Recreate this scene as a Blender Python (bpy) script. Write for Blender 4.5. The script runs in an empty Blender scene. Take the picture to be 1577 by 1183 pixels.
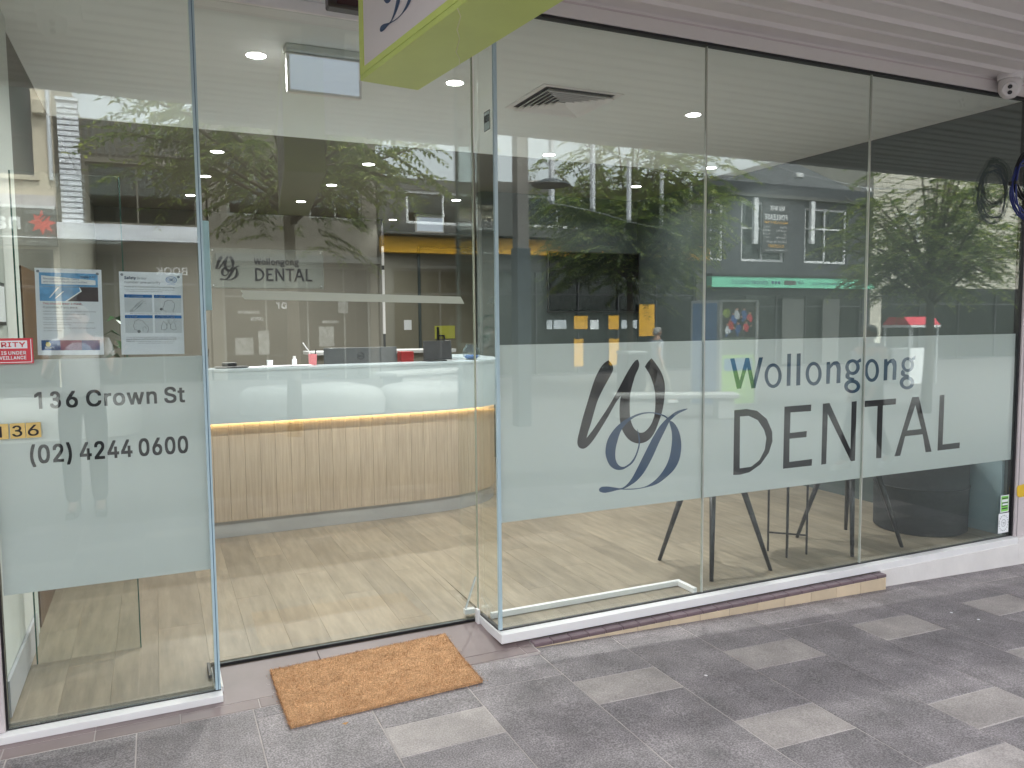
import bpy, math, random
from math import sin, cos, pi, radians, sqrt
from mathutils import Vector, Matrix
random.seed(7)
SC = bpy.context.scene
COL = SC.collection

# ------------------------------------------------------------------ camera, sky, sun, exposure
cam_d = bpy.data.cameras.new('camera')
cam_d.sensor_fit = 'HORIZONTAL'; cam_d.sensor_width = 36.0; cam_d.lens = 27.48
cam_d.clip_start = 0.05; cam_d.clip_end = 3000
cam = bpy.data.objects.new('camera', cam_d); COL.objects.link(cam)
_R = Matrix(((0.90979647, 0.04066034, -0.41305826), (-0.41494957, 0.06670851, -0.90739563), (-0.00934051, 0.99694369, 0.07756316)))
# the measured rows are right / depth / up of the place; depth looks along +y into the shop
CR = Matrix((_R[0], _R[1], _R[2]))
cam.matrix_world = Matrix.Translation((0, -3.385, 1.55)) @ CR.to_4x4()
SC.camera = cam

world = bpy.data.worlds.new('World'); SC.world = world; world.use_nodes = True
wn = world.node_tree; wn.nodes.clear()
sky = wn.nodes.new('ShaderNodeTexSky'); sky.sky_type = 'NISHITA'; sky.sun_disc = False
sky.sun_elevation = radians(58); sky.sun_rotation = radians(20); sky.air_density = 1.0; sky.dust_density = 3.0; sky.ozone_density = 1.0
hs = wn.nodes.new('ShaderNodeHueSaturation'); hs.inputs['Saturation'].default_value = 0.22
bgn = wn.nodes.new('ShaderNodeBackground'); bgn.inputs['Strength'].default_value = 0.15
wo = wn.nodes.new('ShaderNodeOutputWorld')
wn.links.new(sky.outputs[0], hs.inputs['Color']); wn.links.new(hs.outputs[0], bgn.inputs['Color']); wn.links.new(bgn.outputs[0], wo.inputs[0])

sun_d = bpy.data.lights.new('sun', 'SUN'); sun_d.energy = 1.5; sun_d.angle = radians(25); sun_d.color = (1, 0.97, 0.93)
sun = bpy.data.objects.new('sun', sun_d); COL.objects.link(sun)
_el, _az = radians(58), radians(20)     # direction towards the sun, matching the sky
_sv = Vector((sin(_az) * cos(_el), cos(_az) * cos(_el), sin(_el)))
sun.rotation_euler = _sv.to_track_quat('Z', 'Y').to_euler()

SC.view_settings.view_transform = 'Standard'; SC.view_settings.look = 'None'
SC.view_settings.gamma = 1; SC.view_settings.use_curve_mapping = False
SC.view_settings.exposure = 2.76
try:
    SC.cycles.transparent_max_bounces = 24; SC.cycles.max_bounces = 10; SC.cycles.diffuse_bounces = 5
    SC.cycles.glossy_bounces = 5; SC.cycles.transmission_bounces = 6
    SC.cycles.sample_clamp_indirect = 6; SC.cycles.caustics_reflective = False; SC.cycles.caustics_refractive = False
    SC.cycles.use_denoising = True
except Exception:
    pass

# ------------------------------------------------------------------ materials
MATS = {}
def mat(name, col, rough=0.6, metal=0.0, spec=0.5, var=0.0, scale=8.0, bump=0.0, bscale=None, emit=None, estr=0.0,
        stretch=(1, 1, 1), rnd=0.0, detail=4.0, speck=0.0, coat=0.0, col2=None, stain=0.0):
    if name in MATS: return MATS[name]
    m = bpy.data.materials.new(name); m.use_nodes = True
    nt = m.node_tree; N = nt.nodes; L = nt.links
    p = N['Principled BSDF']
    p.inputs['Roughness'].default_value = rough; p.inputs['Metallic'].default_value = metal
    p.inputs['Specular IOR Level'].default_value = spec
    p.inputs['Base Color'].default_value = (*col, 1)
    if coat: p.inputs['Coat Weight'].default_value = coat; p.inputs['Coat Roughness'].default_value = 0.08
    if emit: p.inputs['Emission Color'].default_value = (*emit, 1); p.inputs['Emission Strength'].default_value = estr
    if var or bump or rnd or speck:
        tc = N.new('ShaderNodeTexCoord'); oi = N.new('ShaderNodeObjectInfo')
        mp = N.new('ShaderNodeMapping'); mp.inputs['Scale'].default_value = stretch
        ad = N.new('ShaderNodeVectorMath'); ad.operation = 'ADD'
        sc_ = N.new('ShaderNodeVectorMath'); sc_.operation = 'SCALE'; sc_.inputs['Scale'].default_value = 1.0
        cb = N.new('ShaderNodeCombineXYZ')
        mu = N.new('ShaderNodeMath'); mu.operation = 'MULTIPLY'; mu.inputs[1].default_value = 53.0
        L.new(oi.outputs['Random'], mu.inputs[0])
        for i in range(3): L.new(mu.outputs[0], cb.inputs[i])
        L.new(tc.outputs['Object'], mp.inputs['Vector']); L.new(mp.outputs[0], ad.inputs[0]); L.new(cb.outputs[0], ad.inputs[1])
        no = N.new('ShaderNodeTexNoise'); no.inputs['Scale'].default_value = scale; no.inputs['Detail'].default_value = detail
        no.inputs['Roughness'].default_value = 0.62
        L.new(ad.outputs[0], no.inputs['Vector'])
        if var or rnd:
            rp = N.new('ShaderNodeMapRange'); rp.inputs['From Min'].default_value = 0.28; rp.inputs['From Max'].default_value = 0.72
            rp.inputs['To Min'].default_value = 1 - var; rp.inputs['To Max'].default_value = 1 + var
            L.new(no.outputs['Fac'], rp.inputs['Value'])
            last = rp.outputs[0]
            if rnd:
                r2 = N.new('ShaderNodeMapRange'); r2.inputs['To Min'].default_value = 1 - rnd; r2.inputs['To Max'].default_value = 1 + rnd
                L.new(oi.outputs['Random'], r2.inputs['Value'])
                mm = N.new('ShaderNodeMath'); mm.operation = 'MULTIPLY'; L.new(last, mm.inputs[0]); L.new(r2.outputs[0], mm.inputs[1]); last = mm.outputs[0]
            if speck:
                n2 = N.new('ShaderNodeTexNoise'); n2.inputs['Scale'].default_value = 160; n2.inputs['Detail'].default_value = 2
                L.new(ad.outputs[0], n2.inputs['Vector'])
                r3 = N.new('ShaderNodeMapRange'); r3.inputs['From Min'].default_value = 0.35; r3.inputs['From Max'].default_value = 0.68
                r3.inputs['To Min'].default_value = 1 - speck; r3.inputs['To Max'].default_value = 1 + speck
                L.new(n2.outputs['Fac'], r3.inputs['Value'])
                m3 = N.new('ShaderNodeMath'); m3.operation = 'MULTIPLY'; L.new(last, m3.inputs[0]); L.new(r3.outputs[0], m3.inputs[1]); last = m3.outputs[0]
            if stain:
                gp = N.new('ShaderNodeNewGeometry'); n4 = N.new('ShaderNodeTexNoise'); n4.inputs['Scale'].default_value = 4.5; n4.inputs['Detail'].default_value = 7; n4.inputs['Roughness'].default_value = 0.7
                L.new(gp.outputs['Position'], n4.inputs['Vector'])
                r5 = N.new('ShaderNodeMapRange'); r5.inputs['From Min'].default_value = 0.36; r5.inputs['From Max'].default_value = 0.66; r5.inputs['To Min'].default_value = 1 - stain; r5.inputs['To Max'].default_value = 1 + stain * .6
                L.new(n4.outputs['Fac'], r5.inputs['Value'])
                m5 = N.new('ShaderNodeMath'); m5.operation = 'MULTIPLY'; L.new(last, m5.inputs[0]); L.new(r5.outputs[0], m5.inputs[1]); last = m5.outputs[0]
            base = N.new('ShaderNodeMix'); base.data_type = 'RGBA'; base.blend_type = 'MIX'
            base.inputs['A'].default_value = (*col, 1); base.inputs['B'].default_value = (*(col2 or col), 1)
            L.new(no.outputs['Fac'], base.inputs['Factor'])
            vm = N.new('ShaderNodeVectorMath'); vm.operation = 'SCALE'
            L.new(base.outputs['Result'], vm.inputs[0]); L.new(last, vm.inputs['Scale'])
            L.new(vm.outputs[0], p.inputs['Base Color'])
        if bump:
            bn = N.new('ShaderNodeTexNoise'); bn.inputs['Scale'].default_value = bscale or scale * 6; bn.inputs['Detail'].default_value = 3
            L.new(ad.outputs[0], bn.inputs['Vector'])
            b = N.new('ShaderNodeBump'); b.inputs['Strength'].default_value = bump; b.inputs['Distance'].default_value = 0.004
            L.new(bn.outputs['Fac'], b.inputs['Height']); L.new(b.outputs[0], p.inputs['Normal'])
    MATS[name] = m
    return m

def glass_mat(name, tint, f0, rough=0.0):
    """Thin clear sheet: Schlick reflection over straight transmission; both faces of a pane carry it."""
    m = bpy.data.materials.new(name); m.use_nodes = True
    nt = m.node_tree; N = nt.nodes; L = nt.links; N.clear()
    out = N.new('ShaderNodeOutputMaterial'); mix = N.new('ShaderNodeMixShader')
    tr = N.new('ShaderNodeBsdfTransparent'); tr.inputs[0].default_value = (*tint, 1)
    gl = N.new('ShaderNodeBsdfGlossy'); gl.inputs['Roughness'].default_value = rough; gl.inputs['Color'].default_value = (0.93, 1.0, 0.975, 1)
    ge = N.new('ShaderNodeNewGeometry')
    dt = N.new('ShaderNodeVectorMath'); dt.operation = 'DOT_PRODUCT'
    L.new(ge.outputs['Normal'], dt.inputs[0]); L.new(ge.outputs['Incoming'], dt.inputs[1])
    ab = N.new('ShaderNodeMath'); ab.operation = 'ABSOLUTE'; L.new(dt.outputs['Value'], ab.inputs[0])
    om = N.new('ShaderNodeMath'); om.operation = 'SUBTRACT'; om.inputs[0].default_value = 1; L.new(ab.outputs[0], om.inputs[1])
    pw = N.new('ShaderNodeMath'); pw.operation = 'POWER'; pw.inputs[1].default_value = 5; L.new(om.outputs[0], pw.inputs[0])
    ma = N.new('ShaderNodeMath'); ma.operation = 'MULTIPLY_ADD'; ma.inputs[1].default_value = 1 - f0; ma.inputs[2].default_value = f0
    L.new(pw.outputs[0], ma.inputs[0])
    L.new(ma.outputs[0], mix.inputs[0]); L.new(tr.outputs[0], mix.inputs[1]); L.new(gl.outputs[0], mix.inputs[2])
    L.new(mix.outputs[0], out.inputs[0])
    MATS[name] = m
    return m

def film_mat(name, col, trans, clear=0.035):
    m = bpy.data.materials.new(name); m.use_nodes = True
    nt = m.node_tree; N = nt.nodes; L = nt.links; N.clear()
    out = N.new('ShaderNodeOutputMaterial'); mix = N.new('ShaderNodeMixShader'); mix.inputs[0].default_value = trans
    d = N.new('ShaderNodeBsdfDiffuse'); d.inputs[0].default_value = (*col, 1)
    t = N.new('ShaderNodeBsdfTranslucent'); t.inputs[0].default_value = (*col, 1)
    L.new(d.outputs[0], mix.inputs[1]); L.new(t.outputs[0], mix.inputs[2])
    see = N.new('ShaderNodeMixShader'); see.inputs[0].default_value = clear
    tp = N.new('ShaderNodeBsdfTransparent'); tp.inputs[0].default_value = (0.9, 0.95, 0.95, 1)
    L.new(mix.outputs[0], see.inputs[1]); L.new(tp.outputs[0], see.inputs[2])
    L.new(see.outputs[0], out.inputs[0])
    MATS[name] = m
    return m

GLASS = glass_mat('clear_glass', (0.945, 0.972, 0.958), 0.060)
GLASS_IN = glass_mat('inner_clear_glass', (0.95, 0.975, 0.965), 0.014)
GLASS_FAR = glass_mat('window_glass', (0.55, 0.6, 0.6), 0.05)
FILM = film_mat('frosted_film', (0.76, 0.79, 0.79), 0.28)
EDGE = mat('glass_edge', (0.42, 0.56, 0.63), 0.22, spec=0.6, var=0.1, scale=3, stretch=(1, 1, .3))
EDGE_DK = mat('glass_edge_green', (0.02, 0.10, 0.075), 0.2, var=0.1, scale=5)
WHITE = mat('white_paint', (0.80, 0.78, 0.79), 0.45, var=0.04, scale=2, bump=0.05, bscale=90)
WHITE_AL = mat('white_powdercoat', (0.80, 0.79, 0.80), 0.38, var=0.05, scale=3, detail=6)
PINKISH = mat('aged_frame_paint', (0.60, 0.54, 0.55), 0.42, var=0.06, scale=4)
SOFFIT = mat('soffit_paint', (0.74, 0.712, 0.705), 0.5, var=0.05, scale=1.5, detail=6)
RENDER_W = mat('white_render', (0.74, 0.71, 0.70), 0.75, var=0.06, scale=5, bump=0.25, bscale=60)
BLACK = mat('black_gasket', (0.012, 0.011, 0.014), 0.5, var=0.1)
BLKMET = mat('black_metal', (0.028, 0.028, 0.031), 0.38, spec=0.5, var=0.12, scale=12)
DKPLAS = mat('dark_plastic', (0.035, 0.026, 0.028), 0.28, var=0.08)
SILVER = mat('brushed_metal', (0.50, 0.51, 0.52), 0.38, metal=0.85, var=0.06, scale=30, stretch=(1, 1, 12))
KICK = mat('kickboard_laminate', (0.40, 0.40, 0.40), 0.4, var=0.04)
GLOSSW = mat('gloss_white_laminate', (0.47, 0.54, 0.575), 0.25, var=0.02, coat=0.15)
TAUPE = mat('taupe_wall', (0.155, 0.145, 0.122), 0.7, var=0.05, scale=2, bump=0.06, bscale=120)
TAUPE_L = mat('light_taupe_joinery', (0.23, 0.215, 0.165), 0.5, var=0.04, scale=3)
CHARC = mat('charcoal_wall', (0.080, 0.100, 0.101), 0.6, var=0.1, scale=2.5)
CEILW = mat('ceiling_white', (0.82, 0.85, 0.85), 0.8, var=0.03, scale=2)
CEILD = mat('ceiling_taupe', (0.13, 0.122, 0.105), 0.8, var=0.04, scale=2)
WALLW = mat('interior_white_wall', (0.60, 0.63, 0.60), 0.7, var=0.03, scale=2)
TIMB = mat('brown_timber', (0.13, 0.07, 0.035), 0.45, var=0.25, scale=5, stretch=(6, 6, .6))
TILE_M = mat('mauve_tile', (0.215, 0.165, 0.165), 0.42, var=0.1, scale=6, rnd=0.08, detail=6)
TILE_C = mat('cream_tile', (0.62, 0.50, 0.36), 0.4, var=0.09, scale=7, rnd=0.08)
TILE_B = mat('plum_tile', (0.165, 0.115, 0.13), 0.35, var=0.12, scale=8, rnd=0.1)
GROUT = mat('grout', (0.46, 0.415, 0.40), 0.9, var=0.25, scale=4, bump=0.2, bscale=120)
PAV_D = mat('bluestone_paver', (0.226, 0.207, 0.214), 0.6, var=0.26, scale=5, bump=0.5, bscale=150, rnd=0.10, speck=0.42, detail=9, col2=(0.262, 0.232, 0.24), stain=0.19)
PAV_L = mat('pale_stone_paver', (0.385, 0.345, 0.333), 0.62, var=0.16, scale=6, bump=0.45, bscale=150, rnd=0.08, speck=0.22, detail=9, stain=0.17)
COIR = mat('coir_fibre', (0.50, 0.295, 0.16), 0.95, spec=0.1, var=0.22, scale=20, speck=0.3)
LIME = mat('lime_acrylic', (0.58, 0.70, 0.19), 0.38, var=0.07, scale=2.5, detail=7, bump=0.03, bscale=30)
LIME_E = mat('lime_trim', (0.62, 0.74, 0.19), 0.35, var=0.05, scale=4)
SIGNW = mat('sign_white', (0.74, 0.70, 0.71), 0.35, var=0.02, scale=2)
INK_K = mat('vinyl_black', (0.010, 0.009, 0.012), 0.5, var=0.06)
INK_P = mat('vinyl_plum_black', (0.016, 0.011, 0.017), 0.5, var=0.06)
INK_N = mat('vinyl_navy', (0.035, 0.075, 0.165), 0.4, var=0.06)
INK_T = mat('vinyl_deep_blue', (0.012, 0.055, 0.115), 0.4, var=0.06)
PAPER = mat('paper_white', (0.86, 0.88, 0.91), 0.6, var=0.03, scale=9)
P_BLUE = mat('print_blue', (0.045, 0.19, 0.52), 0.55, var=0.05)
P_SKY = mat('print_sky_blue', (0.16, 0.40, 0.72), 0.55, var=0.25, scale=22)
P_NAVY = mat('print_navy', (0.05, 0.11, 0.28), 0.55, var=0.15, scale=30)
P_RED = mat('print_red', (0.62, 0.05, 0.07), 0.5, var=0.05)
P_MAR = mat('print_maroon', (0.20, 0.07, 0.15), 0.5, var=0.2, scale=40)
P_BRN = mat('print_brown', (0.075, 0.055, 0.06), 0.5, var=0.3, scale=30)
P_GREY = mat('print_grey', (0.22, 0.23, 0.26), 0.6, var=0.05)
P_PALE = mat('print_pale', (0.62, 0.66, 0.71), 0.6, var=0.03)
P_GRN = mat('print_green', (0.22, 0.62, 0.10), 0.5, var=0.05)
P_YEL = mat('print_yellow', (0.70, 0.55, 0.12), 0.5, var=0.08)
GOLD = mat('gold_tile', (0.72, 0.52, 0.18), 0.35, var=0.12, scale=30)
YELLOW = mat('yellow_tape', (0.75, 0.48, 0.02), 0.5, var=0.1)
BLUEC = mat('blue_cable', (0.02, 0.035, 0.20), 0.4, var=0.1)
BLKC = mat('black_cable', (0.012, 0.012, 0.014), 0.45, var=0.1)
SCREEN = mat('screen_black', (0.004, 0.004, 0.005), 0.08, spec=0.5)
FABRIC = mat('charcoal_fabric', (0.035, 0.038, 0.042), 0.9, var=0.15, scale=40, bump=0.3, bscale=300)
PINK = mat('pink_plastic', (0.72, 0.23, 0.25), 0.4, var=0.04)
REDP = mat('red_plastic', (0.28, 0.022, 0.022), 0.4, var=0.05)
LEAFI = mat('house_plant_leaf', (0.03, 0.075, 0.025), 0.35, var=0.3, scale=9)
TERR = mat('dark_pot', (0.05, 0.045, 0.04), 0.6, var=0.1)
LED = mat('warm_led', (1, 0.8, 0.5), 0.5, emit=(1.0, 0.70, 0.34), estr=3.2)
LAMP = mat('downlight_lens', (1, 1, 1), 0.5, emit=(1.0, 0.97, 0.92), estr=4.0)
EXITL = mat('exit_diffuser', (0.75, 0.8, 0.88), 0.3, emit=(0.72, 0.82, 1.0), estr=0.045)
OUTL = mat('drawing_line', (0.12, 0.13, 0.15), 0.6, var=0.02)
PLANKS = []
FLR = mat('oak_vinyl_plank', (0.215, 0.178, 0.132), 0.42, var=0.22, scale=3.5, stretch=(7, 0.9, 1), rnd=0.12, detail=8, col2=(0.27, 0.225, 0.168), bump=0.06, bscale=40)
DESKW = mat('oak_veneer', (0.43, 0.335, 0.245), 0.42, var=0.15, scale=3.2, stretch=(22, 22, 1.0), rnd=0.055, detail=8, col2=(0.52, 0.42, 0.31))

# ------------------------------------------------------------------ mesh helpers
class MB:
    def __init__(s): s.v, s.f, s.m = [], [], []
    def add(s, vs, fs, mi=0):
        o = len(s.v); s.v += [tuple(v) for v in vs]
        for f in fs: s.f.append([i + o for i in f]); s.m.append(mi)
        return s
    def box(s, x0, y0, z0, x1, y1, z1, mi=0):
        if x0 > x1: x0, x1 = x1, x0
        if y0 > y1: y0, y1 = y1, y0
        if z0 > z1: z0, z1 = z1, z0
        return s.add([(x0, y0, z0), (x1, y0, z0), (x1, y1, z0), (x0, y1, z0), (x0, y0, z1), (x1, y0, z1), (x1, y1, z1), (x0, y1, z1)],
                     [(0, 3, 2, 1), (4, 5, 6, 7), (0, 1, 5, 4), (1, 2, 6, 5), (2, 3, 7, 6), (3, 0, 4, 7)], mi)
    def tube(s, pts, r, n=8, mi=0, cap=True):
        pts = [Vector(p) for p in pts]
        rs = r if isinstance(r, (list, tuple)) else [r] * len(pts)
        rings = []; prev = None
        for i, p in enumerate(pts):
            t = (pts[min(i + 1, len(pts) - 1)] - pts[max(i - 1, 0)])
            t = t.normalized() if t.length > 1e-9 else Vector((0, 0, 1))
            if prev is None:
                a = t.orthogonal().normalized()
            else:
                a = (prev - t * prev.dot(t)); a = a.normalized() if a.length > 1e-6 else t.orthogonal().normalized()
            prev = a; b = t.cross(a)
            rings.append([p + (a * cos(2 * pi * k / n) + b * sin(2 * pi * k / n)) * rs[i] for k in range(n)])
        vs = [v for rg in rings for v in rg]; fs = []
        for i in range(len(rings) - 1):
            for k in range(n):
                fs.append((i * n + k, i * n + (k + 1) % n, (i + 1) * n + (k + 1) % n, (i + 1) * n + k))
        if cap:
            fs.append(tuple(range(n - 1, -1, -1))); fs.append(tuple((len(rings) - 1) * n + k for k in range(n)))
        return s.add(vs, fs, mi)
    def lathe(s, prof, c=(0, 0, 0), n=20, mi=0, axis='z'):
        vs = []; fs = []
        for r, z in prof:
            for k in range(n):
                a = 2 * pi * k / n
                q = (r * cos(a), r * sin(a), z)
                if axis == 'y': q = (q[0], q[2], q[1])
                if axis == 'x': q = (q[2], q[0], q[1])
                vs.append((q[0] + c[0], q[1] + c[1], q[2] + c[2]))
        for i in range(len(prof) - 1):
            for k in range(n):
                fs.append((i * n + k, i * n + (k + 1) % n, (i + 1) * n + (k + 1) % n, (i + 1) * n + k))
        fs.append(tuple(range(n - 1, -1, -1))); fs.append(tuple((len(prof) - 1) * n + k for k in range(n)))
        return s.add(vs, fs, mi)
    def prism(s, poly, lo, hi, axis='x', mi=0):
        n = len(poly)
        def P(a, b, t): return {'x': (t, a, b), 'y': (a, t, b), 'z': (a, b, t)}[axis]
        vs = [P(a, b, lo) for a, b in poly] + [P(a, b, hi) for a, b in poly]
        fs = [tuple(range(n - 1, -1, -1)), tuple(range(n, 2 * n))] + [(i, (i + 1) % n, (i + 1) % n + n, i + n) for i in range(n)]
        return s.add(vs, fs, mi)
    def build(s, name, mats, parent=None, smooth=False, bevel=0.0, loc=None, seg=2):
        """Vertices are in world space unless loc is given (then they are local to loc / to the parent)."""
        me = bpy.data.meshes.new(name)
        off = Vector((0, 0, 0))
        if parent is not None and loc is None: off = wloc(parent)
        me.from_pydata([(v[0] - off.x, v[1] - off.y, v[2] - off.z) for v in s.v], [], s.f)
        if not isinstance(mats, (list, tuple)): mats = [mats]
        for m in mats: me.materials.append(m)
        for p, mi in zip(me.polygons, s.m): p.material_index = mi; p.use_smooth = smooth
        me.validate(); me.update()
        o = bpy.data.objects.new(name, me); COL.objects.link(o)
        if parent is not None: o.parent = parent
        if loc is not None: o.location = loc
        if bevel:
            b = o.modifiers.new('bevel', 'BEVEL'); b.width = bevel; b.segments = seg; b.limit_method = 'ANGLE'; b.angle_limit = radians(35)
        return o

def wloc(o):
    v = Vector((0, 0, 0))
    while o is not None: v = v + o.location; o = o.parent
    return v
def tag(o, label, cat, group=None):
    o['label'] = label; o['category'] = cat
    if group: o['group'] = group
    return o
def struct(o): o['kind'] = 'structure'; return o
def stuff(o): o['kind'] = 'stuff'; return o
def thing(name, label, cat, loc=(0, 0, 0), rz=0.0, group=None):
    e = bpy.data.objects.new(name, None); COL.objects.link(e); e.empty_display_size = 0.1
    e.location = loc; e.rotation_euler = (0, 0, rz)
    return tag(e, label, cat, group)
def box(name, a, b, m, parent=None, bevel=0.0, smooth=False):
    return MB().box(*a, *b).build(name, m, parent, smooth, bevel)
KIDS = {}
def copy_tree(o, parent=None):
    c = o.copy(); COL.objects.link(c)
    if parent is not None: c.parent = parent
    for ch in list(o.children): copy_tree(ch, c)
    return c

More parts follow.
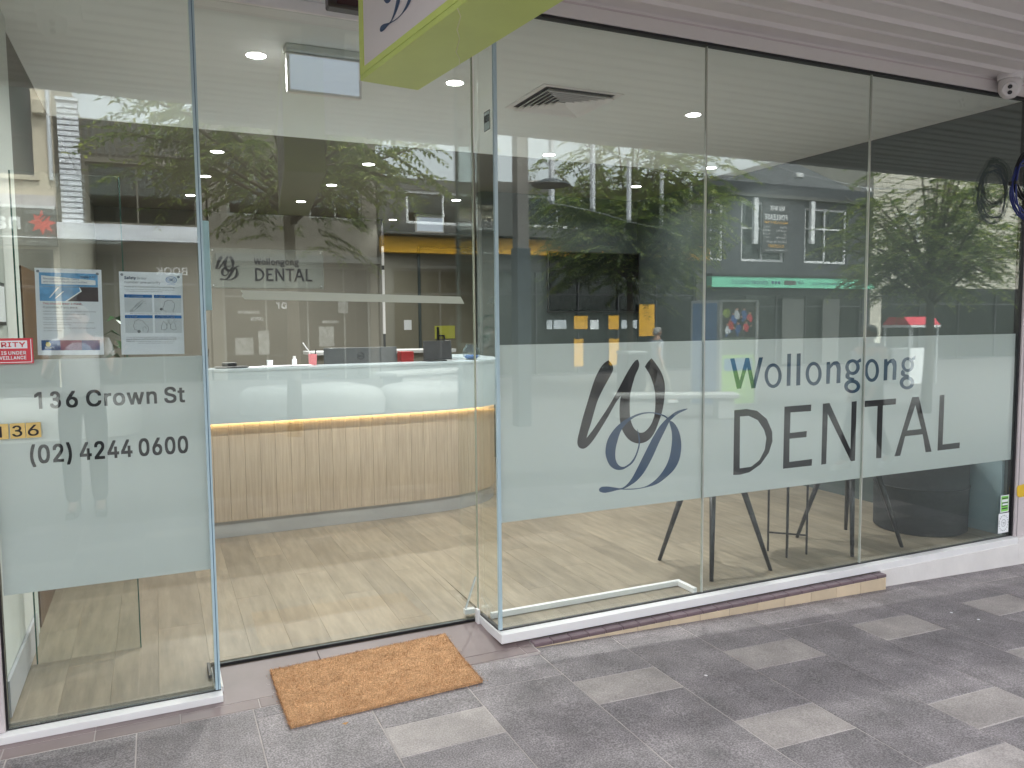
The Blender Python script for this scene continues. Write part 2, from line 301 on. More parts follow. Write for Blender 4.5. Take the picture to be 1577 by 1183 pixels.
# ------------------------------------------------------------------ letter outlines and traced emblem (metres on the shop front)
GLYPHS = """A|480|16,0 201,509 276,509 463,0 395,0 287,302 280,323 272,346 264,372 255,402 244,438 232,478 245,478 233,437 222,402 213,371 204,345 197,322 191,302 85,0;110,142 110,199 370,199 370,142
B|456|60,0 60,509 241,509 274,507 304,501 329,491 350,477 367,461 381,442 390,421 396,398 398,374 397,353 393,336 387,320 378,307 368,295 356,286 343,278 329,272 315,267 315,262 331,260 347,254 363,245 378,234 391,220 402,203 411,184 416,161 418,136 416,111 410,88 400,67 386,48 368,31 344,18 317,8 284,2 247,0;125,57 245,57 281,60 309,67 330,80 344,96 353,115 355,137 354,153 350,169 342,184 333,197 320,209 306,218 289,225 269,229 248,231 125,231;125,285 238,285 256,287 273,290 288,296 302,304 314,314 323,326 330,340 335,355 336,372 333,393 326,412 313,429 294,442 270,449 240,452 125,452
C|510|267,-7 225,-3 186,7 150,25 119,49 92,79 70,115 53,157 44,203 40,254 44,305 53,352 70,393 92,429 119,459 150,484 186,501 225,512 267,516 293,514 317,511 340,504 362,496 383,485 402,471 419,456 435,438 448,418 459,397 467,373 473,348 408,348 404,365 397,380 389,395 380,407 369,418 357,428 344,437 330,444 315,449 300,453 284,455 267,456 237,453 209,445 184,432 161,414 141,391 125,364 113,332 106,295 103,254 106,213 113,177 125,145 141,117 161,94 184,76 210,63 237,56 267,53 284,54 300,56 315,60 330,65 344,72 357,81 369,90 380,102 389,114 397,128 404,144 408,160 473,160 467,135 459,112 448,91 435,71 420,53 402,38 383,24 363,13 341,5 317,-2 293,-6
D|502|219,0 96,0 96,57 215,57 254,60 288,68 318,81 343,99 363,122 379,149 390,181 397,216 399,255 397,294 390,329 379,361 364,388 344,410 320,428 291,441 258,449 221,452 93,452 93,509 225,509 273,505 315,495 353,478 385,455 412,426 433,391 449,351 458,306 462,255 458,205 449,159 433,119 411,83 384,54 351,31 312,14 268,3;125,509 125,0 60,0 60,509
E|419|60,0 60,509 372,509 372,452 125,452 125,286 355,286 355,229 125,229 125,57 375,57 375,0
F|410|60,0 60,509 369,509 369,452 125,452 125,278 346,278 346,221 125,221 125,0
G|520|269,-7 225,-3 185,7 149,25 118,49 91,79 69,116 53,157 43,203 40,254 43,305 53,352 69,393 91,429 117,459 149,484 184,501 223,512 265,516 291,514 316,510 340,504 363,494 384,483 403,469 421,453 436,436 449,416 460,395 468,373 474,349 408,349 402,365 395,379 387,393 378,406 368,417 356,427 344,436 330,443 315,448 300,453 283,455 265,456 236,453 209,445 183,432 160,414 141,392 125,364 113,332 106,295 103,254 106,213 113,177 125,145 141,117 161,95 184,76 210,63 238,56 269,53 296,55 322,61 345,71 365,85 382,102 396,123 407,147 413,173 415,202 434,199 283,199 283,256 478,256 478,200 475,160 466,124 451,91 431,62 406,38 377,19 344,5 308,-4
H|517|60,0 60,509 125,509 125,289 392,289 392,509 457,509 457,0 392,0 392,232 125,232 125,0
I|300|31,0 31,57 118,57 118,452 31,452 31,509 269,509 269,452 183,452 183,57 269,57 269,0
K|467|104,145 104,216 116,231 128,246 139,261 151,275 162,289 174,303 187,317 199,331 212,344 364,509 448,509 231,276 228,276;60,0 60,509 125,509 125,334 124,225 125,193 125,0;372,0 188,259 228,309 449,0
L|393|60,0 60,509 125,509 125,57 361,57 361,0
M|628|60,0 60,509 152,509 277,187 287,159 299,123 311,84 322,49 307,49 318,83 330,121 342,158 352,187 476,509 568,509 568,0 504,0 504,291 504,327 505,369 506,413 507,457 513,457 508,441 503,425 498,409 482,363 467,322 456,291 342,0 286,0 170,291 159,321 145,361 129,408 112,457 119,457 120,416 121,372 122,328 122,291 122,0
N|523|60,0 60,509 136,509 343,183 349,174 355,163 363,151 371,137 379,122 388,107 396,90 405,73 414,55 405,54 403,72 402,90 401,108 400,126 399,142 399,157 399,195 399,509 463,509 463,0 387,0 202,290 177,331 168,346 159,363 148,381 108,452 119,454 122,384 124,328 125,291 125,0
O|533|267,-7 225,-3 186,7 150,25 119,49 92,79 70,115 53,157 44,203 40,254 44,305 53,352 70,393 92,429 119,459 150,484 186,501 225,512 267,516 309,512 348,501 384,484 415,459 442,429 464,393 480,352 490,305 493,254 490,203 480,157 464,115 442,79 415,49 384,25 348,7 309,-3;267,53 296,55 324,63 349,76 372,94 392,116 408,144 420,176 428,213 430,254 428,295 420,332 408,365 392,392 372,415 349,433 324,446 296,453 267,456 237,453 210,445 184,433 161,415 142,392 125,364 113,332 106,295 103,254 106,213 113,176 125,144 142,117 161,94 184,76 210,63 237,55
P|445|60,0 60,509 235,509 272,506 305,499 332,487 356,471 375,452 390,430 400,404 407,377 409,348 407,318 400,291 390,265 375,243 356,223 332,207 305,195 272,188 235,186 109,186 109,242 233,242 257,244 279,248 297,256 312,266 324,279 333,294 339,310 343,328 344,348 343,367 339,385 333,402 324,416 312,428 297,439 279,446 257,451 232,452 125,452 125,0
Q|533|245,159 313,159 369,85 384,65 468,-48 401,-48 346,27 331,46;267,-7 225,-3 186,7 150,25 119,49 92,79 70,115 53,157 44,203 40,254 44,305 53,352 70,393 92,429 119,459 150,484 186,501 225,512 267,516 309,512 348,501 384,484 415,459 442,429 464,393 480,352 490,305 493,254 490,203 480,157 464,115 442,79 415,49 384,25 348,7 309,-3;267,53 296,55 324,63 349,76 372,94 392,116 408,144 420,176 428,213 430,254 428,295 420,332 408,365 392,392 372,415 349,433 324,446 296,453 267,456 237,453 210,445 184,433 161,415 142,392 125,364 113,332 106,295 103,254 106,213 113,176 125,144 142,117 161,94 184,76 210,63 237,55
R|449|60,0 60,509 236,509 273,506 305,500 333,489 356,473 376,455 390,433 401,408 407,381 409,352 407,323 401,296 390,271 376,250 356,232 333,217 305,206 273,200 236,198 96,198 96,255 234,255 258,256 280,260 298,267 313,276 325,287 334,300 340,316 344,333 345,352 344,371 340,389 334,405 325,419 313,430 298,440 279,446 258,451 233,452 125,452 125,0;353,0 230,229 303,229 428,0
S|447|224,-9 188,-7 156,-1 128,9 102,23 81,40 64,60 51,83 42,109 38,137 104,137 108,118 114,102 123,88 136,76 150,66 166,59 185,53 204,50 224,49 246,50 267,54 286,60 303,69 317,79 329,92 338,106 344,122 346,139 344,154 340,168 332,179 322,189 310,197 296,205 280,211 263,217 245,222 184,239 145,253 112,269 86,289 67,313 56,341 52,372 54,400 62,425 75,448 92,468 113,484 138,498 165,508 195,514 227,516 259,514 289,508 316,498 340,484 360,468 377,449 390,427 398,403 401,378 337,378 332,402 320,421 302,437 280,449 254,456 225,459 204,457 185,454 167,448 152,440 139,430 129,418 121,405 117,391 115,376 117,359 122,345 131,334 142,324 155,315 169,308 184,302 198,297 212,293 264,279 279,275 295,270 312,264 328,256 344,248 359,238 372,226 384,213 395,198 402,180 407,161 408,139 406,112 399,87 386,64 370,43 349,25 323,11 294,0 261,-7
T|449|32,452 32,509 417,509 417,452 257,452 257,0 193,0 193,452
U|517|259,-8 220,-6 186,2 154,15 126,33 103,55 85,80 71,108 63,140 60,173 60,509 124,509 124,178 126,155 132,133 141,113 153,95 169,80 187,68 208,59 232,53 259,52 285,53 309,59 331,68 349,80 364,95 377,113 385,133 391,155 393,178 393,509 457,509 457,173 454,140 446,108 433,80 414,55 391,33 363,15 332,2 297,-6
V|480|204,0 16,509 84,509 192,206 199,187 207,164 215,137 225,106 236,71 248,31 235,31 247,71 257,107 267,138 276,165 283,187 290,206 395,509 463,509 278,0
W|686|155,0 16,509 82,509 163,196 167,179 172,162 175,145 187,94 190,76 194,58 197,40 189,40 193,58 196,76 200,94 203,111 207,128 211,145 224,196 306,509 380,509 462,196 466,179 470,162 474,145 486,94 490,76 494,58 497,40 488,40 492,58 495,76 499,94 503,111 506,128 510,145 523,196 603,509 670,509 530,0 455,0 368,323 362,345 357,368 351,391 346,417 341,445 336,475 350,475 345,446 340,420 335,395 330,371 324,347 318,323 230,0
X|474|18,0 217,284 217,236 29,509 104,509 178,400 188,386 196,373 204,361 211,350 217,340 223,329 230,318 236,305 243,292 232,292 252,329 258,339 265,350 272,361 298,400 374,509 446,509 259,239 259,287 456,0 382,0 292,129 268,165 262,175 256,185 250,195 244,206 237,218 230,231 244,231 238,219 231,207 225,196 219,186 213,176 206,166 182,129 91,0
Y|472|203,0 203,208 16,509 91,509 192,344 203,327 213,309 222,292 231,274 240,254 250,230 224,230 233,254 242,275 251,293 260,310 270,327 280,344 381,509 455,509 268,208 268,0
Z|438|42,0 42,46 273,385 284,400 295,415 306,431 318,446 329,461 341,476 348,454 327,453 306,453 285,452 265,452 244,452 223,452 40,452 40,509 397,509 397,462 169,129 157,113 146,97 134,81 97,33 90,54 111,55 131,56 152,57 173,57 193,57 214,57 399,57 399,0
a|389|160,-9 137,-7 115,-3 94,5 76,15 60,29 48,45 38,63 32,84 30,108 32,128 36,146 43,161 53,174 64,184 78,193 92,200 108,206 125,211 143,214 161,217 178,220 234,227 247,229 257,231 265,235 271,240 274,246 276,255 276,257 275,272 272,285 267,297 260,307 251,315 240,322 227,327 212,330 196,331 178,330 163,327 149,322 137,316 127,309 118,301 110,292 104,283 100,274 41,291 51,313 64,331 79,346 95,358 114,368 133,375 153,380 173,383 194,384 208,384 223,382 239,379 255,375 271,369 286,360 300,350 312,336 322,320 330,301 335,278 337,251 337,0 277,0 277,52 272,52 267,43 260,34 252,25 242,16 229,8 215,1 199,-4 181,-7;170,45 192,47 211,51 228,59 242,68 254,80 263,93 270,108 274,122 276,138 276,190 272,187 267,184 259,182 251,180 241,178 231,176 200,171 175,168 161,166 147,163 134,159 122,153 112,147 103,139 97,130 93,118 92,105 93,93 96,82 102,72 109,64 119,57 130,52 142,48 156,46
b|424|229,-8 208,-7 189,-3 172,4 159,12 147,21 138,31 130,41 123,50 118,59 112,59 112,0 53,0 53,509 114,509 114,319 118,319 123,327 130,336 137,346 147,355 158,364 171,373 188,379 207,383 229,384 259,382 287,374 313,361 335,342 354,320 370,293 381,261 388,227 390,189 388,151 381,116 370,84 355,57 336,34 313,16 288,3 260,-6;220,47 242,49 262,55 279,66 294,80 306,97 316,117 323,139 327,163 328,189 327,215 323,239 316,261 307,281 295,298 280,311 262,322 243,328 220,330 198,328 178,322 161,312 147,299 134,282 125,263 118,241 114,216 113,189 114,162 118,138 125,115 135,95 147,78 162,65 179,55 198,49
c|396|207,-8 174,-5 144,3 117,16 93,35 72,58 56,85 44,116 37,150 34,187 37,225 44,260 56,291 72,318 93,341 117,360 144,374 174,382 207,384 226,384 243,381 260,377 276,371 291,364 305,356 318,346 330,335 340,322 349,308 356,293 362,277 303,262 300,272 295,281 290,289 284,297 278,304 270,311 261,316 252,321 242,325 231,328 220,329 207,330 184,328 163,321 145,310 130,296 118,278 108,258 102,236 98,212 96,187 98,163 102,139 108,117 118,97 130,80 145,66 163,55 184,49 207,46 220,47 232,49 243,52 253,55 262,60 271,66 279,73 285,80 292,89 297,98 301,107 304,117 363,102 357,86 350,70 341,56 331,43 319,32 306,21 292,12 277,5 261,-1 244,-5 226,-7
d|424|195,-8 165,-6 137,3 111,16 89,34 70,57 55,84 43,116 36,151 34,189 36,227 43,261 55,293 70,320 89,342 112,361 137,374 165,382 196,384 218,383 237,379 253,373 267,364 278,355 287,346 295,336 301,327 306,319 311,319 311,509 372,509 372,0 313,0 313,59 307,59 301,50 295,41 287,31 277,21 266,12 252,4 236,-3 217,-7;205,47 226,49 246,55 263,65 278,78 290,95 299,115 306,138 310,162 312,189 310,216 306,241 300,263 290,282 278,299 263,312 246,322 227,328 205,330 182,328 162,322 145,311 130,298 118,281 108,261 102,239 98,215 96,189 98,163 102,139 109,117 118,97 130,80 145,66 162,55 182,49
e|404|212,-8 177,-5 145,3 117,16 92,35 72,58 56,85 44,116 37,150 34,187 36,224 44,258 55,290 71,317 91,340 115,359 142,373 172,382 205,384 226,383 246,380 266,374 285,366 303,355 319,341 334,324 347,305 357,282 365,256 370,227 371,194 371,169 75,169 75,221 338,221 310,202 308,226 304,248 298,269 288,286 277,301 263,314 246,323 227,328 205,330 183,328 164,323 146,313 131,301 119,286 109,270 102,251 97,231 96,211 96,178 98,151 102,127 110,106 121,88 135,73 151,61 169,53 190,48 212,46 227,47 241,49 254,53 265,58 276,65 285,73 294,82 300,93 306,105 365,91 358,72 348,55 335,39 320,26 302,14 283,4 261,-3 237,-7
f|254|228,379 228,327 6,327 6,379;81,0 81,432 82,452 87,470 96,486 107,499 120,510 135,519 152,525 169,529 187,530 201,530 212,529 222,527 231,525 238,523 243,521 227,468 215,472 209,473 202,474 195,474 178,472 164,468 154,460 147,449 143,435 142,419 142,0
g|425|207,-151 180,-149 156,-146 134,-140 114,-132 97,-122 82,-110 70,-97 59,-84 51,-69 101,-41 107,-49 114,-57 122,-66 131,-74 142,-82 154,-88 169,-93 187,-96 207,-97 236,-95 261,-87 282,-75 298,-58 308,-34 311,-6 311,68 306,68 301,60 294,51 287,41 277,32 266,23 252,16 236,10 217,6 195,5 165,7 138,14 113,27 90,43 71,65 55,90 43,120 36,154 34,191 36,229 43,263 55,293 71,320 90,342 112,361 138,374 166,382 196,384 218,383 237,379 253,373 267,365 279,356 288,346 296,336 302,327 308,319 313,319 313,379 372,379 372,-9 370,-40 363,-67 350,-90 334,-109 314,-124 291,-136 265,-144 237,-149;205,59 227,61 246,66 264,75 278,87 290,103 300,121 307,142 311,166 312,193 311,219 307,242 300,264 291,283 279,299 264,312 247,322 227,328 205,330 182,328 163,322 145,312 130,298 118,282 109,262 102,241 98,218 96,193 98,167 102,144 109,123 118,104 131,88 145,76 163,66 183,61
h|410|114,227 114,0 53,0 53,509 114,509 114,287 102,287 116,319 132,344 152,362 175,374 200,382 227,384 252,383 275,377 295,369 313,356 328,340 341,321 350,298 355,271 357,240 357,0 296,0 296,235 293,263 286,286 273,304 256,318 235,326 210,329 192,328 176,324 161,317 147,308 136,297 126,283 119,266 115,248
i|167|53,0 53,379 114,379 114,0;84,443 73,444 63,448 54,455 47,463 43,472 41,483 43,494 47,504 54,512 63,518 73,522 84,524 95,522 105,518 114,512 121,504 125,494 126,483 125,472 121,463 114,455 105,448 95,444
j|167|53,379 114,379 114,-30 112,-52 108,-72 102,-90 92,-106 80,-119 65,-129 47,-137 27,-141 4,-143 -10,-143 -10,-87 2,-87 18,-85 31,-80 40,-72 47,-61 51,-46 53,-29;83,443 72,444 62,448 53,455 47,463 42,472 41,483 42,494 47,504 53,512 62,518 72,522 83,524 95,522 105,518 114,512 120,504 125,494 126,483 125,472 120,463 114,455 105,448 95,444
k|381|110,137 110,212 121,212 284,379 360,379 184,199 177,199;53,0 53,509 114,509 114,0;294,0 148,186 191,229 372,0
l|189|139,-2 112,0 91,8 74,20 62,37 55,59 53,84 53,509 114,509 114,99 114,83 117,71 120,62 126,57 135,53 146,52 160,53 170,54 181,3 162,-1 154,-2 147,-2
m|610|53,0 53,379 112,379 112,295 108,295 114,314 122,331 132,346 144,358 158,368 172,376 187,382 203,385 219,386 245,383 268,375 287,361 303,342 314,320 321,295 312,295 318,312 326,329 337,343 350,356 364,366 381,375 398,381 417,385 437,386 458,385 478,380 497,372 514,361 529,346 541,328 550,307 555,283 557,255 557,0 496,0 496,254 493,279 485,298 473,313 456,323 438,329 419,330 402,329 387,326 374,320 363,312 353,302 345,290 340,277 336,263 335,247 335,0 274,0 274,260 272,280 265,297 253,311 238,322 220,328 199,330 185,329 171,326 158,320 145,312 135,302 126,289 119,274 115,257 114,238 114,0
n|410|114,227 114,0 53,0 53,379 112,379 112,287 102,287 116,319 132,344 152,362 175,374 200,382 227,384 252,383 275,377 295,369 313,356 328,340 341,321 350,298 355,271 357,240 357,0 296,0 296,235 293,263 286,286 273,304 256,318 235,326 210,329 192,328 176,324 161,317 147,308 136,297 126,283 119,266 115,248
o|415|207,-8 174,-5 144,3 117,16 93,35 72,58 56,85 44,116 37,150 34,187 37,225 44,260 56,291 72,318 93,341 117,360 144,374 174,382 207,384 241,382 271,374 299,360 323,341 343,318 359,291 371,260 379,225 381,187 379,150 371,116 359,85 343,58 323,35 299,16 271,3 241,-5;207,46 231,49 252,55 270,66 285,80 298,97 307,117 314,139 318,163 319,187 318,212 314,236 307,258 298,278 285,296 270,310 252,321 231,328 207,330 184,328 163,321 145,310 130,296 118,278 108,258 102,236 98,212 96,187 98,163 102,139 108,117 118,97 130,80 145,66 163,55 184,49
p|424|53,-143 53,379 112,379 112,319 118,319 123,327 130,336 137,346 147,355 158,364 171,373 188,379 207,383 229,384 259,382 287,374 313,361 335,342 354,320 370,293 381,261 388,227 390,189 388,151 381,116 370,84 355,57 336,34 313,16 288,3 260,-6 229,-8 208,-7 189,-3 173,4 159,12 147,21 138,31 130,41 124,50 118,59 114,59 114,-143;220,47 242,49 262,55 279,66 294,80 306,97 316,117 323,139 327,163 328,189 327,215 323,239 316,261 307,281 295,298 280,311 262,322 243,328 220,330 198,328 178,322 161,312 147,299 134,282 125,263 118,241 114,216 113,189 114,162 118,138 125,115 135,95 147,78 162,65 179,55 198,49
q|424|372,-143 311,-143 311,59 306,59 301,50 295,41 287,31 277,21 266,12 252,4 236,-3 217,-7 195,-8 165,-6 137,3 111,16 89,34 70,57 55,84 43,116 36,151 34,189 36,227 43,261 55,293 70,320 89,342 112,361 137,374 165,382 196,384 218,383 237,379 253,373 267,364 278,355 287,346 295,336 301,327 307,319 313,319 313,379 372,379;205,47 226,49 246,55 263,65 278,78 290,95 299,115 306,138 310,162 312,189 310,216 306,241 300,263 290,282 278,299 263,312 246,322 227,328 205,330 182,328 162,322 145,311 130,298 118,281 108,261 102,239 98,215 96,189 98,163 102,139 109,117 118,97 130,80 145,66 162,55 182,49
r|259|53,0 53,379 112,379 112,321 115,321 124,339 137,354 152,367 171,377 191,383 213,385 229,384 243,384 243,322 230,324 223,325 215,326 207,326 190,324 174,321 159,315 146,306 135,296 126,284 119,269 115,254 114,237 114,0
s|365|182,-8 157,-7 133,-3 112,3 93,12 76,24 62,38 50,54 41,73 36,94 94,107 101,87 111,72 124,60 141,52 160,47 181,45 206,47 227,53 244,62 258,74 265,88 268,103 266,115 262,126 254,136 243,144 229,150 212,155 149,170 118,180 92,192 72,208 58,227 50,249 47,274 49,295 55,314 65,332 79,347 95,360 115,370 137,378 161,383 187,384 212,383 234,379 254,372 271,363 286,352 299,339 309,324 318,308 324,290 268,277 262,291 254,304 243,316 228,325 210,331 187,333 166,331 147,326 131,317 119,305 111,292 109,277 110,264 115,253 124,243 136,235 152,229 172,223 229,209 261,200 287,187 306,171 320,153 328,131 331,107 329,85 323,65 312,47 298,31 281,18 260,6 236,-2 210,-7
t|227|204,379 204,327 6,327 6,379;65,471 126,471 126,98 127,83 130,70 136,61 144,55 156,51 170,50 185,51 202,54 213,2 207,0 200,-2 192,-3 184,-3 176,-4 168,-4 138,-1 113,7 92,21 77,41 68,64 65,93
u|410|182,-5 158,-3 135,2 115,11 97,23 82,39 69,59 60,82 54,109 53,139 53,379 114,379 114,144 116,117 124,94 137,75 154,61 175,53 200,50 218,51 234,55 249,62 263,71 274,83 283,97 290,113 295,132 296,153 296,379 357,379 357,0 298,0 298,92 307,92 294,60 277,35 257,17 234,5 209,-3
v|389|163,0 17,379 84,379 165,155 173,132 180,110 187,87 193,64 199,42 206,21 184,21 191,42 197,64 203,87 209,110 216,132 224,155 305,379 371,379 226,0
w|567|138,0 23,379 87,379 133,214 140,190 147,164 154,137 161,107 168,75 175,41 165,41 172,74 179,105 186,135 192,163 199,189 206,214 252,379 316,379 362,214 368,189 375,163 382,136 388,106 395,75 402,41 391,41 399,75 406,106 413,135 420,163 427,189 434,214 480,379 545,379 429,0 368,0 319,172 305,225 300,243 295,262 291,280 277,338 291,338 277,280 263,225 258,207 253,189 248,172 199,0
x|379|21,0 171,218 171,171 29,379 100,379 147,306 159,287 170,270 179,253 188,237 198,221 207,206 175,206 185,221 194,237 202,253 211,270 222,287 233,306 282,379 352,379 209,169 209,214 358,0 287,0 231,85 219,103 209,120 200,136 191,152 182,167 173,182 205,182 195,167 187,152 178,136 170,120 160,103 148,85 91,0
y|389|47,-139 61,-86 71,-87 83,-89 94,-90 104,-89 113,-86 122,-81 130,-74 138,-64 145,-51 151,-36 163,-1 17,379 84,379 165,155 173,132 180,109 187,87 193,64 199,42 206,21 184,21 190,42 196,64 202,87 209,110 216,132 224,155 305,379 371,379 204,-58 196,-77 187,-93 177,-107 165,-119 153,-128 139,-136 125,-141 109,-144 91,-145 82,-145 73,-144 65,-143 57,-142 52,-140
z|380|42,0 42,46 254,320 254,323 48,323 48,379 333,379 333,331 126,60 126,56 339,56 339,0
0|453|227,-7 191,-3 158,7 130,24 105,48 85,77 69,113 57,155 50,202 48,254 50,306 57,353 69,395 85,431 106,461 130,484 159,502 191,512 227,516 262,512 295,502 323,484 348,461 368,431 384,395 396,353 403,306 405,254 403,202 396,155 384,113 368,77 348,48 323,24 295,7 263,-3;227,50 250,52 271,60 290,74 306,92 320,116 330,144 338,176 342,213 344,254 342,295 338,332 330,365 320,393 306,416 290,435 271,449 250,457 227,460 203,457 182,449 163,435 147,416 134,393 123,365 115,332 111,295 109,254 111,213 115,176 123,144 134,116 147,92 163,74 182,60 203,52
1|453|76,0 76,55 391,55 391,0;276,509 276,0 212,0 212,448 209,448 86,358 86,427 198,509
2|453|64,0 64,47 234,229 252,248 268,266 282,282 294,298 303,312 311,327 316,341 319,356 320,371 319,389 315,405 308,419 298,431 287,441 273,449 258,455 241,458 224,460 205,458 188,454 172,447 159,438 148,427 139,413 132,398 128,381 127,362 66,362 68,391 75,418 86,442 102,464 121,482 143,496 168,507 196,513 225,516 254,513 281,507 306,497 328,482 346,465 361,445 372,423 379,398 381,372 380,354 377,336 371,318 363,299 351,280 336,259 317,235 294,209 267,180 153,60 153,57 389,57 389,0
3|453|129,127 136,106 146,87 161,71 180,59 200,53 221,51 242,55 261,64 278,78 291,95 300,116 304,138 303,160 296,181 285,200 270,216 252,227 231,234 160,246 160,302 231,304 246,311 260,321 271,335 279,352 283,370 284,388 280,406 272,423 262,437 248,448 232,456 216,459 199,458 183,452 168,443 156,430 147,414 142,396 83,408 91,435 104,459 122,479 143,496 168,508 194,515 220,516 247,511 272,501 294,486 314,467 329,444 339,418 344,391 343,363 337,336 326,311 310,289 316,254 336,233 351,209 361,183 366,155 365,126 359,98 348,72 332,48 312,28 289,12 263,0 235,-6 206,-7 178,-2 151,8 127,22 106,41 89,64 76,89 68,117
4|453|40,105 40,158 247,509 311,509 109,166 109,163 413,163 413,105;282,0 282,121 282,146 282,318 343,318 343,0
5|453|221,-7 192,-5 165,1 140,11 118,25 99,41 83,60 71,82 63,105 60,130 122,130 125,115 130,102 138,89 148,78 160,68 173,60 188,54 204,51 221,50 241,51 259,56 276,64 291,75 304,89 314,104 322,122 326,141 328,162 326,183 321,203 314,221 303,237 290,251 275,262 257,270 238,275 218,277 201,276 184,273 167,268 152,262 139,255 128,246 67,253 96,509 366,509 366,452 151,452 134,301 136,301 148,311 162,318 178,325 194,330 212,333 229,334 252,332 274,328 294,321 313,311 330,299 345,285 358,269 370,251 379,231 386,210 390,187 391,163 388,132 381,102 369,76 352,52 332,32 309,15 282,3 253,-4
6|453|226,-7 196,-4 168,3 142,15 119,31 100,51 84,74 73,101 66,130 64,162 65,187 71,212 80,239 93,268 112,302 137,340 252,509 322,509 151,261 145,261 151,270 157,279 165,288 174,295 184,302 196,307 208,311 221,313 235,314 265,312 291,305 316,295 337,280 355,262 370,240 380,215 387,187 389,157 387,127 379,98 368,73 352,50 333,30 310,14 284,3 257,-4;226,48 245,50 263,55 279,63 293,73 304,86 314,101 322,119 326,137 327,157 326,178 322,196 314,213 304,228 293,241 279,251 263,259 245,264 226,265 207,264 190,259 174,252 160,241 148,229 138,214 131,197 126,179 125,158 126,138 131,119 138,102 148,86 160,73 174,63 190,55 207,50
7|453|97,0 323,448 323,452 62,452 62,509 391,509 391,449 165,0
8|453|226,-7 193,-5 163,1 136,11 111,25 91,42 74,62 62,84 54,109 52,135 53,156 58,176 65,195 75,212 87,228 101,241 117,252 134,260 153,265 153,267 129,276 109,289 93,308 80,330 73,354 70,380 73,405 79,429 90,450 106,469 124,485 146,498 170,508 197,514 226,516 255,514 282,508 306,498 328,485 346,469 361,450 373,429 379,405 382,380 379,354 372,330 359,308 343,289 323,276 300,267 300,265 319,260 335,252 351,241 365,228 377,212 387,195 395,176 399,156 401,135 398,109 391,84 378,62 362,42 341,25 317,11 289,1 259,-5;226,49 248,50 267,54 285,60 300,69 313,79 323,91 331,106 335,121 337,139 335,157 330,173 322,189 312,202 298,213 283,223 265,230 247,234 226,235 206,234 187,230 169,223 154,213 140,202 130,189 122,173 117,157 115,139 117,121 121,106 129,91 139,79 152,69 167,60 185,54 205,50;226,290 244,291 260,294 274,300 287,308 298,318 307,330 314,344 318,359 319,376 318,392 314,407 308,420 299,432 288,442 275,449 260,455 244,459 226,460 208,459 192,455 177,449 164,442 153,432 145,420 138,407 134,392 133,376 134,359 138,344 145,330 154,318 165,308 178,300 193,294 209,291
9|453|226,516 256,513 285,506 310,494 333,478 352,458 368,434 380,408 387,378 389,347 387,322 382,296 373,270 359,240 340,207 315,168 200,0 130,0 301,248 307,248 302,238 295,229 287,221 278,214 268,207 257,202 245,198 232,195 218,195 188,197 161,203 137,214 116,229 98,247 83,269 72,294 66,321 64,352 66,382 73,411 85,436 101,459 120,479 143,494 168,506 196,513;226,460 207,459 190,454 174,446 160,435 148,423 138,407 131,390 127,372 125,352 127,331 131,313 138,295 148,280 160,268 174,257 190,250 207,245 226,243 245,245 263,249 279,257 293,267 305,280 314,295 322,312 326,330 327,350 326,371 322,390 314,407 305,422 293,435 279,446 263,454 245,459
(|273|89,207 90,244 94,283 101,324 109,364 119,403 132,441 145,477 160,510 177,539 236,539 219,503 204,466 191,428 179,390 169,351 161,313 156,276 152,241 151,207 152,176 155,145 160,115 167,83 177,50 188,16 202,-19 218,-57 236,-96 177,-96 150,-46 128,4 111,55 99,106 92,156
)|273|37,-96 56,-56 72,-18 86,18 97,52 106,85 113,116 118,147 121,177 122,207 121,241 117,276 112,313 104,351 94,390 82,428 69,466 54,503 37,539 97,539 113,510 128,477 142,441 154,403 164,364 173,323 179,283 183,244 184,207 182,156 174,104 161,53 144,3 123,-47 97,-96
,|188|38,-119 68,71 137,71 84,-119
.|188|95,-4 83,-3 73,1 63,9 55,18 51,29 50,41 51,53 55,64 63,73 73,81 83,85 95,87 107,85 118,81 128,73 135,64 140,53 141,41 140,29 135,18 128,9 118,1 107,-3
-|453|337,244 337,188 114,188 114,244
:|188|95,-4 83,-3 73,1 63,9 55,18 51,29 50,41 51,53 55,64 63,73 73,81 83,85 95,87 107,85 118,81 128,73 135,64 140,53 141,41 140,29 135,18 128,9 118,1 107,-3;95,271 83,272 73,277 63,284 55,294 51,304 50,316 51,328 55,339 63,349 73,356 83,360 95,362 107,360 118,356 128,349 135,339 140,328 141,316 140,304 135,294 128,284 118,277 107,272
&|448|197,-7 165,-5 136,1 110,12 88,26 69,42 54,62 43,84 36,108 34,133 36,154 40,173 47,189 58,205 70,220 85,235 101,249 120,264 140,279 216,335 223,340 230,346 237,352 243,359 249,367 255,375 259,384 261,394 262,405 260,420 255,434 245,445 233,454 219,459 201,461 189,460 178,457 168,453 159,447 151,440 145,431 141,421 138,411 137,399 138,386 141,375 145,363 152,352 159,340 169,327 179,314 191,300 204,284 438,0 364,0 171,231 121,293 108,310 96,327 87,344 81,361 77,379 75,398 77,420 82,440 91,458 102,474 117,488 134,499 154,507 176,512 200,513 224,512 246,507 266,499 283,488 297,475 308,459 317,442 322,424 324,404 323,389 320,375 315,362 309,349 301,336 291,325 281,314 269,303 256,293 154,217 135,202 121,188 110,174 103,161 98,146 97,131 98,115 102,101 109,87 118,76 130,66 143,57 158,51 175,48 193,46 213,48 232,52 251,59 269,69 286,81 301,95 315,112 327,131 336,151 343,174 348,198 349,224 408,224 406,194 403,167 397,144 389,124 380,107 371,92 361,80 353,70 345,62 333,47 315,30 294,17 271,7 246,-1 221,-5
/|249|235,533 71,-76 14,-76 178,533"""
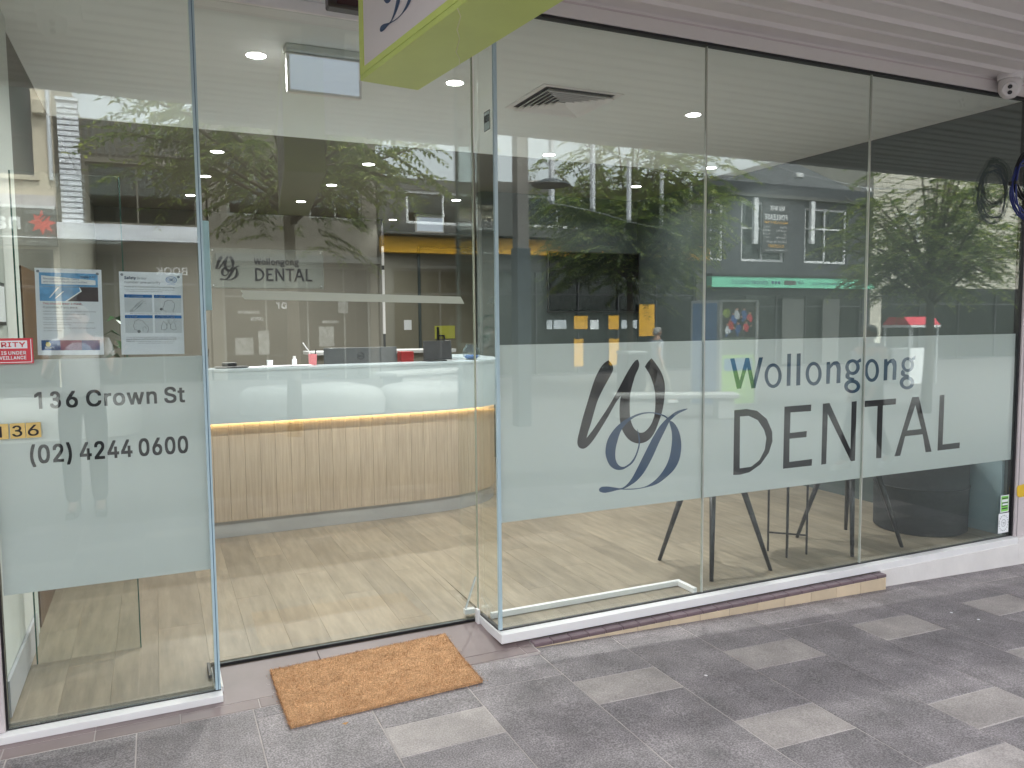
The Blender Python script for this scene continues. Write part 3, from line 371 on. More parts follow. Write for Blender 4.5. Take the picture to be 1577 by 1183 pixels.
LOGO={'W':[(2.0848,1.3583),(2.1067,1.3353),(2.1125,1.3107),(2.0986,1.2833),(2.0743,1.2458),(2.0461,1.2017),(2.0219,1.1575),(2.0019,1.1029),(1.9818,1.0414),(1.9658,1.0006),(1.9562,0.9699),(1.9937,1.0092),(2.0379,1.0624),(2.0784,1.1127),(2.1191,1.1703),(2.1601,1.2353),(2.1930,1.2869),(2.2261,1.3317),(2.2469,1.3523),(2.2612,1.3568),(2.2697,1.3375),(2.2664,1.3127),(2.2472,1.2779),(2.2306,1.2324),(2.2182,1.1904),(2.2125,1.1410),(2.2144,1.0697),(2.2254,1.0262),(2.2440,0.9964),(2.2736,0.9765),(2.3033,0.9781),(2.3332,1.0015),(2.3545,1.0327),(2.3671,1.0754),(2.3711,1.1330),(2.3665,1.1909),(2.3533,1.2346),(2.3360,1.2747),(2.3043,1.3186),(2.3229,1.3430),(2.3458,1.3616),(2.3742,1.3308),(2.4047,1.2903),(2.4240,1.2463),(2.4313,1.2025),(2.4274,1.1447),(2.4147,1.0800),(2.3891,1.0161),(2.3634,0.9669),(2.3292,0.9330),(2.2866,0.9201),(2.2442,0.9246),(2.2022,0.9491),(2.1688,0.9942),(2.1538,1.0449),(2.1504,1.1017),(2.1536,1.1439),(2.1585,1.1733),(2.1273,1.1382),(2.0865,1.0771),(2.0379,1.0098),(1.9896,0.9501),(1.9537,0.9213),(1.9260,0.9185),(1.9064,0.9352),(1.9041,0.9631),(1.9144,1.0040),(1.9343,1.0720),(1.9582,1.1399),(1.9821,1.2080),(2.0061,1.2693),(2.0341,1.3168),(2.0582,1.3438)],'D1':[(2.5756,1.0858),(2.5381,1.0820),(2.4982,1.0717),(2.4631,1.0517),(2.4369,1.0350),(2.3979,1.0010),(2.3635,0.9560),(2.3294,0.9040),(2.2954,0.8486),(2.2616,0.7935),(2.2279,0.7422),(2.1944,0.7092),(2.1610,0.6944),(2.1196,0.7020),(2.0785,0.7110),(2.0418,0.7117),(2.0280,0.7003),(2.0336,0.6890),(2.0580,0.6802),(2.0949,0.6809),(2.1361,0.6861),(2.1694,0.6886),(2.2028,0.6976),(2.2534,0.7218),(2.2958,0.7578),(2.3299,0.8022),(2.3641,0.8577),(2.3984,0.9208),(2.4329,0.9768),(2.4589,1.0191),(2.4852,1.0431),(2.5204,1.0631),(2.5739,1.0815)],'D2':[(2.4562,1.0295),(2.4854,1.0174),(2.5167,0.9787),(2.5350,0.9258),(2.5382,0.8737),(2.5271,0.8152),(2.4963,0.7659),(2.4435,0.7262),(2.3824,0.6950),(2.3133,0.6833),(2.2366,0.6799),(2.1527,0.6881),(2.1527,0.6924),(2.2366,0.6849),(2.2961,0.6864),(2.3390,0.6991),(2.3822,0.7244),(2.4213,0.7614),(2.4517,0.8066),(2.4690,0.8568),(2.4773,0.9151),(2.4752,0.9667),(2.4607,1.0153)],'D3':[(2.4499,1.0445),(2.4236,1.0606),(2.3715,1.0751),(2.3199,1.0809),(2.2690,1.0766),(2.2186,1.0623),(2.1687,1.0404),(2.1193,1.0045),(2.0825,0.9575),(2.0678,0.9092),(2.0703,0.8666),(2.0907,0.8223),(2.1236,0.7967),(2.1608,0.7899),(2.1942,0.7992),(2.2319,0.8212),(2.2571,0.8589),(2.2739,0.9081),(2.2754,0.9440),(2.2608,0.9953),(2.2583,0.9941),(2.2670,0.9446),(2.2654,0.9087),(2.2486,0.8631),(2.2235,0.8291),(2.1942,0.8100),(2.1691,0.8050),(2.1442,0.8178),(2.1277,0.8477),(2.1260,0.8906),(2.1358,0.9325),(2.1564,0.9879),(2.1853,1.0216),(2.2270,1.0511),(2.2775,1.0689),(2.3285,1.0740),(2.3715,1.0694),(2.4193,1.0543),(2.4456,1.0381)]}
DENTAL=[[[(2.8937,1.0592),(2.9781,1.0619),(3.0548,1.0475),(3.1273,0.9967),(3.1674,0.9237),(3.1711,0.8669),(3.1458,0.8026),(3.0869,0.7413),(3.0080,0.7031),(2.9437,0.6948),(2.8926,0.6975)],[(2.9347,1.0220),(2.9964,1.0221),(3.0617,0.9941),(3.1081,0.9370),(3.1259,0.8889),(3.1164,0.8237),(3.0781,0.7656),(3.0193,0.7330),(2.9372,0.7307)]],
 [[(3.2559,1.0601),(3.4599,1.0618),(3.4584,1.0234),(3.3024,1.0244),(3.3003,0.9054),(3.4296,0.9083),(3.4267,0.8727),(3.2986,0.8721),(3.2993,0.7369),(3.4750,0.7400),(3.4722,0.7012),(3.2531,0.7015)]],
 [[(3.5499,1.0620),(3.6020,1.0633),(3.7816,0.7732),(3.7815,1.0621),(3.8235,1.0639),(3.8208,0.7018),(3.7868,0.7006),(3.5908,0.9985),(3.5865,0.7013),(3.5473,0.7007)]],
 [[(3.8906,1.0616),(4.1583,1.0636),(4.1569,1.0268),(4.0455,1.0254),(4.0438,0.6999),(3.9985,0.7026),(3.9990,1.0248),(3.8906,1.0235)]],
 [[(4.3013,1.0650),(4.3608,1.0642),(4.4937,0.7052),(4.4388,0.7052),(4.4062,0.8228),(4.2485,0.8210),(4.2095,0.7012),(4.1586,0.7011)],[(4.2646,0.8563),(4.3318,1.0115),(4.3925,0.8584)]],
 [[(4.5533,1.0656),(4.5981,1.0667),(4.5954,0.7435),(4.7610,0.7455),(4.7598,0.7076),(4.5490,0.7074)]]]
WOLLON=[[[(2.8607,1.3457),(2.8902,1.3467),(2.9290,1.2219),(2.9673,1.3465),(2.9929,1.3458),(3.0279,1.2199),(3.0632,1.3457),(3.0927,1.3468),(3.0405,1.1751),(3.0123,1.1745),(2.9798,1.2950),(2.9390,1.1777),(2.9102,1.1771)]],
 [[(3.2310,1.2383),(3.2298,1.2227),(3.2254,1.2080),(3.2181,1.1949),(3.2084,1.1842),(3.1966,1.1763),(3.1834,1.1717),(3.1694,1.1705),(3.1554,1.1729),(3.1421,1.1786),(3.1301,1.1874),(3.1200,1.1989),(3.1123,1.2124),(3.1074,1.2273),(3.1055,1.2428),(3.1068,1.2583),(3.1111,1.2728),(3.1182,1.2857),(3.1278,1.2964),(3.1394,1.3044),(3.1525,1.3091),(3.1664,1.3105),(3.1804,1.3083),(3.1938,1.3027),(3.2059,1.2940),(3.2162,1.2826),(3.2240,1.2690),(3.2290,1.2540)],[(3.2066,1.2392),(3.2059,1.2277),(3.2033,1.2170),(3.1989,1.2074),(3.1929,1.1995),(3.1857,1.1936),(3.1776,1.1901),(3.1690,1.1892),(3.1604,1.1909),(3.1521,1.1950),(3.1447,1.2014),(3.1385,1.2098),(3.1337,1.2196),(3.1306,1.2306),(3.1294,1.2420),(3.1302,1.2533),(3.1328,1.2640),(3.1371,1.2736),(3.1430,1.2815),(3.1502,1.2873),(3.1582,1.2908),(3.1668,1.2918),(3.1754,1.2903),(3.1837,1.2862),(3.1911,1.2799),(3.1974,1.2715),(3.2023,1.2616),(3.2054,1.2507)]],
 [[(3.2697,1.3609),(3.2980,1.3620),(3.2974,1.1792),(3.2691,1.1775)]],
 [[(3.3413,1.3610),(3.3712,1.3621),(3.3709,1.1780),(3.3409,1.1774)]],
 [[(3.5358,1.2388),(3.5346,1.2234),(3.5304,1.2089),(3.5232,1.1960),(3.5135,1.1853),(3.5018,1.1776),(3.4887,1.1730),(3.4748,1.1718),(3.4608,1.1741),(3.4475,1.1798),(3.4354,1.1885),(3.4253,1.1998),(3.4176,1.2131),(3.4126,1.2278),(3.4107,1.2432),(3.4118,1.2584),(3.4160,1.2728),(3.4230,1.2856),(3.4326,1.2961),(3.4441,1.3040),(3.4571,1.3087),(3.4710,1.3100),(3.4849,1.3079),(3.4983,1.3024),(3.5105,1.2938),(3.5207,1.2825),(3.5286,1.2691),(3.5337,1.2543)],[(3.5100,1.2397),(3.5094,1.2286),(3.5069,1.2181),(3.5027,1.2088),(3.4971,1.2011),(3.4902,1.1954),(3.4824,1.1920),(3.4742,1.1911),(3.4660,1.1926),(3.4580,1.1966),(3.4509,1.2029),(3.4448,1.2110),(3.4402,1.2206),(3.4372,1.2312),(3.4360,1.2423),(3.4366,1.2533),(3.4390,1.2638),(3.4432,1.2730),(3.4488,1.2807),(3.4556,1.2864),(3.4633,1.2899),(3.4715,1.2909),(3.4798,1.2894),(3.4877,1.2854),(3.4949,1.2793),(3.5010,1.2712),(3.5057,1.2615),(3.5088,1.2509)]],
 [[(3.5726,1.3051),(3.5973,1.3073),(3.6017,1.2898),(3.6273,1.3074),(3.6575,1.3095),(3.6804,1.2922),(3.6865,1.2677),(3.6853,1.1787),(3.6536,1.1780),(3.6549,1.2638),(3.6451,1.2836),(3.6280,1.2860),(3.6037,1.2674),(3.5998,1.1783),(3.5725,1.1774)]],
 [[(3.8410,1.2676),(3.8398,1.2571),(3.8357,1.2472),(3.8289,1.2384),(3.8197,1.2312),(3.8086,1.2259),(3.7961,1.2229),(3.7829,1.2222),(3.7696,1.2238),(3.7570,1.2278),(3.7456,1.2338),(3.7361,1.2416),(3.7288,1.2508),(3.7241,1.2609),(3.7223,1.2714),(3.7234,1.2818),(3.7274,1.2916),(3.7341,1.3003),(3.7432,1.3075),(3.7542,1.3128),(3.7666,1.3160),(3.7797,1.3168),(3.7930,1.3152),(3.8057,1.3114),(3.8171,1.3054),(3.8269,1.2976),(3.8343,1.2884),(3.8391,1.2783)],[(3.8124,1.2685),(3.8118,1.2622),(3.8097,1.2562),(3.8062,1.2509),(3.8014,1.2465),(3.7956,1.2433),(3.7891,1.2414),(3.7823,1.2409),(3.7753,1.2419),(3.7687,1.2442),(3.7627,1.2478),(3.7577,1.2525),(3.7538,1.2580),(3.7513,1.2641),(3.7504,1.2705),(3.7509,1.2768),(3.7530,1.2828),(3.7565,1.2881),(3.7613,1.2924),(3.7670,1.2957),(3.7735,1.2976),(3.7803,1.2981),(3.7873,1.2972),(3.7939,1.2949),(3.7999,1.2913),(3.8050,1.2866),(3.8089,1.2811),(3.8114,1.2749)]],
 [[(3.8098,1.3041),(3.8472,1.3218),(3.8508,1.2990),(3.8211,1.2920)]],
 [[(3.8490,1.1523),(3.8477,1.1430),(3.8430,1.1344),(3.8353,1.1268),(3.8250,1.1207),(3.8125,1.1163),(3.7986,1.1138),(3.7838,1.1135),(3.7691,1.1152),(3.7550,1.1189),(3.7424,1.1244),(3.7317,1.1314),(3.7237,1.1396),(3.7185,1.1486),(3.7166,1.1578),(3.7179,1.1669),(3.7225,1.1755),(3.7301,1.1830),(3.7402,1.1891),(3.7525,1.1936),(3.7664,1.1961),(3.7810,1.1966),(3.7958,1.1950),(3.8100,1.1914),(3.8228,1.1859),(3.8336,1.1789),(3.8418,1.1707),(3.8470,1.1616)],[(3.8191,1.1515),(3.8184,1.1467),(3.8158,1.1422),(3.8116,1.1383),(3.8059,1.1350),(3.7990,1.1328),(3.7913,1.1315),(3.7832,1.1313),(3.7751,1.1322),(3.7673,1.1341),(3.7604,1.1370),(3.7545,1.1407),(3.7500,1.1450),(3.7472,1.1497),(3.7461,1.1546),(3.7469,1.1594),(3.7494,1.1639),(3.7536,1.1678),(3.7592,1.1710),(3.7660,1.1733),(3.7737,1.1746),(3.7818,1.1748),(3.7899,1.1740),(3.7977,1.1720),(3.8047,1.1692),(3.8106,1.1655),(3.8152,1.1612),(3.8180,1.1564)]],
 [[(3.7366,1.2415),(3.7585,1.2270),(3.7590,1.2112),(3.7970,1.2039),(3.7975,1.1881),(3.7461,1.1960),(3.7256,1.2085),(3.7251,1.2262)]],
 [[(4.0035,1.2424),(4.0025,1.2268),(3.9985,1.2120),(3.9917,1.1989),(3.9823,1.1882),(3.9710,1.1802),(3.9582,1.1755),(3.9446,1.1743),(3.9310,1.1766),(3.9179,1.1823),(3.9061,1.1911),(3.8961,1.2025),(3.8884,1.2160),(3.8834,1.2309),(3.8813,1.2465),(3.8823,1.2619),(3.8862,1.2765),(3.8930,1.2895),(3.9022,1.3002),(3.9134,1.3082),(3.9260,1.3130),(3.9395,1.3144),(3.9531,1.3122),(3.9663,1.3067),(3.9782,1.2980),(3.9884,1.2866),(3.9962,1.2731),(4.0013,1.2581)],[(3.9769,1.2433),(3.9764,1.2321),(3.9742,1.2216),(3.9704,1.2122),(3.9652,1.2045),(3.9588,1.1988),(3.9516,1.1953),(3.9439,1.1944),(3.9361,1.1959),(3.9287,1.1999),(3.9219,1.2061),(3.9161,1.2142),(3.9117,1.2238),(3.9087,1.2345),(3.9075,1.2456),(3.9079,1.2567),(3.9101,1.2671),(3.9139,1.2764),(3.9191,1.2842),(3.9254,1.2899),(3.9326,1.2934),(3.9402,1.2944),(3.9480,1.2929),(3.9555,1.2890),(3.9623,1.2829),(3.9681,1.2748),(3.9726,1.2651),(3.9756,1.2545)]],
 [[(4.0445,1.3085),(4.0698,1.3108),(4.0748,1.2925),(4.0984,1.3080),(4.1268,1.3113),(4.1490,1.2934),(4.1543,1.2678),(4.1521,1.1803),(4.1206,1.1795),(4.1229,1.2637),(4.1107,1.2844),(4.0936,1.2849),(4.0759,1.2652),(4.0750,1.1793),(4.0439,1.1784)]],
 [[(4.3072,1.2683),(4.3063,1.2580),(4.3026,1.2483),(4.2963,1.2397),(4.2877,1.2327),(4.2773,1.2275),(4.2657,1.2245),(4.2533,1.2237),(4.2409,1.2253),(4.2290,1.2291),(4.2183,1.2350),(4.2092,1.2426),(4.2023,1.2515),(4.1978,1.2614),(4.1960,1.2716),(4.1970,1.2818),(4.2006,1.2914),(4.2068,1.3000),(4.2153,1.3070),(4.2255,1.3122),(4.2371,1.3153),(4.2494,1.3161),(4.2618,1.3146),(4.2737,1.3109),(4.2846,1.3051),(4.2937,1.2975),(4.3008,1.2886),(4.3054,1.2786)],[(4.2792,1.2691),(4.2788,1.2630),(4.2770,1.2571),(4.2739,1.2520),(4.2697,1.2477),(4.2645,1.2446),(4.2587,1.2427),(4.2525,1.2422),(4.2463,1.2431),(4.2404,1.2454),(4.2350,1.2488),(4.2304,1.2534),(4.2269,1.2587),(4.2246,1.2646),(4.2236,1.2708),(4.2240,1.2769),(4.2258,1.2827),(4.2289,1.2879),(4.2331,1.2921),(4.2382,1.2953),(4.2440,1.2971),(4.2502,1.2977),(4.2564,1.2968),(4.2624,1.2946),(4.2678,1.2911),(4.2724,1.2866),(4.2759,1.2812),(4.2783,1.2753)]],
 [[(4.2791,1.3051),(4.3180,1.3246),(4.3161,1.3020),(4.2900,1.2924)]],
 [[(4.3136,1.1555),(4.3124,1.1461),(4.3080,1.1373),(4.3006,1.1296),(4.2906,1.1233),(4.2785,1.1188),(4.2649,1.1163),(4.2506,1.1158),(4.2362,1.1175),(4.2225,1.1212),(4.2101,1.1268),(4.1997,1.1339),(4.1918,1.1422),(4.1867,1.1513),(4.1847,1.1607),(4.1859,1.1700),(4.1902,1.1787),(4.1975,1.1863),(4.2074,1.1926),(4.2193,1.1972),(4.2327,1.1998),(4.2470,1.2003),(4.2614,1.1987),(4.2752,1.1951),(4.2877,1.1896),(4.2983,1.1825),(4.3064,1.1742),(4.3116,1.1650)],[(4.2827,1.1547),(4.2821,1.1499),(4.2798,1.1454),(4.2759,1.1415),(4.2707,1.1383),(4.2644,1.1359),(4.2573,1.1346),(4.2498,1.1344),(4.2423,1.1353),(4.2351,1.1372),(4.2286,1.1400),(4.2232,1.1436),(4.2190,1.1479),(4.2163,1.1526),(4.2153,1.1574),(4.2159,1.1622),(4.2182,1.1666),(4.2220,1.1706),(4.2272,1.1738),(4.2335,1.1761),(4.2405,1.1774),(4.2480,1.1777),(4.2555,1.1769),(4.2627,1.1750),(4.2692,1.1722),(4.2747,1.1685),(4.2789,1.1642),(4.2816,1.1596)]],
 [[(4.2060,1.2407),(4.2269,1.2267),(4.2275,1.2123),(4.2644,1.2048),(4.2650,1.1904),(4.2121,1.1985),(4.1928,1.2095),(4.1920,1.2279)]]]

# ------------------------------------------------------------------ lettering
GL = {}
for _l in GLYPHS.split('\n'):
    _c, _a, _p = _l.split('|')
    if _c == '1': _a = 390
    GL[_c] = (int(_a), [[tuple(map(int, q.split(','))) for q in sp.split(' ')] for sp in _p.split(';')] if _p else [])
def _area(c): return sum(a[0]*b[1] - b[0]*a[1] for a, b in zip(c, c[1:] + c[:1])) / 2
def _inside(p, c):
    r = False
    for a, b in zip(c, c[1:] + c[:1]):
        if (a[1] > p[1]) != (b[1] > p[1]) and p[0] < (b[0]-a[0]) * (p[1]-a[1]) / (b[1]-a[1]) + a[0]: r = not r
    return r
GROUPED = {}
for _c, (_a, _sp) in GL.items():
    if _c == '1': _sp = [[(q[0] - 45, q[1]) for q in c] for c in _sp[1:]]
    _sp = [[q for i, q in enumerate(c) if abs(q[0] - c[i-1][0]) + abs(q[1] - c[i-1][1]) > 6] for c in _sp]
    if not _sp: GROUPED[_c] = []; continue
    big = max(_sp, key=lambda q: abs(_area(q))); sg_ = 1 if _area(big) > 0 else -1
    outs = [[q] for q in _sp if _area(q) * sg_ > 0]
    for q in _sp:
        if _area(q) * sg_ <= 0:
            host = [o for o in outs if _inside(q[0], o[0])] or outs
            host[0].append(q)
    GROUPED[_c] = outs
def flat_mesh(groups, offset=0.0, dz=0.00005):
    """Fill groups of closed contours (each group: outlines and holes) into one flat mesh in the XY plane."""
    vs, fs = [], []
    for gi, contours in enumerate(groups):
        cu = bpy.data.curves.new('fill', 'CURVE'); cu.dimensions = '2D'; cu.fill_mode = 'BOTH'; cu.offset = offset
        for c in contours:
            sp = cu.splines.new('POLY'); sp.points.add(len(c) - 1); sp.use_cyclic_u = True
            for p, q in zip(sp.points, c): p.co = (q[0], q[1], 0, 1)
        ob = bpy.data.objects.new('fill', cu)
        me = bpy.data.meshes.new_from_object(ob)
        o = len(vs)
        vs += [(v.co.x, v.co.y, gi * dz) for v in me.vertices]; fs += [[i + o for i in p.vertices] for p in me.polygons]
        bpy.data.objects.remove(ob); bpy.data.curves.remove(cu); bpy.data.meshes.remove(me)
    return vs, fs
def glyphs(s, cap, bold=0.0, track=0.0, wid=1.0):
    k = cap / 509.0; x = 0; groups = []
    for ch in s:
        if ch == ' ' or ch not in GL: x += 150 + track; continue
        a, sp = GL[ch]
        for cg in GROUPED[ch]: groups.append([[((px + x) * k * wid, py * k) for px, py in c] for c in cg])
        x += a + track + bold * 700
    return groups, x * k * wid
def embolden(g, d):
    if not d: return g
    return [[[(x + sx * d, y + sy * d) for x, y in c] for c in q] for sx, sy in ((0, 0), (1, 1), (1, -1), (-1, 1), (-1, -1)) for q in g]
def place(name, vs, fs, m, face, at, parent=None, z_up=0.0):
    """face '-y': readable from -y (our street side); '+y': readable from +y; '-x'; '+z' lies flat."""
    X, Y, Z = at
    def W(v):
        a, b, c = v
        if face == '-y': return (X + a, Y - c, Z + b)
        if face == '+y': return (X - a, Y + c, Z + b)
        if face == '-x': return (X - c, Y - a, Z + b)
        if face == '+x': return (X + c, Y + a, Z + b)
        return (X + a, Y + b, Z + c)
    b = MB(); b.add([W(v) for v in vs], fs)
    return b.build(name, m, parent)
def text(s, cap, m, face, at, parent=None, bold=0.0, width=None, align='l', name='lettering', track=0.0, wid=1.0):
    g, w = glyphs(s, cap, bold, track, wid)
    k = 1.0
    if width:
        k = width / w; g = [[[(x * k, y) for x, y in c] for c in q] for q in g]; w = width
    dx = {'l': 0, 'c': -w / 2, 'r': -w}[align]
    g = [[[(x + dx, y) for x, y in c] for c in q] for q in g]
    vs, fs = flat_mesh(embolden(g, bold * cap * 0.7), dz=0.000012)
    return place(name, vs, fs, m, face, at, parent)
def rect(a0, b0, a1, b1): return [[(a0, b0), (a1, b0), (a1, b1), (a0, b1)]]
def shape(name, groups, m, face, at, parent=None):
    vs, fs = flat_mesh(groups); return place(name, vs, fs, m, face, at, parent)
def join_text(name, items, m, parent=None, face='-y'):
    """Several lines of print joined to one flat piece; items: (string, cap, (x,y,z), bold, width)."""
    b = MB()
    for s, cap, at, bold, width in items:
        g, w = glyphs(s, cap, bold)
        k = (width / w) if width else 1
        g = [[[(x * k, y) for x, y in c] for c in q] for q in g]
        vs, fs = flat_mesh(embolden(g, bold * cap * 0.7), dz=0.00001)
        X, Y, Z = at
        sgn = 1 if face == '-y' else -1
        b.add([(X + sgn * v[0], Y - sgn * v[2], Z + v[1]) for v in vs], fs)
    return b.build(name, m, parent)
def smooth_poly(p, sub=3):
    n = len(p); out = []
    for i in range(n):
        a, b, c, d = p[i - 1], p[i], p[(i + 1) % n], p[(i + 2) % n]
        def ang(u, v, w):
            e = Vector((v[0] - u[0], v[1] - u[1])); f = Vector((w[0] - v[0], w[1] - v[1]))
            return e.angle(f) if e.length > 1e-9 and f.length > 1e-9 else 0
        sb, sc = ang(a, b, c) > 0.9, ang(b, c, d) > 0.9
        ta = (0, 0) if sb else ((c[0] - a[0]) / 2, (c[1] - a[1]) / 2)
        td = (0, 0) if sc else ((d[0] - b[0]) / 2, (d[1] - b[1]) / 2)
        for j in range(sub):
            t = j / sub; h1 = 2*t**3 - 3*t**2 + 1; h2 = t**3 - 2*t**2 + t; h3 = -2*t**3 + 3*t**2; h4 = t**3 - t**2
            out.append((h1*b[0] + h2*ta[0] + h3*c[0] + h4*td[0], h1*b[1] + h2*ta[1] + h3*c[1] + h4*td[1]))
    return out
# ================================================================== GROUND
def gz(x):
    return 0.0 if x < 1.155 else -0.030 * (min(x, 9.0) - 1.155)
def sheet(name, xs, y0, y1, m, dz=0.0):
    b = MB()
    for a, c in zip(xs[:-1], xs[1:]):
        b.add([(a, y0, gz(a) + dz), (c, y0, gz(c) + dz), (c, y1, gz(c) + dz), (a, y1, gz(a) + dz)], [(0, 1, 2, 3)])
    return struct(b.build(name, m))
MALL = mat('mall_paving', (0.27, 0.255, 0.25), 0.6, var=0.16, scale=1.2, speck=0.15, detail=8)
_nt = MALL.node_tree
_br = _nt.nodes.new('ShaderNodeTexBrick'); _br.inputs['Scale'].default_value = 1.0
_br.inputs['Brick Width'].default_value = 0.85; _br.inputs['Row Height'].default_value = 0.425; _br.inputs['Mortar Size'].default_value = 0.006
_br.inputs['Color1'].default_value = (0.078, 0.074, 0.075, 1); _br.inputs['Color2'].default_value = (0.11, 0.104, 0.104, 1); _br.inputs['Mortar'].default_value = (0.12, 0.11, 0.11, 1)
_tc = _nt.nodes.new('ShaderNodeTexCoord'); _nt.links.new(_tc.outputs['Object'], _br.inputs['Vector'])
_nt.links.new(_br.outputs['Color'], _nt.nodes['Principled BSDF'].inputs['Base Color'])
sheet('mall_paving', [-70, -20, 1.155, 4, 9.0, 30, 90], -60, -3.45, MALL, -0.004)
sheet('side_paving', [-14, -1.405], -3.45, -0.05, MALL, -0.001); sheet('side_paving', [6.325, 9.0, 20], -3.45, -0.06, MALL, -0.001)
foot = sheet('footpath', [-1.40, 1.155, 2.5, 4, 6.32], -3.445, 0.30, GROUT, -0.0002)

cols = [-1.40, -0.975, -0.55, -0.125, 0.30, 0.735, 1.155, 1.595, 2.02, 2.43, 2.87, 3.30, 3.73, 4.185, 4.60, 5.03, 5.46, 5.89, 6.32]
start = {-1.40: -0.3, -0.975: -1.2, -0.55: -0.45, -0.125: -0.627, 0.30: -1.12, 0.735: -0.545, 1.155: -1.27, 1.595: -0.49, 2.02: -1.04,
         2.43: -0.475, 2.87: -1.235, 3.30: -0.455, 3.73: -1.00, 4.185: -0.44, 4.60: -1.1, 5.03: -0.5, 5.46: -1.2, 5.89: -0.45}
def paver(x0, x1, y0, y1, m):
    g = 0.0026
    x0 += g; x1 -= g; y0 += g; y1 -= g
    cx, cy = (x0 + x1) / 2, (y0 + y1) / 2
    jz = random.uniform(-0.0008, 0.0008)
    za, zb = gz(x0) + jz, gz(x1) + jz
    e = 0.0022
    b = MB()
    zc = (za + zb) / 2
    top = [(x0 + e, y0 + e, za), (x1 - e, y0 + e, zb), (x1 - e, y1 - e, zb), (x0 + e, y1 - e, za)]
    rim = [(x0, y0, za - 0.0018), (x1, y0, zb - 0.0018), (x1, y1, zb - 0.0018), (x0, y1, za - 0.0018)]
    bot = [(x0, y0, za - 0.03), (x1, y0, zb - 0.03), (x1, y1, zb - 0.03), (x0, y1, za - 0.03)]
    fs = [(0, 1, 2, 3)]
    for i in range(4):
        j = (i + 1) % 4
        fs += [(4 + i, 4 + j, j, i), (8 + i, 8 + j, 4 + j, 4 + i)]
    b.add([(p[0] - cx, p[1] - cy, p[2] - zc + 0.0018) for p in top + rim + bot], fs)
    o = b.build('paver', m, foot, loc=(cx, cy, zc))
    return o
NEAR = -0.165
for x0, x1 in zip(cols[:-1], cols[1:]):
    front = NEAR if x1 < 1.6 else -0.060
    s = start[x0]
    ys = []      # (y_hi, y_lo, light)
    k = 2
    y = s + 1.09 * 2
    while y > -3.4:
        ys.append((y, y - 0.222, True)); ys.append((y - 0.222, y - 1.09, False)); y -= 1.09
    carry = False
    for hi, lo, lt in ys:
        if hi > front > lo: hi = front
        if hi > front: continue
        if hi - lo < 0.03: carry = True; continue
        if carry: hi = front; carry = False
        lo2 = max(lo, -3.445)
        paver(x0, x1, lo2, hi, PAV_L if lt and hi < -0.25 else PAV_D)
# a few scraps on the stones
litter = MB()
for _ in range(46):
    x = random.uniform(-0.3, 4.8); y = random.uniform(-1.6, -0.2); r = random.uniform(0.0015, 0.0035)
    z = gz(x) + 0.001
    a = random.random() * 6
    litter.add([(x + r*cos(a), y + r*sin(a), z), (x - r*sin(a), y + r*cos(a), z + r*.6), (x - r*cos(a), y - r*sin(a), z), (x + r*sin(a)*.7, y - r*cos(a), z + r*.3)], [(0, 1, 2, 3)])
stuff(litter.build('grit', mat('grit', (0.45, 0.42, 0.38), 0.8, var=0.3)))
gum = MB().lathe([(0.0085, 0), (0.0075, 0.0022), (0.003, 0.0030)], (2.18, -0.66, gz(2.18) + 0.0008), 14)
tag(gum.build('chewing_gum', WHITE), 'small white flattened blob of gum on the dark stone paving', 'gum')
for (x, y) in ((3.98, -0.53), (4.02, -0.66)):
    c = MB().lathe([(0.009, 0), (0.008, 0.002), (0.002, 0.003)], (x, y, gz(x) + 0.0008), 10)
    tag(c.build('paper_scrap', PAPER), 'tiny pale paper scrap on the right hand paving, %s' % ('nearer the shop' if y > -0.6 else 'nearer the street'), 'litter', 'pale scraps on the paving')

# ================================================================== THRESHOLD, STEP AND PLINTH
th = thing('tiled_threshold', 'flat mauve tiled threshold strip between the paving and the glass door', 'threshold', (0.4, 0, 0))
def tile(x0, y0, z0, x1, y1, z1, m, parent, bev=0.002):
    cx, cy, cz = (x0+x1)/2, (y0+y1)/2, (z0+z1)/2
    b = MB().box(x0-cx, y0-cy, z0-cz, x1-cx, y1-cy, z1-cz)
    w = wloc(parent)
    o = b.build('tile', m, parent, loc=(cx-w.x, cy-w.y, cz-w.z), bevel=bev, seg=1)
    return o
box('grout_bed', (-1.2, -0.165, -0.03), (1.60, 0.244, -0.0015), GROUT, th)
def ramp_z(y): return 0.0012 + max(0.0, y + 0.079) * 0.082
def ramp_tile(x0, x1):
    y0, y1 = -0.079, 0.244; cx, cy = (x0+x1)/2, (y0+y1)/2; w = wloc(th)
    vs = [(x0-cx, y0-cy, -.03), (x1-cx, y0-cy, -.03), (x1-cx, y1-cy, -.03), (x0-cx, y1-cy, -.03), (x0-cx, y0-cy, ramp_z(y0)), (x1-cx, y0-cy, ramp_z(y0)), (x1-cx, y1-cy, ramp_z(y1)), (x0-cx, y1-cy, ramp_z(y1))]
    MB().add(vs, [(0, 3, 2, 1), (4, 5, 6, 7), (0, 1, 5, 4), (1, 2, 6, 5), (2, 3, 7, 6), (3, 0, 4, 7)]).build('tile', TILE_M, th, loc=(cx - w.x, cy - w.y, -w.z), bevel=0.0015, seg=1)
x = -1.17
while x < 1.55:
    x2 = min(x + 0.300, 1.595)
    k_ = round((x + 1.17) / 0.3)
    tile(x + .0015, -0.162, -0.02, x2 - .0015, -0.082, 0.0012, TILE_M, th)
    if k_ % 3 == 0: ramp_tile(x + .001, min(x + 0.9, 1.595) - .001)
    x = x2
st = thing('tiled_step', 'narrow plum and cream tiled step edge under the white window sill', 'step', (2.8, -0.09, -0.02))
box('mortar_bed', (1.60, -0.098, -0.12), (3.975, -0.03, 0.003), GROUT, st)
x = 1.60
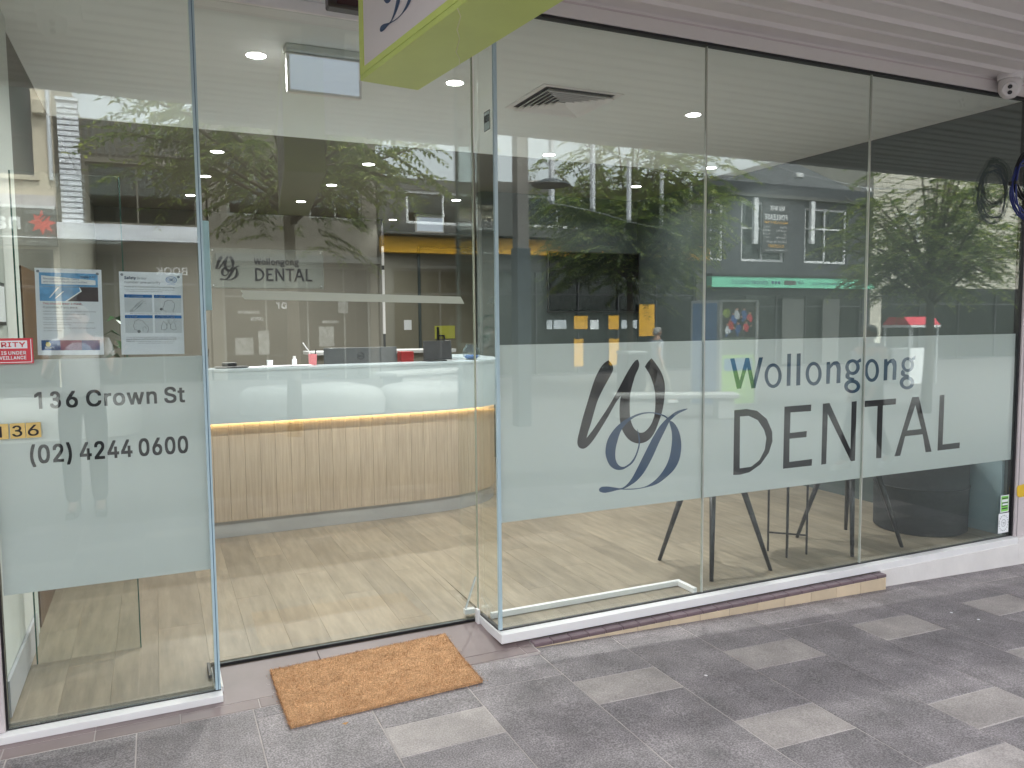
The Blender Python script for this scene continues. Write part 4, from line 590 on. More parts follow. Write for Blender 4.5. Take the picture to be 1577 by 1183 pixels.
while x < 3.97:
    x2 = min(x + 0.100, 3.98)
    tile(x + .001, -0.104, -0.008, x2 - .001, -0.050, 0.011, TILE_B, st, 0.0035)
    x = x2
x = 1.60
while x < 3.97:
    x2 = min(x + 0.197, 3.98)
    if gz(x2) < -0.011: tile(x + .001, -0.101, -0.16, x2 - .001, -0.06, -0.0095, TILE_C, st)
    x = x2
MB().box(3.981, -0.058, -0.3, 5.298, 0.05, 0.020).box(5.2985, -0.056, -0.3, 9.0, 0.05, 0.058).build('window_plinth', RENDER_W, None, False, 0.004)
tag(bpy.data.objects['window_plinth'], 'white rendered plinth under the right end of the window sill', 'plinth')

# ================================================================== SHOP ROOM
FZ = 0.055
GAP = mat('floor_gap', (0.20, 0.17, 0.13), 0.8, var=0.1)
def fz(x, y):            # the floor ramps down a little to the door
    return FZ if x >= 1.49 else FZ - 0.012 * max(0.0, min(1.0, (0.9 - y) / 0.58))
fl = struct(MB().box(-0.60, 0.2755, -0.05, 1.488, 10.0, 0.034).box(1.4885, 0.014, -0.05, 5.7, 10.0, FZ - 0.006).box(-0.60, 0.014, -0.05, 0.165, 0.275, 0.034).build('floor', GAP))
def plank(x0, x1, y0, y1):
    g = 0.0003; e = 0.0004
    cx, cy = (x0+x1)/2, (y0+y1)/2
    ys = [y0 + g] + ([0.9] if y0 + .02 < 0.9 < y1 - .02 and x0 < 1.49 else []) + [y1 - g]
    if x0 < 1.49 and y0 + .02 < 0.32 < y1 - .02: ys = ys[:1] + [0.32] + ys[1:]
    b = MB(); vs = []; fs = []
    for y in ys:
        yy = y + (e if y == ys[0] else (-e if y == ys[-1] else 0))
        z = fz(cx, y)
        vs += [(x0 + g - cx, y - cy, z - FZ - 0.008), (x0 + g - cx, y - cy, z - FZ - 0.0005), (x0 + g + e - cx, yy - cy, z - FZ), (x1 - g - e - cx, yy - cy, z - FZ), (x1 - g - cx, y - cy, z - FZ - 0.0005), (x1 - g - cx, y - cy, z - FZ - 0.008)]
    for i in range(len(ys) - 1):
        for k in range(5): fs.append((i*6+k, i*6+k+1, (i+1)*6+k+1, (i+1)*6+k))
    n = (len(ys)-1)*6
    fs += [(5, 4, 3, 2, 1, 0), tuple(n + k for k in range(6))]
    b.add(vs, fs)
    return b.build('plank', FLR, fl, loc=(cx, cy, FZ))
x = -0.59; i = 0
while x < 5.68:
    x2 = 1.49 if x < 1.48 < x + 0.20 else (0.166 if x < 0.15 < x + 0.20 else min(x + 0.182, 5.69)); y = -0.25 - (i * 0.47) % 1.22
    while y < 4.6:
        ya, yb = max(y, 0.031 if x2 < 0.17 else (0.014 if x > 1.48 else 0.2765)), min(y + 1.22, 4.6)
        if yb - ya > 0.03: plank(x, x2, ya, yb)
        y += 1.22
    x = x2; i += 1
struct(MB().box(-0.60, 4.603, FZ - 0.02, 5.7, 10, FZ).build('rear_floor', FLR))

CZ = 2.985
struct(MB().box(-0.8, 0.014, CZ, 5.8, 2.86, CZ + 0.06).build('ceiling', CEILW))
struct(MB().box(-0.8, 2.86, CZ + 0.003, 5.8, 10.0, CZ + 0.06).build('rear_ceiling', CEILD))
# side walls, rear walls
struct(MB().box(-0.80, 0.05, -0.1, -0.575, 1.0, CZ).build('left_wall', WALLW))
struct(MB().box(-0.80, 1.0, -0.1, -0.60, 10.0, CZ).build('left_rear_wall', TAUPE))
struct(MB().box(5.30, 0.04, -0.1, 5.6, 4.6, CZ).build('right_wall', CHARC))
struct(MB().box(3.29, 4.6, -0.1, 5.6, 4.75, CZ).build('screen_wall', CHARC))
struct(MB().box(-0.8, 7.25, -0.1, 2.88, 7.40, CZ).build('logo_wall', TAUPE))
struct(MB().box(2.6, 8.5, -0.1, 6.0, 8.65, CZ).build('corridor_end_wall', TAUPE_L))
struct(MB().box(5.6, 4.75, -0.1, 5.75, 8.5, CZ).build('corridor_side_wall', TAUPE_L))
struct(MB().box(-0.8, 10.0, -0.1, 5.8, 10.1, CZ).build('back_wall', TAUPE))
struct(MB().box(-0.572, 0.055, FZ, -0.560, 0.84, FZ + 0.145).build('skirting', mat('skirting_grey', (0.42, 0.43, 0.46), 0.4, var=0.03)))
# shop building body around and above the glass
BRK = mat('upper_render', (0.46, 0.42, 0.39), 0.8, var=0.1, scale=1.5, bump=0.2)
struct(MB().box(-14, 0.0, -0.3, -0.82, 0.3, 3.12).box(-14, 0.0, 3.12, 16, 0.3, 8.0).box(5.62, 0.0, -0.3, 16, 0.3, 3.12)
       .box(-14, 0.3, 3.12, 16, 10.4, 3.4).build('shop_building_wall', BRK))

# ================================================================== AWNING
aw = thing('street_awning', 'ribbed pinkish white awning soffit over the footpath', 'awning', (2, -1.3, 3.1))
SOF = 3.078
pitch = 0.285; y = -0.012; i = 0
while y > -2.40:
    y2 = max(y - pitch, -2.425)
    w = y - y2; m_ = y - w * 0.5
    prof = [(y - .003, SOF + .018), (y - .003, SOF - .006), (y - .012, SOF - .010), (y - .022, SOF - .004), (m_ + .016, SOF - .002), (m_ + .008, SOF - .020), (m_ - .012, SOF - .022), (m_ - .030, SOF - .004),
            (y2 + .014, SOF - .002), (y2 + .004, SOF + .004), (y2 + .003, SOF + .018)]
    MB().prism(prof, -9, 14, 'x').build('soffit_panel', SOFFIT, aw)
    y = y2; i += 1
MB().box(-9, -2.55, 3.075, 14, -2.428, 3.46).build('fascia', WHITE, aw, bevel=0.01)
MB().box(-9, -2.50, 3.40, 14, -0.01, 3.45).build('roof', SILVER, aw)
MB().box(-9, -2.425, SOF + .02, 14, -0.01, SOF + .03).build('deck', SILVER, aw)
hd = MB().box(-0.62, -0.030, 2.988, 5.45, 0.012, 3.077)
hd.build('head_trim', SOFFIT, aw, bevel=0.004)
MB().box(-0.62, -0.034, 3.052, 5.45, -0.0305, 3.060).build('trim_bead', PINKISH, aw)
MB().box(-0.62, -0.022, 2.9755, 5.45, 0.020, 2.9875).build('black_reveal', BLACK, aw)
# ================================================================== FIXED GLASS (right window)
win = thing('shop_window', 'wide three pane glass shop window with a frosted band and big blue and black lettering', 'window', (3.4, 0, 0.0))
GT = 2.975
def pane(x0, x1, z0, parent, y0=0.0, y1=0.012, zt=GT, name='glass_pane'):
    return MB().box(x0, y0, z0, x1, y1, zt).build(name, GLASS, parent)
J = [1.478, 2.675, 3.868, 5.289]
for a, b in zip(J[:-1], J[1:]):
    pane(a + (0.0042 if a > 1.5 else 0.0), b - 0.003, 0.066, win)
for a in J[1:3]:
    MB().box(a - 0.0028, -0.0008, 0.068, a + 0.0040, 0.013, GT).build('joint', mat('joint_silicone', (0.46, 0.47, 0.43), 0.4, var=0.1), win)
MB().box(1.461, -0.002, 0.066, 1.4775, 0.015, GT).build('corner_edge', EDGE, win)
MB().box(1.4625, 0.0155, 0.066, 1.4745, 0.245, GT).build('return_pane', GLASS, win)
# sill: white aluminium, returns into the door recess
MB().box(1.450, -0.052, 0.016, 5.297, 0.030, 0.0615).box(1.450, 0.0305, 0.016, 1.487, 0.249, 0.0615).build('sill', WHITE_AL, win, bevel=0.003)
MB().box(1.466, -0.003, 0.0618, 5.285, 0.015, 0.0668).box(1.458, 0.0155, 0.0618, 1.480, 0.245, 0.0668).build('glazing_bead', BLACK, win)
MB().box(1.434, 0.212, 0.024, 1.4485, 0.249, 0.098).build('end_bracket', WHITE_AL, win, bevel=0.002)
film = MB().box(1.4785, 0.0135, 0.590, 5.285, 0.0142, 1.447).build('frosted_film', FILM, win)
YF = 0.0128
def traced(name, groups, m, y, parent, fx=lambda p: p):
    vs, fs = flat_mesh([[[fx(p) for p in c] for c in g] for g in groups])
    b = MB(); b.add([(v[0], y - v[2], v[1]) for v in vs], fs)
    return b.build(name, m, parent)
SM = {k: smooth_poly(v, 4) for k, v in LOGO.items()}
traced('logo_letter', [[SM['W']]], INK_P, YF, film)
traced('logo_swash', [[SM['D1']], [SM['D2']], [SM['D3']]], INK_N, YF - 0.0003, film)
for g in DENTAL:
    traced('letter', [g], INK_P, YF, film)
traced('lettering', WOLLON, INK_T, YF, film)
# right frame
fr = thing('window_frame_post', 'pinkish grey metal post at the right end of the window', 'post', (5.4, -0.02, 0))
MB().box(5.302, -0.022, 0.0585, 5.62, 0.039, 2.974).build('post', PINKISH, fr, bevel=0.005)
MB().box(5.2865, -0.010, 0.0635, 5.3015, 0.030, 2.974).build('gasket', BLACK, fr)
MB().box(5.322, -0.0245, 0.0590, 5.327, -0.0223, 2.974).build('seam', mat('seam_grey', (0.3, 0.27, 0.28), 0.5), fr)

# low white upstand inside the glass by the door
up = thing('floor_track', 'low white L shaped floor track inside the glass beside the door', 'track', (2.0, 0.17, FZ))
MB().box(1.495, 0.172, FZ + .001, 2.665, 0.196, FZ + 0.030).build('rail', WHITE_AL, up, bevel=0.002)
MB().box(2.640, 0.030, FZ + .001, 2.665, 0.1715, FZ + 0.030).build('end_rail', WHITE_AL, up, bevel=0.002)

# ================================================================== LEFT FIXED PANE
lw = thing('side_window', 'fixed glass panel with frosted band and phone number left of the door', 'window', (-0.2, 0, 0))
pane(-0.562, 0.170, 0.037, lw)
MB().box(0.1705, -0.002, 0.036, 0.1800, 0.016, GT).box(0.1832, -0.002, 0.036, 0.1905, 0.016, GT).build('corner_edge', EDGE, lw)
MB().box(0.1802, -0.0015, 0.036, 0.1830, 0.0155, GT).build('corner_seam', mat('seam_blue', (0.05, 0.12, 0.19), 0.3), lw)
MB().box(0.177, 0.0165, 0.036, 0.188, 0.245, GT).build('return_pane', GLASS, lw)
MB().box(-0.64, -0.052, 0.0015, 0.196, 0.030, 0.0325).box(0.166, 0.0305, 0.0015, 0.203, 0.249, 0.0325).build('sill', WHITE_AL, lw, bevel=0.003)
MB().box(-0.565, -0.003, 0.0328, 0.192, 0.015, 0.0368).box(0.172, 0.0155, 0.0328, 0.194, 0.245, 0.0368).build('glazing_bead', BLACK, lw)
MB().box(0.150, 0.10, 0.048, 0.163, 0.24, 0.062).build('pivot_bracket', BLKMET, lw, bevel=0.002)
lf = MB().box(-0.556, 0.0135, 0.548, 0.170, 0.0142, 1.431).build('frosted_film', FILM, lw)
text('136 Crown St', 0.060, INK_K, '-y', (-0.424, YF, 1.247), lf, bold=0.045, width=0.527)
text('(02) 4244 0600', 0.066, INK_K, '-y', (-0.452, YF, 1.041), lf, bold=0.045, width=0.562)
lp = thing('left_frame_post', 'pale pinkish metal post at the left end of the glass front', 'post', (-0.6, 0, 0))
MB().box(-0.82, -0.020, 0.033, -0.5705, 0.039, 2.974).build('post', PINKISH, lp, bevel=0.005)
MB().box(-0.570, -0.006, 0.037, -0.5625, 0.030, GT).build('gasket', BLACK, lp)

# ================================================================== SLIDING DOOR
dr = thing('sliding_door', 'closed frameless glass door in the recess behind the doormat', 'door', (0.8, 0.31, 0))
DY = 0.256
MB().box(0.195, DY, 0.0405, 1.4535, DY + 0.012, 2.93).build('glass_leaf', GLASS, dr)
MB().box(1.4538, DY - .001, 0.0405, 1.4600, DY + 0.013, 2.93).build('leaf_edge', mat('pale_leaf_edge', (0.46, 0.48, 0.38), 0.3, var=0.1), dr)
MB().box(0.190, DY - 0.003, 0.0285, 1.450, DY + 0.0158, 0.0400).build('bottom_rail', BLACK, dr)
MB().box(0.20, DY - 0.005, 2.935, 1.46, DY + 0.14, 2.984).build('header', WHITE_AL, dr, bevel=0.004)
MB().box(0.202, DY - 0.012, 1.618, 0.230, DY - 0.002, 2.000).build('handle', film_mat('pale_acrylic', (0.50, 0.66, 0.70), 0.3), dr, bevel=0.003)
tp = MB()
tp.prism([(0.349, 1.706), (0.359, 1.692), (0.354, 1.680), (0.367, 1.666), (1.401, 1.648), (1.391, 1.667), (1.381, 1.683)], DY - 0.0025, DY - 0.0015, 'y')
tag(tp.build('safety_tape', film_mat('white_tape', (0.60, 0.62, 0.57), 0.4)), 'torn ended white tape strip stuck across the glass door', 'tape')
MB().tube([(1.40, 0.30, 0.075), (1.45, 0.33, 0.17), (1.48, 0.35, 0.225)], 0.006, 8).build('door_stay', SILVER, dr)
MB().box(1.395, 0.285, 0.055, 1.45, 0.315, 0.082).build('floor_guide', WHITE_AL, dr, bevel=0.002)
# inner glass screen behind the left pane
gs = thing('inner_glass_screen', 'low clear glass screen standing inside behind the left pane', 'glass screen', (-0.33, 0.59, 0.040))
MB().box(-0.535, 0.585, 0.040, -0.122, 0.595, 2.22).build('pane', GLASS_IN, gs)
MB().box(-0.1218, 0.5845, 0.040, -0.1165, 0.5955, 2.22).box(-0.5405, 0.5845, 0.040, -0.5352, 0.5955, 2.22).build('pane_edge', EDGE_DK, gs)

# ================================================================== PROJECTING SIGN
ps = thing('projecting_sign', 'lime green edged box sign hanging from the awning across the footpath', 'sign', (0.69, -0.61, 2.40), radians(6.9))
SL, SW, SH = 1.80, 0.222, 0.655     # length along -y, width, height; local origin = inner lower left corner
def lb(a, b, name, m, bev=0.0): return MB().box(*a, *b).build(name, m, ps, bevel=bev, loc=(0, 0, 0))
lb((0, -SL, 0), (SW, 0, 0.018), 'bottom_panel', LIME, 0.003)
lb((0, -SL, SH - 0.018), (SW, 0, SH), 'top_panel', LIME)
lb((0, -0.018, 0.0185), (SW, 0, SH - .0185), 'end_panel', LIME_E)
lb((0, -SL, 0.0185), (SW, -SL + 0.018, SH - .0185), 'end_panel', LIME_E)
for xx, fc in ((0.0, '-x'), (SW, '+x')):
    x0, x1 = (0.0, 0.012) if fc == '-x' else (SW - 0.012, SW)
    b = MB().box(x0, -SL + .0185, 0.0185, x1, -0.0185, 0.040).box(x0, -SL + .0185, SH - 0.040, x1, -0.0185, SH - .0185)
    b.box(x0, -0.034, 0.0405, x1, -0.0185, SH - .0405).box(x0, -SL + .0185, 0.0405, x1, -SL + .034, SH - .0405)
    b.build('trim', LIME_E, ps, loc=(0, 0, 0))
    px0, px1 = (0.0035, 0.008) if fc == '-x' else (SW - 0.008, SW - 0.0035)
    face_o = MB().box(px0, -SL + .0345, 0.0405, px1, -0.0345, SH - .0405).build('face', SIGNW, ps, loc=(0, 0, 0))
    # emblem and words laid out from the reader's left
    k = 0.44 / 0.682; gx = (0.0030 if fc == '-x' else SW - 0.0030)
    def fx(p, k=k): return ((p[0] - 1.90) * k, (p[1] - 0.680) * k)
    def put(nm, groups, m, off_u, off_v, dz):
        vs, fs = flat_mesh([[[fx(p) for p in c] for c in g] for g in groups])
        b = MB()
        for_v = []
        for v in vs:
            u = v[0] + off_u; w = v[1] + off_v
            for_v.append((gx - dz, -u, w) if fc == '-x' else (gx + dz, -SL + u, w))
        b.add(for_v, fs); b.build(nm, m, face_o, loc=(0, 0, 0))
    put('logo_letter', [[SM['W']]], INK_P, 0.10, 0.105, 0.0002)
    put('logo_swash', [[SM['D1']], [SM['D2']], [SM['D3']]], INK_N, 0.10, 0.105, 0.0006)
    put('lettering', DENTAL, INK_P, 0.15, 0.085, 0.0002)
    put('lettering', WOLLON, INK_T, 0.15, 0.085, 0.0002)
for yy in (-0.35, -1.5):
    MB().tube([(SW/2, yy, SH), (SW/2, yy, 0.69)], 0.012, 8).build('hanger', SILVER, ps, loc=(0, 0, 0))
cr = MB().tube([(0.108, -0.555, -0.0008), (0.118, -0.60, -0.0008), (0.116, -0.66, -0.0008), (0.130, -0.70, -0.0008)], [0.001, 0.0018, 0.0014, 0.0008], 5)
drip = MB().tube([(0.002, -0.735, -0.0006), (0.035, -0.69, -0.0006), (0.07, -0.60, -0.0006), (0.11, -0.54, -0.0006), (0.155, -0.43, -0.0006), (0.190, -0.385, -0.0006), (0.219, -0.33, -0.0006)], [0.0022, 0.0016, 0.0022, 0.0014, 0.002, 0.0012, 0.0018], 5)
drip.build('drip_mark', mat('pale_drip', (0.72, 0.76, 0.42), 0.4), ps, loc=(0, 0, 0))

# ================================================================== SMALL THINGS ON THE FRONT
sn = thing('door_sensor', 'dark brown motion sensor box above the door near the lime sign', 'sensor', (0.79, -0.03, 2.86))
MB().box(0.700, -0.070, 2.852, 0.90, -0.004, 2.925).build('housing', DKPLAS, sn, bevel=0.008)
MB().box(0.735, -0.0735, 2.866, 0.895, -0.0705, 2.906).build('lens', mat('sensor_lens', (0.05, 0.025, 0.03), 0.12), sn)
MB().box(0.70, -0.04, 2.9255, 0.90, -0.004, 2.986).build('bracket', DKPLAS, sn)

def dome_camera(label, loc, aim):
    t = thing('security_camera', label, 'security camera', loc)
    MB().lathe([(0.068, 0.050), (0.070, 0.058), (0.070, 0.086), (0.066, 0.090)], (0, 0, 0), 28).build('base', WHITE_AL, t, smooth=False, loc=(0, 0, 0), bevel=0.003)
    MB().box(0.02, 0.0, 0.030, 0.13, 0.085, 0.0885).build('conduit_box', WHITE_AL, t, bevel=0.006, loc=(0, 0, 0))
    MB().lathe([(0.004, -0.066), (0.030, -0.060), (0.050, -0.043), (0.061, -0.020), (0.064, 0.0), (0.064, 0.03), (0.060, 0.0495)], (0, 0, 0), 32).build('turret', WHITE, t, smooth=True, loc=(0, 0, 0))
    d = Vector(aim).normalized(); q = d.to_track_quat('Z', 'Y')
    fo = MB().lathe([(0.046, 0.0), (0.046, 0.050), (0.041, 0.056)], (0, 0, 0), 24).build('face_plate', WHITE_AL, t, loc=tuple(d * 0.012 + Vector((0, 0, -0.004))))
    fo.rotation_euler = q.to_euler()
    for k, dz in enumerate((0.017, -0.017)):
        MB().lathe([(0.0125, 0), (0.0125, 0.003), (0.010, 0.0045)], (0, 0, 0), 16).build('lens', SCREEN, fo, loc=(0.0, dz, 0.0565))
    return t
dome_camera('small white two lens turret camera under the awning at the right end of the window', (4.930, -0.115, 2.988), (-0.80, -0.56, -0.30))
dome_camera('white turret camera under the awning at the left, seen mirrored in the left pane', (-0.385, -1.00, 2.988), (0.1, 0.9, -0.4))

def coil(name, label, m, cx, cz, R, r, n, seed, ang):
    rd = random.Random(seed); t = thing(name, label, 'cable', (cx, -0.09, cz))
    for k in range(n):
        ph = rd.uniform(-0.3, 0.3); pts = []
        rx, rz = R * rd.uniform(0.80, 1.0), R * rd.uniform(1.0, 1.32)
        for i in range(41):
            a = 2 * pi * i / 40 + ph
            pts.append((cx + rx * cos(a) + 0.03 * sin(a) * ang + rd.uniform(-.002, .002), -0.090 - 0.0085 * k + 0.006 * sin(2 * a + k), cz + rz * sin(a) * 0.95 + 0.012 * cos(3*a)*rd.random()))
        MB().tube(pts, r, 6, cap=False).build('loop', m, t, smooth=True)
    return t
coil('cable_coil', 'coil of black cable hung on the right hand post', BLKC, 5.160, 2.46, 0.135, 0.0065, 4, 3, 0.4)
coil('cable_coil', 'coil of dark blue cable hung on the right hand post', BLUEC, 5.150, 2.38, 0.155, 0.0055, 5, 9, 0.1)
MB_tie = MB().box(5.00, -0.135, 2.40, 5.03, -0.085, 2.42).build('tie', BLKC, bpy.data.objects['cable_coil'])

yt = thing('yellow_tape', 'torn bright yellow tape wrapped on the right hand post', 'tape', (5.37, -0.075, 0.37))
MB().prism([(5.308, 0.345), (5.304, 0.395), (5.312, 0.412), (5.45, 0.425), (5.45, 0.335), (5.33, 0.330)], -0.0275, -0.0248, 'y').build('strip', YELLOW, yt)

def sticker_rect(name, label, cat, x0, z0, x1, z1, m, y=-0.0012):
    t = thing(name, label, cat, ((x0+x1)/2, y, z0)); MB().box(x0, y, z0, x1, y + 0.0008, z1).build('sheet', m, t); return t
# stickers low at the right end of the window
s1 = sticker_rect('green_sticker', 'small green and white notice sticker low in the window corner', 'sticker', 5.176, 0.235, 5.262, 0.352, PAPER)
sh = []
place('print', *flat_mesh([rect(0.006, 0.006, 0.080, 0.111)]), P_GRN, '-y', (5.176, -0.0015, 0.235), s1)
place('print', *flat_mesh([rect(0.012, 0.070, 0.074, 0.088), rect(0.020, 0.048, 0.074, 0.060)]), PAPER, '-y', (5.176, -0.0018, 0.235), s1)
place('print', *flat_mesh([rect(0.012, 0.061, 0.074, 0.067), rect(0.010, 0.040, 0.070, 0.046), rect(0.014, 0.022, 0.072, 0.030), rect(0.014, 0.092, 0.072, 0.100)]), INK_K, '-y', (5.176, -0.0020, 0.235), s1)
s2 = sticker_rect('white_sticker', 'small white sticker with a round grey seal below the green one', 'sticker', 5.160, 0.092, 5.268, 0.228, PAPER)
def ring(cx, cz, r0, r1, n=32, sx=1.0): return [[(cx + r1*sx*cos(2*pi*i/n), cz + r1*sin(2*pi*i/n)) for i in range(n)], [(cx + r0*sx*cos(2*pi*i/n), cz + r0*sin(2*pi*i/n)) for i in range(n)]]
gr = [ring(0.054, 0.068, 0.022, 0.025)]
for k in range(18):
    a = 2*pi*k/18
    if k % 9 == 0: continue
    c, s_ = cos(a), sin(a); r = 0.044
    gr.append([[(0.054 + r*c - 0.004*s_, 0.068 + 1.1*r*s_ + 0.004*c), (0.054 + r*c + 0.003*s_, 0.068 + 1.1*r*s_ - 0.003*c), (0.054 + (r+.007)*c + 0.003*s_, 0.068 + 1.1*(r+.007)*s_ - 0.003*c), (0.054 + (r+.007)*c - 0.004*s_, 0.068 + 1.1*(r+.007)*s_ + 0.004*c)]])
gr += [rect(0.042, 0.070, 0.066, 0.074), rect(0.044, 0.060, 0.064, 0.064), rect(0.004, 0.060, 0.010, 0.078), rect(0.098, 0.060, 0.104, 0.078)]
place('seal', *flat_mesh(gr), P_GREY, '-y', (5.160, -0.0015, 0.092), s2)
# red security sticker and the number tiles at the left edge
s3 = sticker_rect('security_sticker', 'red and white security warning sticker at the left edge of the glass', 'sticker', -0.620, 1.418, -0.414, 1.512, P_RED)
place('panel', *flat_mesh([rect(0.008, 0.056, 0.188, 0.085)]), PAPER, '-y', (-0.620, -0.0015, 1.418), s3)
join_text('lettering', [('SECURITY', 0.017, (-0.606, -0.0018, 1.480), 0.05, 0.170)], P_RED, s3)
join_text('lettering', [('THIS AREA IS UNDER', 0.012, (-0.608, -0.0015, 1.452), 0.05, 0.172), ('24 HRS SURVEILLANCE', 0.012, (-0.608, -0.0015, 1.434), 0.05, 0.172)], PAPER, s3)
place('border', *flat_mesh([rect(0.004, 0.004, 0.200, 0.0065), rect(0.1985, 0.0065, 0.201, 0.09)]), PAPER, '-y', (-0.620, -0.0015, 1.418), s3)
hn = thing('house_number', 'gold number tiles stuck on the left edge of the frosted glass', 'house number', (-0.47, -0.002, 1.14))
for k, ch in enumerate('136'):
    x0 = -0.5525 + k * 0.0505
    if k == 0: x0 = -0.5555
    tl = MB().box(x0, -0.0035, 1.140, x0 + 0.0485, -0.0008, 1.197).build('number_tile', GOLD, hn, bevel=0.0008)
    text(ch, 0.040, INK_K, '-y', (x0 + 0.024, -0.0039, 1.148), tl, bold=0.02, align='c', wid=1.35, name='numeral')
ds = thing('manufacturer_sticker', 'small outlined maker label high on the return glass by the door', 'sticker', (1.476, 0.075, 2.5))
b = MB().box(1.4612, 0.045, 2.455, 1.4618, 0.118, 2.545); b.build('sheet', glass_mat('clear_label', (0.72, 0.76, 0.78), 0.03), ds)
text('NSG', 0.030, INK_K, '-x', (1.4608, 0.112, 2.495), ds, bold=0.10, width=0.058)
place('border', *flat_mesh([rect(0, 0, .073, .003), rect(0, .087, .073, .090), rect(0, .003, .003, .087), rect(.070, .003, .073, .087)]), INK_K, '-x', (1.4608, 0.118, 2.455), ds)

# ---- posters taped inside the left pane: seen through the glass; they sit against it
YP = 0.0150
def poster(label, x0, z0, w, h, tilt):
    t = thing('poster', label, 'poster', (x0, YP, z0)); t.rotation_euler = (0, radians(tilt), 0)
    MB().box(0, 0, 0, w, 0.0005, h).build('sheet', MATS.get('poster_paper') or film_mat('poster_paper', (0.84, 0.87, 0.92), 0.35), t, loc=(0, 0, 0))
    for (a, b_) in ((0.010, h - 0.012), (w - 0.014, h - 0.016)):
        MB().lathe([(0.0052, 0), (0.0052, -0.0012), (0.004, -0.0022)], (a, -0.0001, b_), 14, axis='y').build('fixing_dot', mat('grey_fixing', (0.22, 0.25, 0.29), 0.4), t, loc=(0, 0, 0))
    return t
def pr(t, name, groups, m, lay=1):
    vs, fs = flat_mesh(groups); b = MB(); b.add([(v[0], -0.0003 * lay - v[2], v[1]) for v in vs], fs); return b.build(name, m, t, loc=(0, 0, 0))
def ptext(t, items, m, lay=3):
    b = MB()
    for s, cap, x, z, bold, width in items:
        g, w = glyphs(s, cap, bold); k = width / w if width else 1
        g = [[[(a * k, c) for a, c in q] for q in gg] for gg in g]
        vs, fs = flat_mesh(embolden(g, bold * cap * 0.7), dz=0.000008); b.add([(v[0] + x, -0.0003 * lay, v[1] + z) for v in vs], fs)
    o = b.build('lettering', m, t, loc=(0, 0, 0))
    return stuff(o) if len(items) > 4 else o
p1 = poster('blue headed mask wearing poster, nearer the left edge of the glass', -0.402, 1.447, 0.220, 0.325, 0.9)
W_, H_ = 0.220, 0.325
pr(p1, 'header', [rect(0.013, 0.258, 0.207, 0.309)], P_SKY)
pr(p1, 'title_box', [[[(0.020, 0.266), (0.199, 0.266), (0.199, 0.284), (0.020, 0.298)]]], PAPER, 2)
ptext(p1, [('COVID-19', 0.0085, 0.147, 0.291, 0.04, 0.050)], PAPER)
ptext(p1, [('Message for Patients, Carers', 0.0068, 0.026, 0.283, 0.0, 0.118), ('and Visitors of Healthcare Facilities', 0.0068, 0.026, 0.272, 0.0, 0.145)], P_NAVY)
pr(p1, 'photo', [rect(0.013, 0.203, 0.207, 0.2575)], P_BRN)
pr(p1, 'photo_mask', [[[(0.013, 0.203), (0.095, 0.203), (0.128, 0.226), (0.150, 0.240), (0.143, 0.256), (0.013, 0.257)]]], P_SKY, 2)
pr(p1, 'photo_fold', [[[(0.043, 0.215), (0.047, 0.215), (0.078, 0.254), (0.071, 0.254)]], [[(0.062, 0.213), (0.066, 0.213), (0.094, 0.240), (0.088, 0.240)]], [[(0.095, 0.203), (0.103, 0.203), (0.152, 0.241), (0.146, 0.256), (0.143, 0.255), (0.147, 0.242)]]], PAPER, 3)
ptext(p1, [('You should wear a mask,', 0.0082, 0.022, 0.190, 0.02, 0.132)], P_RED)
ptext(p1, [('if possible, if you are a:', 0.0082, 0.022, 0.176, 0.01, 0.116)], P_GREY)
ptext(p1, [('patient, carer or visitor of a health care facility', 0.0050, 0.022, 0.1625, 0, 0.176), ('client of a Community healthcare visit', 0.0050, 0.022, 0.152, 0, 0.140),
           ('Please follow the latest recommendations from your', 0.0038, 0.022, 0.139, 0, 0.125), ('hospital or health care facility.', 0.0038, 0.022, 0.133, 0, 0.096),
           ('If you have cold or flu symptoms, stay home and get tested', 0.0042, 0.022, 0.1205, 0, 0.168), ('before you visit a facility.', 0.0042, 0.022, 0.113, 0, 0.092),
           ('Children under 12 are not required', 0.0048, 0.022, 0.100, 0, 0.172), ('to wear a mask.', 0.0048, 0.022, 0.090, 0, 0.062)], P_GREY)
pr(p1, 'footer', [rect(0.013, 0.018, 0.207, 0.056)], P_NAVY)
pr(p1, 'footer_tint', [rect(0.075, 0.0182, 0.146, 0.0558)], P_MAR, 2)
pr(p1, 'emblem', [ring(0.035, 0.040, 0.0, 0.0085)[:1]] + [[[(0.0275 + 0.004*k, 0.040), (0.0290 + 0.004*k, 0.040), (0.031 + 0.0028*k, 0.0495), (0.029 + 0.0028*k, 0.0495)]] for k in range(4)], P_YEL, 3)
ptext(p1, [('NSW', 0.007, 0.024, 0.0245, 0.06, 0.022)], PAPER, 4)
p2 = poster('white safety notice with four blue headed drawings, nearer the door', -0.121, 1.442, 0.226, 0.322, 0.7)
ptext(p2, [('Safety', 0.0105, 0.018, 0.293, 0.05, 0.041)], P_NAVY)
ptext(p2, [('is our', 0.0095, 0.063, 0.293, 0, 0.034), ('number one priority', 0.0095, 0.018, 0.277, 0, 0.128)], P_GREY)
ptext(p2, [('Please let our friendly team know if you are suffering', 0.0045, 0.018, 0.262, 0.02, 0.178), ('from any of these symptoms before your visit', 0.0036, 0.018, 0.252, 0, 0.178), ('or have been in contact with anyone who has', 0.0036, 0.022, 0.245, 0, 0.13)], P_GREY)
em = [ring(0.185, 0.294, 0.0120, 0.0135, sx=1.5)] + [ring(0.185 + d, 0.294, 0.0055, 0.0068) for d in (-0.007, 0.007)]
pr(p2, 'emblem', em, P_BLUE)
